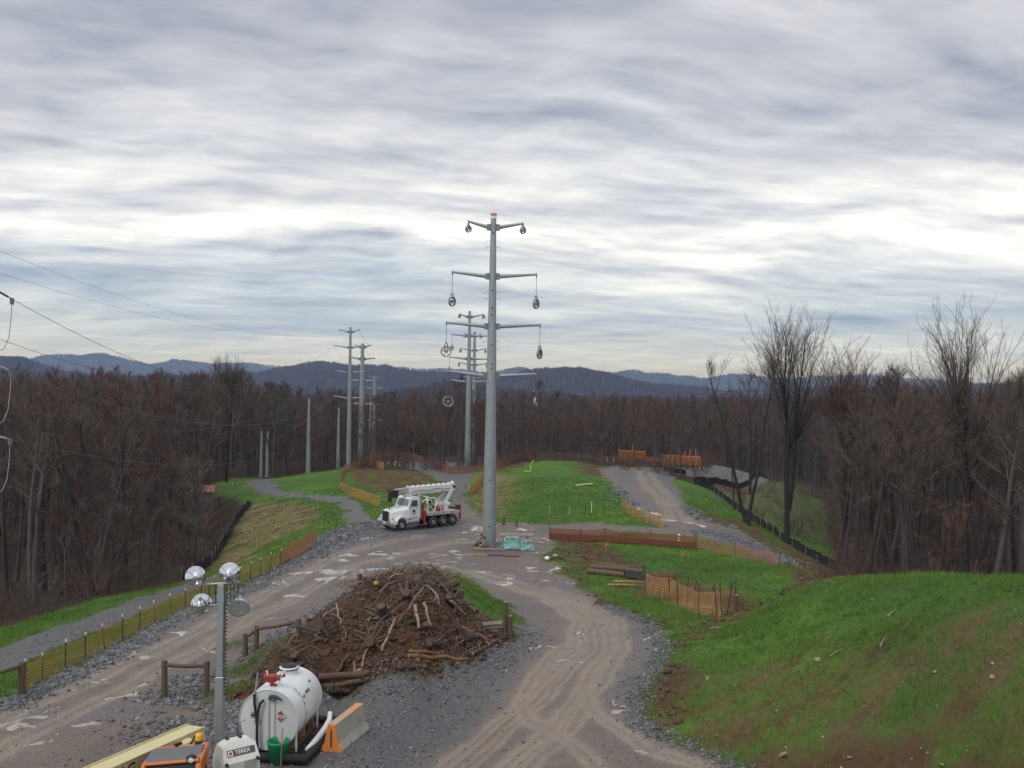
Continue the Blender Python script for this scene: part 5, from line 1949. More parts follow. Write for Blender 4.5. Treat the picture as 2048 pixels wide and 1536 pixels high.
# ---- telehandler, mostly below the frame
th = Vector((-7.6, 19.7, 0))
th.z = hz(th.x, th.y)
rz_t = math.atan2(-2.6, -2.3)     # machine points to the lower left
TH = empty('telehandler', th, rz_t, 'telehandler with cream boom, orange cab and amber beacon', 'telehandler')
# world helper: image sight to machine coordinates
inv = Matrix.Rotation(-rz_t, 3, 'Z')


def tl_(px, py, d):
    return inv @ (at_d(px, py, d) - th)


fA, fB = at_d(392, 1452, 21.6), at_d(190, 1540, 18.6)
# boom: tapered box from its nose (far) towards the near end
a_, b_ = inv @ (fA - th), inv @ (fB - th)
ext = b_ + (b_ - a_) * .55
dirb = (ext - a_).normalized()
sd_ = dirb.cross(Vector((0, 0, 1))).normalized()
upb = sd_.cross(dirb).normalized()
m = MB()
hA, hB, hw = .42, .62, .24
pts = []
for (p, hh) in ((a_, hA), (a_.lerp(ext, .3), .5), (ext, hB)):
    for (s, u_) in ((-1, 0), (1, 0), (1, -1), (-1, -1)):
        pts.append(p + sd_ * s * hw + upb * u_ * hh)
fs = [(3, 2, 1, 0), (8, 9, 10, 11)]
for k in range(2):
    for i in range(4):
        j = (i + 1) % 4
        fs.append((k * 4 + i, k * 4 + j, k * 4 + 4 + j, k * 4 + 4 + i))
m.add(pts, fs)
bm_ = fixn(m.build('boom', M_CREAM, TH))
m = MB()
for s in (-1, 1):
    m.tube([a_ + sd_ * s * hw + upb * .012, ext + sd_ * s * hw + upb * .012], .022, 4)
m.build('boom_flange', M_CREAM, bm_)
camside = 1 if (Matrix.Rotation(rz_t, 3, 'Z') @ sd_).y < 0 else -1
cbx = a_.lerp(ext, .17) + sd_ * camside * (hw + .10) - upb * .22
m = MB()
m.box(cbx, (.42, .22, .34), rz=math.atan2(dirb.y, dirb.x), bev=.03)
m.build('boom_side_cover', M_CREAM, bm_)
pl = a_.lerp(b_, .80) + sd_ * camside * (hw + .006) - upb * .20
uxx = dirb * (1 if (sd_ * camside).cross(Vector((0, 0, 1))).dot(dirb) < 0 else -1)
nx = sd_ * camside
uyy = nx.cross(uxx)
if uyy.z < 0:
    uxx = -uxx
    uyy = nx.cross(uxx)
words_('JLG', .36, M_TEXTB, bm_, pl, Matrix((uxx, uyy, nx)).transposed().to_euler(), ext=.004)
# cab built where the roof is seen
cc = inv @ (at_d(352, 1530, 19.2) - th)
cz0 = cc.z
Wc = lambda px, py, d: inv @ (at_d(px, py, d) - th)
r_a, r_b, r_c, r_d = Wc(288, 1530, 18.7), Wc(398, 1520, 18.3), Wc(412, 1490, 19.6), Wc(312, 1500, 20.0)
# roof panel: slightly crowned with ribs
m = MB()
nU, nV = 8, 5
gridp = []
for i in range(nU + 1):
    for j in range(nV + 1):
        a = r_a.lerp(r_b, i / nU); b = r_d.lerp(r_c, i / nU)
        p = a.lerp(b, j / nV)
        p = p + Vector((0, 0, .10 * math.sin(math.pi * j / nV) ** .6 + (.012 if i % 2 else 0)))
        gridp.append(p)
fs = [(i * (nV + 1) + j, (i + 1) * (nV + 1) + j, (i + 1) * (nV + 1) + j + 1, i * (nV + 1) + j + 1) for i in range(nU) for j in range(nV)]
m.add(gridp, fs, True)
m.build('cab_roof', M_ROOF, TH)
m = MB()
dn = Vector((0, 0, -1.55))
for loop in ([r_a, r_d, r_c], ):
    m.tube([r_a + dn, r_a, r_d, r_c, r_c + Vector((0, 0, -.05)), r_c + dn], .055, 8)
m.tube([r_b + dn, r_b + Vector((0, 0, -.1)), r_b.lerp(r_c, .12), r_c], .065, 8)
m.tube([r_b.lerp(r_c, .5) + Vector((0, 0, -.02)), r_b.lerp(r_c, .5) + dn], .045, 8)
m.tube([r_a, r_b], .035, 8)
m.tube([r_d + dn, r_d], .05, 8)
m.build('cab_frame', M_ORP, TH)
m = MB()
for (p, q) in ((r_a, r_b), (r_b, r_c), (r_c, r_d), (r_d, r_a)):
    m.add([p + Vector((0, 0, -.06)), q + Vector((0, 0, -.06)), q + Vector((0, 0, -.75)), p + Vector((0, 0, -.75))], [(0, 1, 2, 3)])
m.build('cab_window', M_GLASS, TH)
m = MB()
for (p, q) in ((r_a, r_b), (r_b, r_c), (r_c, r_d), (r_d, r_a)):
    m.add([p + Vector((0, 0, -.75)), q + Vector((0, 0, -.75)), q + Vector((0, 0, -1.5)), p + Vector((0, 0, -1.5))], [(0, 1, 2, 3)])
m.build('cab_door', M_ORP, TH)
m = MB()
m.tube([r_b.lerp(r_c, .55) + Vector((.0, 0, -.35)), r_b.lerp(r_c, .8) + Vector((0, 0, -.5))], .10, 6)
m.build('operator_seat', M_DGREEN, TH)
bc = r_d.lerp(r_c, .86) + Vector((0, 0, .03))
m = MB()
m.lathe([(.085, 0), (.085, .09), (.075, .10)], bc, (0, 0, 1), 16)
bo2 = m.build('beacon_base', M_FRAME, TH)
m = MB()
m.lathe([(.078, .09), (.078, .20), (.06, .235), (.001, .24)], bc, (0, 0, 1), 16)
m.build('beacon', M_AMBER, bo2)
wl = r_a.lerp(r_b, .86) + Vector((0, 0, .05))
m = MB()
m.box(wl, (.17, .12, .12), bev=.02)
wlo = m.build('work_light', M_FRAME, TH)
wdir = inv @ Vector((.25, -.95, -.1)).normalized()
m = MB()
m.lathe([(.055, 0), (.001, .01)], wl + wdir * .085, wdir, 10)
m.build('work_light_lens', M_CLEAR, wlo)
m = MB()
m.box(r_d.lerp(r_c, .45) + Vector((0, 0, .08)), (.16, .06, .05))
m.tube([r_d.lerp(r_c, .7) + Vector((0, 0, .05)), r_d.lerp(r_c, .78) + Vector((0, 0, .22))], .02, 5)
m.build('roof_fitting', M_FRAME, TH)
# undercarriage below the frame
m = MB()
mid_ = (a_ + ext) / 2
ang = math.atan2(dirb.y, dirb.x)
base_c = Vector((mid_.x, mid_.y, .85))
m.box(base_c, (3.6, 1.3, .55), rz=ang, bev=.08)
m.box(Vector((cc.x, cc.y, .95)), (1.4, 1.0, .5), rz=ang, bev=.06)
m.box(Vector((ext.x, ext.y, (ext.z + .6) / 2)), (.5, .9, max(.5, ext.z - .5)), rz=ang, bev=.05)
m.build('chassis', M_ORP, TH)
mrz = Matrix.Rotation(ang, 3, 'Z')
for sx in (-1, 1):
    for s in (-1, 1):
        q = Vector((mid_.x, mid_.y, 0)) + mrz @ Vector((sx * 1.4, s * .95, 0))
        wo_ = Matrix.Rotation(rz_t, 3, 'Z') @ q + th
        q.z = top(wo_.x, wo_.y) - th.z + .58
        w_ = wheel(TH, q, .58, .42, s, M_CREAM)
        w_.rotation_euler = (0, 0, ang)

# ------------------------------------------------------------------ trees one can pick out
def hero(px, py, ty, stems, label, start=.4, Rp=60, d=None, mtw=M_TWIG, mtr=M_DARK, nb=20, ntw=8, seed=1, twl=1.0, lean=0.0, sub=5, ang=(52, 14), twr=.012, r=.26, group='tall bare trees', spread=1.0, fan=False):
    u, v = ray(px, py)
    if d is None:
        p = g(px, py)
        x, y = p[0], p[1]
    else:
        x, y = u * d, d
    z = top(x, y)
    zt = at_d(px, ty, y).z
    Hh = (zt - z) * (1.05 if fan else 1.0)
    T = Tree(seed)
    T.up, T.sp, T.spread, T.brf, T.tip, T.fan, T.lift = .35, .55, spread, (.13, .23), 1, fan, .004
    rr_ = random.Random(seed + 5)
    Rm = Rp / F * y
    for k, (dx, hs, rs, z0) in enumerate(stems):
        # dx: lean of this stem in metres at its top
        base = Vector((0 if k == 0 else dx * .08, rr_.uniform(-.2, .2), z0 - .5))
        T.stem(base, (dx / Hh, rr_.gauss(0, .03), 1), (Hh * hs - z0) * .955 + .3, r * rs, start, Rm / (1 + .10 * (len(stems) - 1)), nb, ntw=ntw, twl=twl, twr=twr, gnarl=.03 if lean == 0 else lean, sub=sub, ang=ang, sides=9, kids=3, low=3)
    e = empty('bare_tree', (x, y, z), 0, label, 'tree', group)
    link('trunk', T.trunk.mesh('trunk', mtr), e)
    link('crown', T.crown.mesh('crown', mtw), e)
    return e


hero(1575, 1072, 607, [(-1.0, 1.0, 1.0, 0), (2.0, .98, .8, 3.0), (.4, 1.0, .8, 2.4)], 'tall bare tree with three stems and a rounded fan crown', .36, 96, nb=34, ntw=4, seed=31, twl=1.0, sub=4, ang=(60, 16), twr=.009, r=.27, fan=True)
hero(1497, 1050, 690, [(.6, .96, .8, 0), (-3.4, .98, .8, .8), (1.6, .85, .6, 3.5)], 'sparse crooked bare tree with open branches at the wood edge', .45, 45, nb=9, ntw=4, seed=32, twl=1.0, lean=.055, sub=3, ang=(50, 24), r=.24)
hero(1690, 1110, 667, [(0, 1.0, 1, 0), (1.5, .95, .8, 2), (-1.4, .93, .8, 1.5)], 'dense reddish bare tree right of the fan crowned tree', .42, 72, nb=30, ntw=4, sub=4, seed=33, fan=True, mtw=M_REDTWIG, d=92, r=.26)
hero(1945, 1150, 578, [(0, 1.0, 1.0, 0), (1.0, .95, .9, .5)], 'tallest bare tree at far right with twin trunks', .42, 108, nb=50, ntw=4, seed=34, d=76, ang=(58, 16), twr=.008, sub=4, fan=True, r=.30)
hero(1830, 1120, 705, [(0, 1, 1, 0), (1.4, .9, .7, 2)], 'brown bare tree left of the twin trunked tree', .45, 45, nb=24, ntw=4, seed=35, fan=True, d=100, mtw=M_PALE)
hero(2035, 1150, 665, [(0, 1, 1, 0)], 'bare tree cut by the right edge of the picture', .45, 50, nb=24, ntw=4, seed=36, fan=True, d=88)
hero(1468, 1020, 850, [(0, 1, 1, 0)], 'slim dark stem at the edge of the hollow, left of the crooked tree', .75, 14, nb=5, ntw=3, seed=37, r=.12, sub=2)
hero(1255, 905, 790, [(0, 1, 1, 0)], 'bare tree standing behind the orange barricade', .45, 30, nb=14, ntw=5, seed=38, d=215, r=.2)
hero(190, 1198, 800, [(-4.6, 1, 1.25, 0), (-3.4, .92, .8, 6.5), (-6.2, .8, .7, 5.0)], 'thick dark trunk leaning left at the edge of the left wood', .55, 60, nb=9, ntw=4, seed=39, lean=.05, sub=3, r=.30, d=66)
hero(92, 1180, 750, [(-.6, 1, 1.1, 0), (-2.4, .96, .8, 7.0), (1.2, .9, .7, 8)], 'forked dark tree with spreading limbs in the left wood', .5, 60, nb=12, ntw=5, seed=40, lean=.04, sub=4, r=.32, d=78)
hero(452, 960, 710, [(.5, 1, 1, 0), (1.8, .97, .8, 6), (-1.6, .95, .8, 6)], 'tree crown rising highest above the left wood skyline', .55, 38, nb=18, ntw=4, seed=41, fan=True, d=150, r=.28)
hero(548, 958, 800, [(0, 1, 1, 0), (-.8, .9, .7, 2)], 'dark double trunk right of the twin armless poles', .55, 26, nb=9, ntw=5, seed=42, d=158)
M_OLIVE = bark_material('olive_twigs', [(.10, .095, .035), (.12, .105, .045)])
hero(820, 905, 842, [(0, 1, 1, 0), (1.5, .9, .8, 1), (-1.5, .9, .8, 1)], 'olive tinged bushy tree behind the crest beside the pole group', .2, 42, nb=14, ntw=9, seed=43, d=205, mtw=M_OLIVE, ang=(60, 30), twr=.03)
hero(858, 905, 815, [(0, 1, 1, 0)], 'russet bare tree behind the crest, right of the olive one', .3, 30, nb=14, ntw=7, seed=44, d=235, mtw=M_REDTWIG, twr=.03)

# ------------------------------------------------------------------ fences
M_NET = mat('orange_safety_net', (.52, .20, .06), .75, 0, .15, 3)
M_NETY = mat('faded_yellow_net', (.52, .29, .08), .75, 0, .15, 3)
M_NETR = mat('rust_red_net', (.27, .105, .062), .8, 0, .2, 3)
M_TPOST = mat('dark_steel_post', (.035, .04, .037), .7, .2, .2, 6)
M_SILT = mat('black_silt_fabric', (.016, .016, .017), .8, 0, .3, 3, dirt=.25, dirtcol=(.06, .05, .04))


def polyline(pts, step):
    out = []
    for a, b in zip(pts[:-1], pts[1:]):
        n = max(1, int(round((Vector(b[:2]) - Vector(a[:2])).length / step)))
        for k in range(n):
            t_ = k / n
            out.append((a[0] + (b[0] - a[0]) * t_, a[1] + (b[1] - a[1]) * t_))
    out.append(tuple(pts[-1][:2]))
    return out


def net_fence(pxs, hgt, label, netm=M_NET, postm=M_TPOST, tip=None, spacing=3.0, cell=.16, strip=.052, slack=.10, post_h=None, seed=1, gap=.04, group=None):
    r = random.Random(seed)
    P0 = [G(*p) for p in pxs]
    posts = polyline([(p.x, p.y) for p in P0], spacing)
    o = P0[0].copy()
    e = empty('safety_fence', o, 0, label, 'fence', group or 'safety net fences')
    ph = post_h or hgt + .22
    tops = []
    for (x, y) in posts:
        z = top(x, y)
        lean = Vector((r.gauss(0, .05), r.gauss(0, .05), 1)) * (ph * r.uniform(.93, 1.06))
        b = Vector((x, y, z - .05)) - o
        MB().rod(b, b + lean, .021, n=5).build('post', postm, e)
        if tip:
            MB().rod(b + lean * .9, b + lean * 1.005, .026, n=5).build('post_tip', tip, e)
        tops.append(hgt * r.uniform(.86, 1.03))
    V, Fq = [], []
    nrow = max(4, int(hgt / cell))

    def quad(a, b, wv):
        k = len(V)
        V.extend([a - wv, b - wv, b + wv, a + wv])
        Fq.append((k, k + 1, k + 2, k + 3))
    for i in range(len(posts) - 1):
        (x0, y0), (x1, y1) = posts[i], posts[i + 1]
        L = math.hypot(x1 - x0, y1 - y0)
        n = max(2, int(L / cell))
        tx, ty = (x1 - x0) / L, (y1 - y0) / L
        nx_, ny_ = -ty, tx
        belly = r.uniform(-.12, .12)
        sl = r.uniform(.3, 1.2) * slack

        def pt(c, j):
            t_ = c / n
            x, y = x0 + (x1 - x0) * t_, y0 + (y1 - y0) * t_
            hh = (tops[i] * (1 - t_) + tops[i + 1] * t_) - sl * 4 * t_ * (1 - t_)
            s = j / nrow
            off_ = belly * math.sin(math.pi * t_) * math.sin(math.pi * s)
            return Vector((x + nx_ * off_, y + ny_ * off_, top(x, y) + gap + hh * s)) - o
        gridn = [[pt(c, j) for j in range(nrow + 1)] for c in range(n + 1)]
        tv = Vector((tx, ty, 0)) * strip / 2
        for c in range(n + 1):
            for j in range(0, nrow, 2):
                quad(gridn[c][j], gridn[c][min(j + 2, nrow)], tv)
        for j in range(nrow + 1):
            for c in range(n):
                quad(gridn[c][j], gridn[c + 1][j], Vector((0, 0, strip / 2 * (1.6 if j in (0, nrow) else 1))))
    me = bpy.data.meshes.new('netting')
    me.from_pydata([tuple(v) for v in V], [], Fq)
    me.materials.append(netm)
    link('netting', me, e)
    return e


net_fence([(48, 1384), (85, 1362), (170, 1318), (245, 1280), (310, 1248), (370, 1216), (430, 1190), (500, 1160), (560, 1130)], .88, 'long ochre net fence along the left edge of the main road', M_NETY, M_TPOST, M_TEXTW, 1.9, .09, .023, seed=3)
net_fence([(560, 1130), (600, 1110), (633, 1090)], 1.15, 'bright orange net fence end with wooden stakes by the stone berm', M_NET, M_WOODL, None, 1.8, .10, .045, seed=4)
net_fence([(768, 917), (735, 926), (695, 941), (680, 960), (680, 978), (705, 994), (760, 1014)], 1.0, 'orange net fence curling around the brown mound left of the truck', M_NETY, M_WOODL, None, 3.5, .26, .085, seed=5)
net_fence([(752, 921), (810, 917), (900, 911), (1000, 908), (1082, 906)], 1.0, 'orange net fence running along the top of the crest', M_NETR, M_WOODL, None, 6.0, .35, .11, seed=6)
net_fence([(942, 992), (962, 972), (968, 948)], 1.0, 'short orange net fence left of the tallest pole on the green hill', M_NET, M_WOODL, None, 4.0, .24, .10, seed=7)
net_fence([(1290, 923), (1330, 930)], .8, 'low red net joining the two wooden barricades', M_NETR, M_WOODL, None, 4.0, .35, .17, seed=8)
net_fence([(1243, 1012), (1262, 1034), (1300, 1048), (1330, 1056)], 1.0, 'faded yellow net fence beside the upper gravel road', M_NETY, M_WOODL, None, 3.0, .22, .066, seed=9)
net_fence([(1100, 1078), (1160, 1080), (1210, 1083), (1300, 1090), (1392, 1098)], .85, 'long rust red net fence between the upper road and green field', M_NETR, M_TPOST, None, 3.6, .17, .085, seed=10, post_h=1.15)
net_fence([(1100, 1079.5), (1160, 1081.5), (1210, 1084.5), (1300, 1091.5), (1392, 1099.5)], .40, 'dense dark rust net rolled along the foot of the long red fence', mat('dark_rust_net', (.17, .055, .03), .85, 0, .2, 3), M_TPOST, None, 7.2, .17, .16, seed=14, post_h=.45)
net_fence([(1392, 1098), (1470, 1112), (1556, 1132)], .80, 'faint pinkish net fence in front of the grey stone bank', mat('pinkish_net', (.36, .16, .12), .85, 0, .2, 3), M_TPOST, None, 3.6, .17, .055, seed=15, post_h=1.1)
net_fence([(1292, 1190), (1340, 1200), (1372, 1216), (1397, 1228), (1425, 1232), (1444, 1236), (1470, 1222)], 1.15, 'orange net fence with dark posts at the foot of the right bank', mat('pale_orange_net', (.64, .32, .15), .75, 0, .15, 3), M_TPOST, None, 1.25, .085, .019, seed=11, post_h=1.5)


def barricade(x0, y0, x1, y1, label, n, seed):
    r = random.Random(seed)
    a, b = G(x0, y0), G(x1, y1)
    e = empty('wooden_barricade', a, 0, label, 'barricade', 'wooden barricades on the crest')
    for k in range(n):
        t_ = k / (n - 1)
        p = a.lerp(b, t_)
        p.z = top(p.x, p.y)
        h = r.choice((1.5, 2.3, 2.9, 1.8))
        MB().box(p - a + Vector((0, 0, h / 2 - .1)), (.12, .10, h)).build('upright', M_WOODL, e)
    for h in (.35, 1.55):
        m = MB()
        pa, pb = Vector((0, 0, top(a.x, a.y) - a.z + h)), b - a + Vector((0, 0, h))
        m.rod(pa, pb, .085, n=4)
        m.build('rail', M_ORANGE, e)
    m = MB()
    for k in range(40):
        t_ = k / 39
        p = (b - a) * t_
        m.box(p + Vector((0, -.08, .95)), (.08, .02, 1.05))
    for k in range(5):
        p = (b - a) * .5
        m.rod(Vector((0, -.08, .5 + k * .22)), b - a + Vector((0, -.08, .5 + k * .22)), .04, n=4)
    tag(m.build('netting', M_NET, e), kind='stuff')


barricade(1238, 921, 1290, 923, 'left orange wooden barricade on the skyline of the upper road', 5, 1)
barricade(1326, 931, 1402, 935, 'right and longer orange wooden barricade on the skyline', 8, 2)


def silt(pxs, h, label, step=2.4, seed=1):
    r = random.Random(seed)
    P0 = [G(*p) for p in pxs]
    o = P0[0].copy()
    e = empty('silt_fence', o, 0, label, 'silt fence', 'black silt fences')
    pl = polyline([(p.x, p.y) for p in P0], step)
    m = MB()
    rows_ = []
    fine_ = polyline(pl, .6)
    for (x, y) in fine_:
        z = top(x, y)
        hh = h * r.uniform(.82, 1.08)
        w1, w2 = r.gauss(0, .06), r.gauss(0, .09)
        rows_.append([Vector((x, y, z - .05)) - o, Vector((x + w1, y + w1, z + hh * .5)) - o, Vector((x + w2, y + w2, z + hh)) - o])
    vs = [q for rr in rows_ for q in rr]
    fs = []
    for i in range(len(rows_) - 1):
        for j in range(2):
            fs.append((i * 3 + j, i * 3 + 3 + j, i * 3 + 4 + j, i * 3 + 1 + j))
    m.add(vs, fs, True)
    m.build('fabric', M_SILT, e)
    for (x, y) in pl:
        b = Vector((x, y + .05, top(x, y) - .1)) - o
        MB().box(b + Vector((0, 0, h / 2 + .15)), (.06, .05, h + .3), rz=r.random()).build('stake', M_WOODG, e)


silt([(1387, 966), (1430, 984), (1465, 1012), (1510, 1044), (1560, 1078), (1612, 1110), (1686, 1154)], .8, 'black silt fence running down the right edge of the site', 3.0, 1)
silt([(1387, 966), (1440, 968), (1500, 969), (1592, 974)], .9, 'straight black silt fence across the far side of the hollow', 4.0, 2)
silt([(1328, 941), (1345, 945), (1372, 950)], .8, 'short black silt fence at the shoulder of the upper road', 3.0, 3)
silt([(500, 1011), (470, 1045), (446, 1090), (424, 1126), (362, 1162)], .8, 'black silt fence at the foot of the straw covered slope', 3.0, 4)


def rail_fence(posts, rails, label, rp=.10, rr_=.065):
    """posts: (px, base y, top y); rails join consecutive posts"""
    p0 = G(posts[0][0], posts[0][1])
    e = empty('rail_fence', p0, 0, label, 'fence', 'wooden rail fences')
    T_ = []
    for (px, by, ty) in posts:
        b = G(px, by)
        h = at_d(px, ty, b.y).z - b.z
        m = MB()
        q = b - p0
        m.rod(q - Vector((0, 0, .1)), q + Vector((rng.gauss(0, .02), rng.gauss(0, .02), h)), rp, rp * .92, 9)
        m.build('post', M_WOODB, e)
        T_.append(q + Vector((0, 0, h)))
    for (i, j, dz) in rails:
        a, b = T_[i] - Vector((0, 0, dz)), T_[j] - Vector((0, 0, dz))
        MB().tube([a, a.lerp(b, .5) - Vector((0, 0, .03)), b], rr_, 8).build('rail', M_WOODB, e)


rail_fence([(329, 1396, 1321), (412, 1392, 1322)], [(0, 1, .14)], 'short wooden rail fence beside the muddy puddle')
rail_fence([(491, 1312, 1267), (512, 1302, 1252), (598, 1272, 1237)], [(0, 1, .12), (1, 2, .10)], 'wooden rail fence stepping up beside the debris heap')
rail_fence([(43, 1392, 1324), (-55, 1428, 1352)], [(0, 1, .10)], 'wooden post and rail at the left edge of the picture', .13)
for (px, by, ty, lb) in ((1011, 1268, 1204, 'dark wooden post at the right end of the debris heap'), (1020, 1276, 1232, 'shorter wooden post next to the dark post by the heap'), (921, 1205, 1180, 'thin wooden post in the grass on the heap'),
                         (719, 1182, 1147, 'left one of two wooden posts behind the heap'), (729, 1180, 1152, 'right one of two wooden posts behind the heap'), (1473, 1224, 1190, 'wooden post at the right end of the orange fence'),
                         (1007, 1050, 1032, 'small dark post at the foot of the green hill'), (1033, 1052, 1036, 'dark post pair at the hill foot by the road')):
    b = G(px, by)
    h = at_d(px, ty, b.y).z - b.z
    e = empty('wooden_post', b, 0, lb, 'post', 'lone wooden posts')
    MB().rod((0, 0, -.1), (rng.gauss(0, .03), 0, h), .10, .09, 9).build('shaft', M_WOODB, e)
    MB().rod((0, 0, h - .02), (0, 0, h + .015), .088, .07, 9).build('cut_top', M_WOODG, e)

# ------------------------------------------------------------------ site odds and ends
def stake(px, by, ty, mt, lab, flag=None, w_=.05):
    b = G(px, by)
    h = at_d(px, ty, b.y).z - b.z
    e = empty('survey_stake', b, 0, lab, 'stake', 'survey stakes')
    MB().box((0, 0, h / 2 - .05), (w_, w_ * .5, h + .1), ry=rng.gauss(0, .05)).build('stake', mt, e)
    if flag:
        MB().add([(0, -.04, h - .02), (.28, -.05, h - .04), (.26, -.02, h - .2), (.02, -.04, h - .2)], [(0, 1, 2, 3)]).build('flag', flag, e)


M_YEL = mat('yellow_marker', (.62, .56, .06), .5, 0, .1, 5)
for a in ((1099, 1028, 1012, M_YEL, 'yellow stake on the green hill, left of the others'), (1139, 1030, 1014, M_YEL, 'yellow stake on the green hill next to a dark one'), (1183, 1026, 1003, M_TEXTW, 'tall white stake at the foot of the green hill'),
          (1131, 1028, 1013, M_TPOST, 'dark post on the green hill between yellow stakes'), (1171, 1028, 1010, M_TPOST, 'dark post on the green hill beside the white stake'), (1208, 1026, 1012, M_TPOST, 'dark post right of the white stake on the hill'),
          (1215, 923, 913, M_TEXTW, 'left white stake near the left barricade'), (1227, 926, 916, M_TEXTW, 'right white stake near the left barricade'), (938, 980, 970, M_TEXTW, 'white stake by the orange net left of the pole'),
          (465, 972, 963, M_YEL, 'yellow marker by the far end of the winding track'), (1652, 1166, 1158, M_WOODG, 'broken stick at the end of the right silt fence')):
    stake(*a)
stake(1210, 1102, 1086, M_WOODL, 'stake with orange flag on the left of the green field', M_ORANGE)
stake(1363, 1118, 1104, M_WOODL, 'stake with orange flag in the middle of the green field', M_ORANGE)
stake(752, 1176, 1163, M_YEL, 'yellow marker on top of the debris heap', None, .16)
b = G(1358, 1087)
e = empty('marker_post', b, 0, 'stout white marker post on the green field', 'post')
MB().lathe([(.12, -.1), (.12, .62), (.10, .70), (.05, .74), (.001, .75)], n=12).build('shaft', mat('pale_marker', (.62, .66, .62), .5, 0, .08, 4), e)
b = G(1062, 944)
e = empty('bent_pipe', b, 0, 'bent yellow pipe standing on the green hill', 'pipe')
MB().tube([(-.9, 0, .08), (-.1, 0, .10), (.05, 0, .3), (-.1, 0, .9), (.35, 0, 1.6)], .07, 6).build('pipe', M_YEL, e)
a, b = G(1153, 972), G(1184, 971)
e = empty('wooden_board', a, 0, 'pale board lying on the green hill', 'board')
MB().box((b - a) / 2 + Vector((0, 0, .12)), ((b - a).length, .30, .16), rz=math.atan2(b.y - a.y, b.x - a.x), bev=.02).build('plank', mat('pale_plank', (.62, .56, .44), .8, 0, .12, 5), e)
# wrapped pallets by the main pole
M_TEAL = mat('teal_wrap', (.20, .46, .43), .3, 0, .25, 3, vcol=(.30, .42, .38), dirt=.12)
for (px, py, wd, hh, lab, sd) in ((1023, 1098, 1.30, .80, 'left pallet wrapped in teal plastic beside the tallest pole', 1), (1054, 1100, 1.05, .62, 'right pallet wrapped in teal plastic beside the tallest pole', 2)):
    r = random.Random(sd)
    b = G(px, py)
    e = empty('wrapped_pallet', b, .1 * sd, lab, 'pallet', 'teal wrapped pallets')
    for k in range(3):
        MB().box((0, -.4 + .4 * k, .05), (wd * 1.04, .12, .10)).build('bearer', M_WOODG, e)
    m = MB()
    n, V_ = 16, []
    lv = [(0.10, 1.0), (.30, .97), (.55, .90), (.85, .86), (1.0, .74), (1.0, .3)]
    for (z, s) in lv:
        for i in range(n):
            a = 2 * math.pi * i / n
            cx_, cy_ = math.copysign(abs(math.cos(a)) ** .35, math.cos(a)), math.copysign(abs(math.sin(a)) ** .35, math.sin(a))
            j = 1 + r.gauss(0, .045)
            V_.append((cx_ * wd / 2 * s * j, cy_ * .5 * s * j, .02 + hh * z * (1 + r.gauss(0, .05))))
    fs = [(k * n + i, k * n + (i + 1) % n, (k + 1) * n + (i + 1) % n, (k + 1) * n + i) for k in range(len(lv) - 1) for i in range(n)]
    fs.append(tuple(range((len(lv) - 1) * n, len(lv) * n)))
    m.add(V_, fs)
    m.build('plastic_wrap', M_TEAL, e)
    for k in range(4):
        MB().box((-wd * .3 + wd * .2 * k, 0, hh * 1.02 + .03), (.14, 1.0, .05), rz=r.gauss(0, .06)).build('slat', M_WOODL if k % 2 else M_WOODG, e)
a = G(1005, 1079)
e = empty('timber_beam', a, .02, 'long pale beam behind the teal pallets', 'beam')
MB().box((1.05, 0, .45), (2.5, .16, .14)).build('beam', mat('pale_beam', (.42, .45, .40), .7, 0, .12, 5), e)
for x in (0.1, 1.9):
    MB().box((x, 0, .19), (.2, .3, .40)).build('support_block', M_WOODG, e)
M_RUST = mat('rusty_steel', (.14, .07, .045), .85, .2, .35, 5, vcol=(.09, .05, .035))
b = G(958, 1096)
e = empty('rigging_bundle', b, 0, 'rusty bundle of rigging gear leaning at the foot of the tallest pole', 'rigging gear')
r = random.Random(8)
m = MB()
for k in range(7):
    m.tube([(-.25 + r.uniform(-.3, .3), r.uniform(-.3, .3), 0), (.05 + r.uniform(-.2, .2), r.uniform(-.2, .2), .45), (.25 + r.uniform(-.1, .2), r.uniform(-.2, .2), .75 + r.uniform(0, .3))], r.uniform(.05, .09), 6)
m.build('steel_arm', M_RUST, e)
m = MB()
for k in range(3):
    c = Vector((r.uniform(-.1, .3), -.2, .45 + .2 * k))
    m.tube([c + Vector((.18 * math.cos(a * .7), 0, .18 * math.sin(a * .7))) for a in range(10)], .04, 5)
m.build('sling', M_CONC, e)
MB().box((.0, -.1, .09), (1.1, .3, .18)).build('timber_block', M_WOODB, e)
b = G(980, 1098)
e = empty('timber_cribbing', b, 0, 'timber boards and blocks lying round the base of the tallest pole', 'timber boards')
r = random.Random(9)
for (x, y, l, a) in ((-.5, -.55, 1.3, .05), (.55, -.5, 1.2, -.06), (.95, -.15, .9, .5), (-.95, -.2, .8, -.3), (.2, -.75, 1.6, .02)):
    MB().box((x, y, .06 + r.uniform(0, .05)), (l, .2, .10), rz=a).build('board', (M_WOODG, M_WOODL, M_CONC)[r.randrange(3)], e)
for (x, z) in ((.75, .2), (.9, .14), (-.7, .18)):
    MB().box((x, -.5, z), (.16, .16, .25), rz=r.random()).build('block', M_WOODG, e)
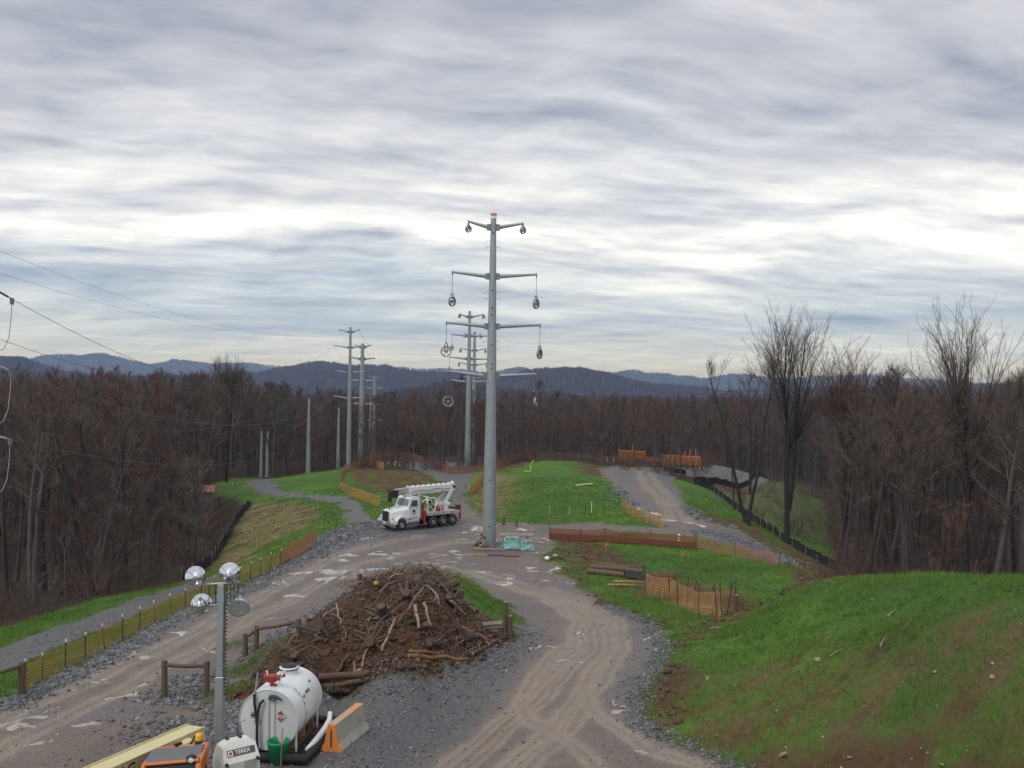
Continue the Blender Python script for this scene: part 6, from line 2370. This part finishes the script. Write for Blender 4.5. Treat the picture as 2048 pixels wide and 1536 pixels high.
# scattered planks in front of the pole
r = random.Random(10)
for i, (x0, y0, x1, y1, mt, lab) in enumerate(((928, 1110, 975, 1111, M_WOODL, 'muddy brown plank lying in front of the tallest pole, left one'), (975, 1111, 1020, 1112, M_WOODB, 'muddy brown plank lying in front of the pole, middle one'), (1008, 1114, 1038, 1113, M_RED, 'reddish board in front of the teal pallets'),
                                              (1084, 1078, 1100, 1082, M_CONC, 'pale board beside the rust red net'), (1108, 1111, 1120, 1117, M_CONC, 'pale broken board at the road edge'), (1074, 1086, 1090, 1088, M_WOODL, 'light board right of the teal pallets'))):
    a, b = G(x0, y0), G(x1, y1)
    e = empty('loose_board', a, 0, lab, 'board', 'loose boards on the gravel')
    MB().box((b - a) / 2 + Vector((0, 0, .05)), ((b - a).length, .22, .07), rz=math.atan2(b.y - a.y, b.x - a.x)).build('plank', mt, e)
b = G(1094, 1119)
e = empty('broken_concrete', b, 0, 'white chunk of rubble with brown scraps at the road edge', 'rubble')
m = MB()
m.lathe([(.001, 0), (.17, .03), (.19, .12), (.11, .22), (.001, .24)], n=7, smooth=False)
m.build('chunk', M_TEXTW, e)
MB().tube([(.2, 0, .1), (.7, .1, .2), (1.1, .3, .1)], .08, 6).build('scrap', M_WOODB, e)
# stacked dark poles under black sheeting at the right bank
for k, (x0, y0, x1, y1, rad, mt, lab) in enumerate(((1176, 1147, 1290, 1160, .17, M_WOODB, 'lowest dark log of the stack above the road bend'), (1182, 1142, 1285, 1153, .15, M_WOODB, 'upper dark log of the stack above the road bend'), (1195, 1138, 1262, 1147, .12, M_WOODB, 'short log lying on top of the stack above the road bend'),
                                                    (1228, 1166, 1290, 1168, .08, M_WOODL, 'upper pale timber below the log stack'), (1215, 1173, 1290, 1174, .07, M_WOODL, 'lower pale timber below the log stack'))):
    a, b = G(x0, y0), G(x1, y1)
    e = empty('stacked_log', a, 0, lab, 'log', 'logs stacked above the road bend')
    c = b - a
    c.z = top(b.x, b.y) - a.z
    up_ = Vector((0, 0, rad * (1 + (0, .9, 1.8, 0, 0)[k])))
    MB().tube([up_, c * .5 + up_ + Vector((0, 0, .02)), c + up_], [rad * 1.05, rad, rad * .9], 10).build('stem', mt, e)
    MB().rod(up_ - c.normalized() * .012, up_, rad * .98, n=10).build('cut_end', M_WOODL, e)
a = G(1250, 1160)
e = empty('black_tarpaulin', a, 0, 'crumpled black plastic sheet over the end of the log stack', 'tarpaulin')
r = random.Random(12)
m = MB()
V_, n1, n2 = [], 14, 6
for i in range(n1 + 1):
    for j in range(n2 + 1):
        x = i / n1 * 2.0
        y = (j / n2 - .5) * .9
        wx_, wy_ = a.x + x, a.y + y + .1
        V_.append((x, y + .1, top(wx_, wy_) - a.z + .05 + .55 * max(0, 1 - abs(y) * 1.6) * (1 - .65 * x / 2.0) + r.gauss(0, .03)))
m.add(V_, [(i * (n2 + 1) + j, (i + 1) * (n2 + 1) + j, (i + 1) * (n2 + 1) + j + 1, i * (n2 + 1) + j + 1) for i in range(n1) for j in range(n2)], True)
m.build('sheet', M_BLACK, e)
a = G(1325, 1166)
e = empty('dark_drum', a, .2, 'dark brown drum lying behind the orange fence at the right bank', 'drum')
MB().lathe([(.001, -.7), (.28, -.7), (.30, -.66), (.28, -.2), (.30, -.18), (.28, .2), (.30, .22), (.28, .66), (.30, .7), (.001, .7)], (0, 0, .3), (1, 0, 0), 14).build('body', M_RUST, e)

# ------------------------------------------------------------------ debris heap: stumps, logs, roots
M_W1 = mat('wet_dark_wood', (.050, .034, .025), .8, 0, .4, 5, bump=.01)
M_W2 = mat('brown_root', (.105, .066, .042), .85, 0, .35, 5, bump=.01)
M_W3 = mat('pale_dead_wood', (.30, .235, .175), .85, 0, .3, 5, bump=.01)
M_W4 = mat('orange_split_wood', (.25, .125, .05), .8, 0, .35, 5, bump=.01)
M_W5 = mat('grey_root', (.135, .10, .075), .85, 0, .3, 5)
HG = 'logs and roots in the debris heap'


def log(x0, y0, x1, y1, rad, mt, lab, lift0=0.0, lift1=0.0, seed=1, taper=.8):
    r = random.Random(seed)
    a, b = G(x0, y0), G(x1, y1)
    rad *= .78
    a.z += rad * .6 + lift0
    b.z += rad * .6 + lift1
    e = empty('log', a, 0, lab, 'log', HG)
    c = b - a
    pts = [c * (k / 5) + Vector((r.gauss(0, .03), r.gauss(0, .03), r.gauss(0, .03))) * (1 if 0 < k < 5 else 0) for k in range(6)]
    m = MB()
    m.tube(pts, [rad * (1 - (1 - taper) * k / 5) * r.uniform(.93, 1.07) for k in range(6)], 9)
    m.build('stem', mt, e)
    d = (pts[1] - pts[0]).normalized()
    MB().rod(-d * .012, d * .02, rad * .9, n=9).build('cut_end', M_W3, e)
    for k in range(r.randrange(0, 3)):
        p = pts[r.randrange(1, 5)]
        q = p + Vector((r.gauss(0, .3), r.gauss(0, .3), r.uniform(.15, .5)))
        MB().rod(p, q, rad * .35, rad * .12, 6).build('branch_stub', mt, e)


for k, a in enumerate((
    (638, 1358, 738, 1348, .17, M_W2, 'long brown log at the front foot of the heap behind the tank'), (650, 1372, 738, 1363, .13, M_W2, 'second log under the long brown log behind the tank'), (655, 1382, 700, 1378, .15, M_W1, 'dark short log lowest behind the tank'),
    (796, 1252, 846, 1203, .085, M_W5, 'thick pale limb leaning in the middle of the heap', .1, .5), (764, 1303, 791, 1262, .06, M_W3, 'straight pale stick in the middle of the heap', .05, .45), (816, 1312, 935, 1322, .10, M_W4, 'orange split log lying along the front right foot of the heap'),
    (820, 1300, 880, 1310, .08, M_W4, 'shorter orange split log above the front one'), (945, 1318, 997, 1284, .10, M_W2, 'log slanting at the right corner of the heap', .05, .1), (846, 1232, 862, 1262, .07, M_W3, 'short pale limb right of the thick pale limb', .5, .1),
    (830, 1230, 838, 1262, .09, M_W3, 'stubby pale limb in the heap centre', .4, .1), (670, 1348, 698, 1320, .09, M_W2, 'brown log slanting up behind the tank', 0, .25), (672, 1232, 682, 1252, .035, M_W3, 'thin white forked stick on the left of the heap', .5, .1),
    (628, 1262, 665, 1250, .07, M_W2, 'brown limb on the left shoulder of the heap', .15, .2), (925, 1272, 972, 1292, .09, M_W4, 'brown orange log behind the right corner log', .15, .1), (760, 1195, 790, 1180, .08, M_W5, 'grey root on the upper part of the heap', .2, .3),
    (900, 1225, 930, 1240, .07, M_W3, 'pale curved limb near the grass side of the heap', .3, .1), (705, 1350, 722, 1338, .12, M_W3, 'stubby yellowish block of wood at the heap foot', .05, .05), (800, 1345, 830, 1340, .10, M_W1, 'dark log stub at the gravel edge of the heap', 0, 0))):
    log(*a[:7], *(a[7:] if len(a) > 7 else ()), seed=k + 1)
# flat slab of sawn wood at the right corner
b = G(982, 1270)
e = empty('wooden_crate_side', b, R(20), 'flat sawn wooden pallet side at the right corner of the heap', 'pallet')
for k in range(3):
    MB().box((0, -.05 * k, .12 + .15 * k), (.78, .05, .13), rx=R(-25)).build('slat', M_W3, e)
for x in (-.33, .33):
    MB().box((x, .06, .26), (.09, .08, .46), rx=R(-25)).build('batten', M_W2, e)
# stumps with roots
HEAPP = np.array(PLANP['heap'][0])


def heap_point(r, front=True):
    while True:
        x = r.uniform(HEAPP[:, 0].min(), HEAPP[:, 0].max()); y = r.uniform(HEAPP[:, 1].min(), HEAPP[:, 1].max())
        if poly_sd(np.array([x]), np.array([y]), PLANP['heap'][0])[0] > .25:
            return Vector((x, y, top(x, y)))


STL = ('tangled stump with dark roots on the left part of the heap', 'stump with spreading roots low in the heap centre', 'stump with pale torn roots near the heap top', 'round stump on the upper right of the heap', 'dark stump near the right corner of the heap',
       'earth covered stump behind the tank', 'split stump below the heap top', 'big root plate in the middle of the heap', 'reddish stump at the grass edge of the heap', 'stump with upturned roots on the heap crest', 'low broad stump at the front of the heap')
for k, (px, py, mt) in enumerate(((640, 1270, M_W1), (740, 1290, M_W2), (815, 1195, M_W5), (900, 1215, M_W1), (930, 1290, M_W1), (590, 1330, M_W1), (850, 1260, M_W2), (770, 1240, M_W1), (895, 1185, M_W2), (835, 1165, M_W5), (860, 1290, M_W2))):
    r = random.Random(600 + k)
    p = G(px, py)
    e = empty('tree_stump', p + Vector((0, 0, .1)), r.uniform(0, 6.28), STL[k], 'stump', 'stumps in the debris heap')
    ax = Vector((r.gauss(0, .6), r.gauss(0, .6), r.uniform(.2, 1))).normalized()
    s = r.uniform(.13, .22)
    m = MB()
    m.tube([-ax * .35, Vector((0, 0, .05)), ax * s * 1.6, ax * s * 2.2], [s * 1.4, s * 1.15, s * .85, s * .8], 10)
    m.build('stem', mt, e)
    MB().rod(ax * s * 2.2, ax * (s * 2.2 + .02), s * .76, n=10).build('cut_face', M_W2, e)
    for j in range(14):
        _, u, v = basis(ax)
        a = j * .45 + r.uniform(-.2, .2)
        d = (u * math.cos(a) + v * math.sin(a) - ax * r.uniform(-.2, .5)).normalized()
        pts = [d * s * .6, d * s * 1.7 + Vector((r.gauss(0, .08), r.gauss(0, .08), r.uniform(0, .12))), d * s * 3.4 + Vector((r.gauss(0, .2), r.gauss(0, .2), r.uniform(-.1, .3))), d * s * 5.0 + Vector((r.gauss(0, .3), r.gauss(0, .3), r.uniform(-.2, .4)))]
        m = MB()
        m.tube(pts, [s * .34, s * .22, s * .12, s * .04], 6)
        m.build('root', mt if r.random() < .6 else M_W5, e)
# crooked roots and branches
r = random.Random(901)
for k in range(115):
    p = heap_point(r)
    L = r.uniform(.4, 1.5) * (1 if r.random() < .85 else 1.5)
    rad = r.uniform(.018, .06)
    th_ = r.uniform(0, 6.283)
    el = r.gauss(.05, .22)
    d = Vector((math.cos(th_) * math.cos(el), math.sin(th_) * math.cos(el), math.sin(el)))
    pts = [Vector((0, 0, -.05))]
    for j in range(4):
        d = (d + Vector((r.gauss(0, .25), r.gauss(0, .25), r.gauss(0, .2)))).normalized()
        q = pts[-1] + d * L / 4
        gz = top(p.x + q.x, p.y + q.y) - p.z + rad
        q.z = min(max(q.z, gz), gz + .30)
        pts.append(q)
    mt = r.choice((M_W1, M_W1, M_W2, M_W2, M_W5, M_W5, M_W3, M_W3, M_W4))
    m = MB()
    m.tube(pts, [rad, rad * .9, rad * .7, rad * .5, rad * .2], 6)
    o = m.build('branch', mt, None, p + Vector((0, 0, .02)))
    tag(o, 'crooked root or branch lying tangled in the debris heap', 'branch', 'loose branches of the debris heap')
V_, T_ = [], []
r = np.random.default_rng(77)
cnt = 0
rr2 = random.Random(5)
mtw = MB()
for k in range(1700):
    p = heap_point(rr2)
    d = Vector((rr2.gauss(0, 1), rr2.gauss(0, 1), rr2.uniform(-.1, .9))).normalized()
    L = rr2.uniform(.25, .9)
    q = p + d * L
    q.z = max(q.z, top(q.x, q.y) + .02)
    mtw.tube([p, (p + q) / 2 + Vector((0, 0, rr2.uniform(-.03, .12))), q], [.012, .010, .005], 3, cap=False, smooth=False)
tag(mtw.build('brushwood', M_W5), 'fine brushwood and rootlets strewn over the debris heap', kind='stuff')

# ------------------------------------------------------------------ stones, clods, grass
_t = (1 + 5 ** .5) / 2
ICO_V = np.array([(-1, _t, 0), (1, _t, 0), (-1, -_t, 0), (1, -_t, 0), (0, -1, _t), (0, 1, _t), (0, -1, -_t), (0, 1, -_t), (_t, 0, -1), (_t, 0, 1), (-_t, 0, -1), (-_t, 0, 1)]) / math.sqrt(1 + _t * _t)
ICO_F = np.array([(0, 11, 5), (0, 5, 1), (0, 1, 7), (0, 7, 10), (0, 10, 11), (1, 5, 9), (5, 11, 4), (11, 10, 2), (10, 7, 6), (7, 1, 8), (3, 9, 4), (3, 4, 2), (3, 2, 6), (3, 6, 8), (3, 8, 9), (4, 9, 5), (2, 4, 11), (6, 2, 10), (8, 6, 7), (9, 8, 1)])


def stones(x, y, size, seed, flat=.7, sink=.25):
    r = np.random.default_rng(seed)
    n = len(x)
    V = ICO_V[None] * (1 + r.normal(0, .16, (n, 12, 1)))
    sc = size[:, None] * r.uniform(.65, 1.35, (n, 3))
    sc[:, 2] *= flat
    V = V * sc[:, None, :]
    a = r.uniform(0, 6.283, n)
    c, s = np.cos(a)[:, None], np.sin(a)[:, None]
    tl = r.normal(0, .35, n)[:, None]
    X = V[..., 0] * c - V[..., 1] * s
    Y = V[..., 0] * s + V[..., 1] * c
    Z = V[..., 2] + tl * V[..., 0]
    z0 = topv(x, y)
    out = np.stack([X + x[:, None], Y + y[:, None], Z + (z0 + size * flat * (.5 - sink))[:, None]], -1).reshape(-1, 3)
    T = (ICO_F[None] + 12 * np.arange(n)[:, None, None]).reshape(-1, 3)
    return out, T


def stone_material(name, cols, sc=7.0):
    m = bpy.data.materials.new(name)
    m.use_nodes = True
    t = NT(m.node_tree)
    isl = t.n('ShaderNodeNewGeometry').outputs['Random Per Island']
    c = t.ramp(isl, [(i / (len(cols) - 1), k) for i, k in enumerate(cols)])
    pos = t.n('ShaderNodeTexCoord').outputs['Object']
    n = t.noise(pos, sc, 5.0, .6)
    c = t.mix(t.mrange(n, .35, .65, 0, .45), c, t.mix(.5, c, (.05, .045, .04)))
    p = t.n('ShaderNodeBsdfPrincipled', i_Base_Color=c, i_Roughness=.7)
    t.put(p.inputs['Specular IOR Level'], .4)
    t.n('ShaderNodeOutputMaterial', i_Surface=p.outputs[0])
    return m


M_STONE = stone_material('crushed_stone', [(.055, .057, .063), (.11, .115, .125), (.17, .175, .185), (.08, .083, .092), (.26, .26, .265), (.10, .10, .105)])
M_CLOD = stone_material('earth_clods', [(.060, .033, .018), (.10, .058, .032), (.045, .026, .016), (.13, .075, .04), (.07, .045, .03)])
M_FIELDST = stone_material('field_stones', [(.34, .29, .22), (.42, .38, .31), (.26, .20, .14), (.50, .46, .40)])


def along(pxs, width, n, r, side=0.0):
    P = np.array(gp(pxs))
    seg = np.diff(P, axis=0)
    L = np.hypot(seg[:, 0], seg[:, 1])
    k = r.choice(len(L), n, p=L / L.sum())
    t_ = r.random(n)
    nx_ = -seg[:, 1] / L; ny_ = seg[:, 0] / L
    off_ = r.normal(0, 1, n) * width + side
    return P[k, 0] + seg[k, 0] * t_ + nx_[k] * off_, P[k, 1] + seg[k, 1] * t_ + ny_[k] * off_


r = np.random.default_rng(31)
xs, ys, ss = [], [], []
for pts, wd, n, s0, s1 in (([(0, 1420), (60, 1388), (250, 1288), (400, 1208), (480, 1182)], .42, 4200, .03, .105), ([(480, 1182), (560, 1136), (640, 1090)], .6, 1100, .035, .11), ([(600, 1120), (645, 1084), (700, 1058), (748, 1046)], .9, 1500, .05, .17),
                           ([(1200, 1206), (1290, 1242), (1336, 1290), (1305, 1345), (1272, 1400), (1278, 1445), (1335, 1485), (1420, 1512), (1530, 1538)], .24, 3000, .02, .065), ([(1390, 1060), (1480, 1080), (1545, 1105), (1565, 1128)], .8, 800, .05, .15),
                           ([(330, 1410), (370, 1380), (420, 1350)], .5, 700, .03, .10), ([(490, 1300), (560, 1270), (620, 1235), (700, 1190)], .6, 700, .03, .10), ([(300, 1500), (420, 1440), (500, 1400)], 1.0, 900, .03, .09),
                           ([(1225, 975), (1265, 1015), (1325, 1054)], .6, 250, .08, .2), ([(1372, 1015), (1405, 1038), (1480, 1060)], .6, 200, .08, .2), ([(900, 1052), (760, 1066), (660, 1092)], 1.6, 900, .03, .08), ([(1040, 1256), (1010, 1300), (930, 1330), (800, 1356), (700, 1380)], .5, 1100, .025, .07)):
    x, y = along(pts, wd, n, r)
    xs.append(x); ys.append(y); ss.append(s0 + (s1 - s0) * r.random(n) ** 2.2)
# loose gravel over the parking area and road
n = 26000
y = 21 + (64 - 21) * r.random(n) ** 1.9
x = (r.uniform(-.62, .36, n)) * y
m_ = masks(x, y)
k = (r.random(n) < (m_['road'] * (.10 + .9 * m_['dark'])) * (1 - m_['track'] * .8)) & (m_['pud'] < .2)
xs.append(x[k]); ys.append(y[k]); ss.append(.018 + .045 * r.random(k.sum()) ** 2.5)
x, y, s = np.concatenate(xs), np.concatenate(ys), np.concatenate(ss)
V, T = stones(x, y, s, 3)
tag(link('gravel', np_mesh('gravel', V, T, M_STONE)), 'loose grey crushed stone along the road edges', kind='stuff')
# earth clods on the heap and bare banks
n = 34000
y = 26 + (75 - 26) * r.random(n) ** 1.4
x = r.uniform(-.36, .62, n) * y
m_ = masks(x, y)
k = r.random(n) < np.maximum(m_['heap'], m_['soil'] * .35)
V, T = stones(x[k], y[k], .025 + .12 * r.random(k.sum()) ** 2.6, 4, .75, .2)
tag(link('earth_clods', np_mesh('earth_clods', V, T, M_CLOD)), 'brown clods of earth on the heap and bare banks', kind='stuff')
# field stones on the right bank
n = 300
y = 20 + 17 * r.random(n); x = (.22 + .36 * r.random(n)) * y
m_ = masks(x, y)
k = (m_['road'] < .1) & (m_['thin'] * .8 + m_['soil'] + .08 > r.random(n))
V, T = stones(x[k], y[k], .012 + .035 * r.random(k.sum()) ** 3, 5, .7, .2)
tag(link('field_stones', np_mesh('field_stones', V, T, M_FIELDST)), 'small pale stones scattered over the right bank', kind='stuff')
for (px, py, s, lab) in ((1565, 1507, .15, 'largest pale rock at the foot of the right bank'), (1415, 1362, .09, 'flat tan rock on the left of the right bank'), (1985, 1355, .09, 'tan rock high on the right edge of the bank'), (1870, 1336, .08, 'dark holed clod of stone on the right bank'),
                         (1700, 1518, .08, 'pale rock right of the largest rock on the bank'), (1885, 1530, .07, 'pale rock at the bottom edge of the right bank'), (1636, 1326, .10, 'brown boulder halfway up the right bank')):
    p = G(px, py)
    V, T = stones(np.array([p.x]), np.array([p.y]), np.array([s]), int(px), .65, .1)
    o = link('rock', np_mesh('rock', V - np.array(p), T, M_FIELDST), None, p)
    tag(o, lab, 'rock', 'rocks on the right bank')
for (px, py, l, a, lab) in ((1775, 1236, .45, .6, 'short pale stick on the upper right bank'), (1760, 1300, .6, .9, 'pale stick lying across the middle of the right bank'), (1660, 1322, .4, .2, 'small white stick left of the long stick on the bank'), (1420, 1262, .5, -.5, 'pale dead twig at the left foot of the right bank')):
    p = G(px, py)
    o = MB().tube([(0, 0, .03), (l * .5 * math.cos(a), l * .5 * math.sin(a), .06 + top(p.x + l * .5 * math.cos(a), p.y + l * .5 * math.sin(a)) - p.z), (l * math.cos(a), l * math.sin(a), .04 + top(p.x + l * math.cos(a), p.y + l * math.sin(a)) - p.z)], [.03, .025, .012], 6).build('stick', M_W3, None, p)
    tag(o, lab, 'stick', 'sticks on the right bank')

# grass blades
def grass_material():
    m = bpy.data.materials.new('grass_blades')
    m.use_nodes = True
    t = NT(m.node_tree)
    isl = t.n('ShaderNodeNewGeometry').outputs['Random Per Island']
    pos = t.n('ShaderNodeTexCoord').outputs['Object']
    dry = t.n('ShaderNodeAttribute', attribute_name='dry').outputs['Fac']
    c = t.ramp(isl, [(0, (.070, .155, .018)), (.35, (.115, .235, .030)), (.7, (.158, .288, .040)), (1.0, (.20, .27, .065))])
    c = t.mix(t.mrange(t.noise(pos, .25, 4.0, .6), .42, .6, 0, .45), c, (.07, .145, .026))
    c = t.mix(t.mrange(t.noise(pos, 1.6, 5.0, .65), .50, .64, 0, .6), c, (.050, .105, .022))
    c = t.mix(dry, c, t.ramp(isl, [(0, (.16, .12, .05)), (1, (.27, .21, .11))]))
    p = t.n('ShaderNodeBsdfPrincipled', i_Base_Color=c, i_Roughness=.6)
    t.put(p.inputs['Specular IOR Level'], .25)
    tr_ = t.n('ShaderNodeBsdfTranslucent', i_Color=c)
    ms_ = t.n('ShaderNodeMixShader', i_0=.25, i_1=p.outputs[0], i_2=tr_.outputs[0])
    t.n('ShaderNodeOutputMaterial', i_Surface=ms_.outputs[0])
    return m


def blades(x, y, h, w_, dry, per, r):
    n = len(x)
    x = np.repeat(x, per); y = np.repeat(y, per); h = np.repeat(h, per) * r.uniform(.55, 1.2, n * per); w_ = np.repeat(w_, per)
    dr = np.clip(np.repeat(dry, per) + r.normal(0, .15, n * per), 0, 1)
    x = x + r.normal(0, 1, n * per) * h * .35; y = y + r.normal(0, 1, n * per) * h * .35
    z = topv(x, y) - .01
    a = r.uniform(0, 3.1416, n * per)
    lx, ly = r.normal(0, .38, n * per) * h, r.normal(0, .38, n * per) * h
    ca, sa = np.cos(a) * w_, np.sin(a) * w_
    V = np.stack([np.stack([x - ca, y - sa, z], -1), np.stack([x + ca, y + sa, z], -1), np.stack([x + lx, y + ly, z + h], -1)], 1).reshape(-1, 3)
    T = np.arange(n * per * 3).reshape(-1, 3)
    return V, T, np.repeat(dr, 3)


r = np.random.default_rng(91)
n = 300000
y = np.exp(r.uniform(math.log(19), math.log(110), n))
u = r.uniform(-.60, .60, n)
x = u * y
m_ = masks(x, y)
pr = (1 - m_['road']) * (1 - m_['heap']) * (1 - .85 * m_['soil']) * (1 - m_['litter']) * (1 - .6 * m_['field'])
pr = pr * np.where(m_['straw'] > .3, .55, 1) * (1 - .55 * m_['thin'])
pat = fbm(x / 1.3, y / 1.3, 55, 3)
k = (r.random(n) < pr * np.clip((pat - .28) * 4, .25, 1))
x, y, m2 = x[k], y[k], {q: v[k] for q, v in m_.items()}
dryv = np.clip((m2['straw'] + .45 * m2['thin']) * (.42 + 1.3 * np.clip(fbm(x / 2.2, y / 2.2, 57, 3) - .42, 0, 1) * 3.0), 0, 1)
h = (.05 + .10 * r.random(len(x)) ** 1.6) * (1 + y / 130) * (.6 + .9 * fbm(x / .6, y / .6, 58, 2))
V, T, dr = blades(x, y, h, .0055 * (1 + y / 28), dryv, 3, r)
GRS = np_mesh('grass', V, T, grass_material(), False, {'dry': dr})
tag(link('grass', GRS), 'short green grass sown on the banks and verges', kind='stuff')
# tall dry reeds by the orange fence and ragged weeds by the rail fences
xs, ys, hs, ds = [], [], [], []
for (px, py, sx, sy, n, hh, dv_) in ((1400, 1200, 1.6, .8, 700, .75, 1), (1345, 1180, 1.4, .8, 600, .6, 1), (1450, 1205, .8, .6, 300, .6, .9), (500, 1330, .5, .5, 420, .20, .1), (455, 1385, .4, .5, 380, .20, .15), (560, 1290, .9, .6, 300, .25, .7), (470, 1290, .4, .4, 120, .2, .3), (985, 990, 3, 8, 700, .5, .8), (760, 1158, 1.2, .6, 300, .25, .6)):
    p = G(px, py)
    xs.append(p.x + r.normal(0, sx, n)); ys.append(p.y + r.normal(0, sy, n)); hs.append(np.full(n, hh) * r.uniform(.6, 1.1, n)); ds.append(np.full(n, dv_))
x, y, h, dv_ = map(np.concatenate, (xs, ys, hs, ds))
V, T, dr = blades(x, y, h, .010 * np.ones(len(x)), dv_, 3, r)
tag(link('tall_weeds', np_mesh('tall_weeds', V, T, GRS.materials[0], False, {'dry': dr})), 'tall dry reeds and weeds beside the fences', kind='stuff')
# brush at the wood edge in the hollow
sh_ = []
FB = []
for k in range(3):
    T_ = Tree(700 + k)
    rq = random.Random(700 + k)
    for j in range(16):
        a = rq.uniform(0, 6.28)
        bp, bd, _ = T_.limb(T_.crown, (rq.gauss(0, .3), rq.gauss(0, .3), -.1), (math.cos(a) * .5, math.sin(a) * .5, 1), rq.uniform(1.2, 2.6), .018, .008, 4, 3, .15)
        T_.twigs(bp, bd, 5, .6, .010, kids=2)
    FB.append(T_.crown.mesh('brush', (M_TWIG, M_PALE, M_REDTWIG)[k]))
xx_, yy_ = scatter(-70, 80, 44, 190, 3.2, 88, lambda x, y: (poly_sd(x, y, CLEARP) < -.8) & (poly_sd(x, y, CLEARP) > -8.5) & (np.abs(x) / y < .62))
xf_, yf_ = scatter(0, 80, 60, 190, 5.5, 89, lambda x, y: poly_sd(x, y, FIELDP) > .5)
xx_, yy_ = np.concatenate([xx_, xf_]), np.concatenate([yy_, yf_])
mass('underbrush', FB, np.stack([xx_, yy_, H(xx_, yy_)], 1), 'leafless brush growing along the wood edges', np.arange(len(xx_)) % 3, np.random.default_rng(4).uniform(.6, 1.3, len(xx_)), np.random.default_rng(6).uniform(0, 6.28, len(xx_)))
# shed glimpsed between the trunks
p = Vector((at_d(408, 958, 118).x, 118, 0))
p.z = hz(p.x, p.y)
e = empty('shed', p, .2, 'small shed with reddish roof glimpsed between left wood trunks', 'shed')
MB().box((0, 0, 1.0), (2.6, 2.2, 2.0)).build('wall', mat('grey_boards', (.16, .13, .11), .8), e)
m = MB()
m.prism([(-1.5, 1.95), (0, 2.7), (1.5, 1.95)], -1.4, 1.4, lambda a, b, t_: (t_, a * .9, b))
fixn(m.build('roof', mat('faded_red_roof', (.30, .12, .09), .7), e))
print('TRIS', sum(len(o.data.polygons) for o in bpy.data.objects if o.type == 'MESH'))
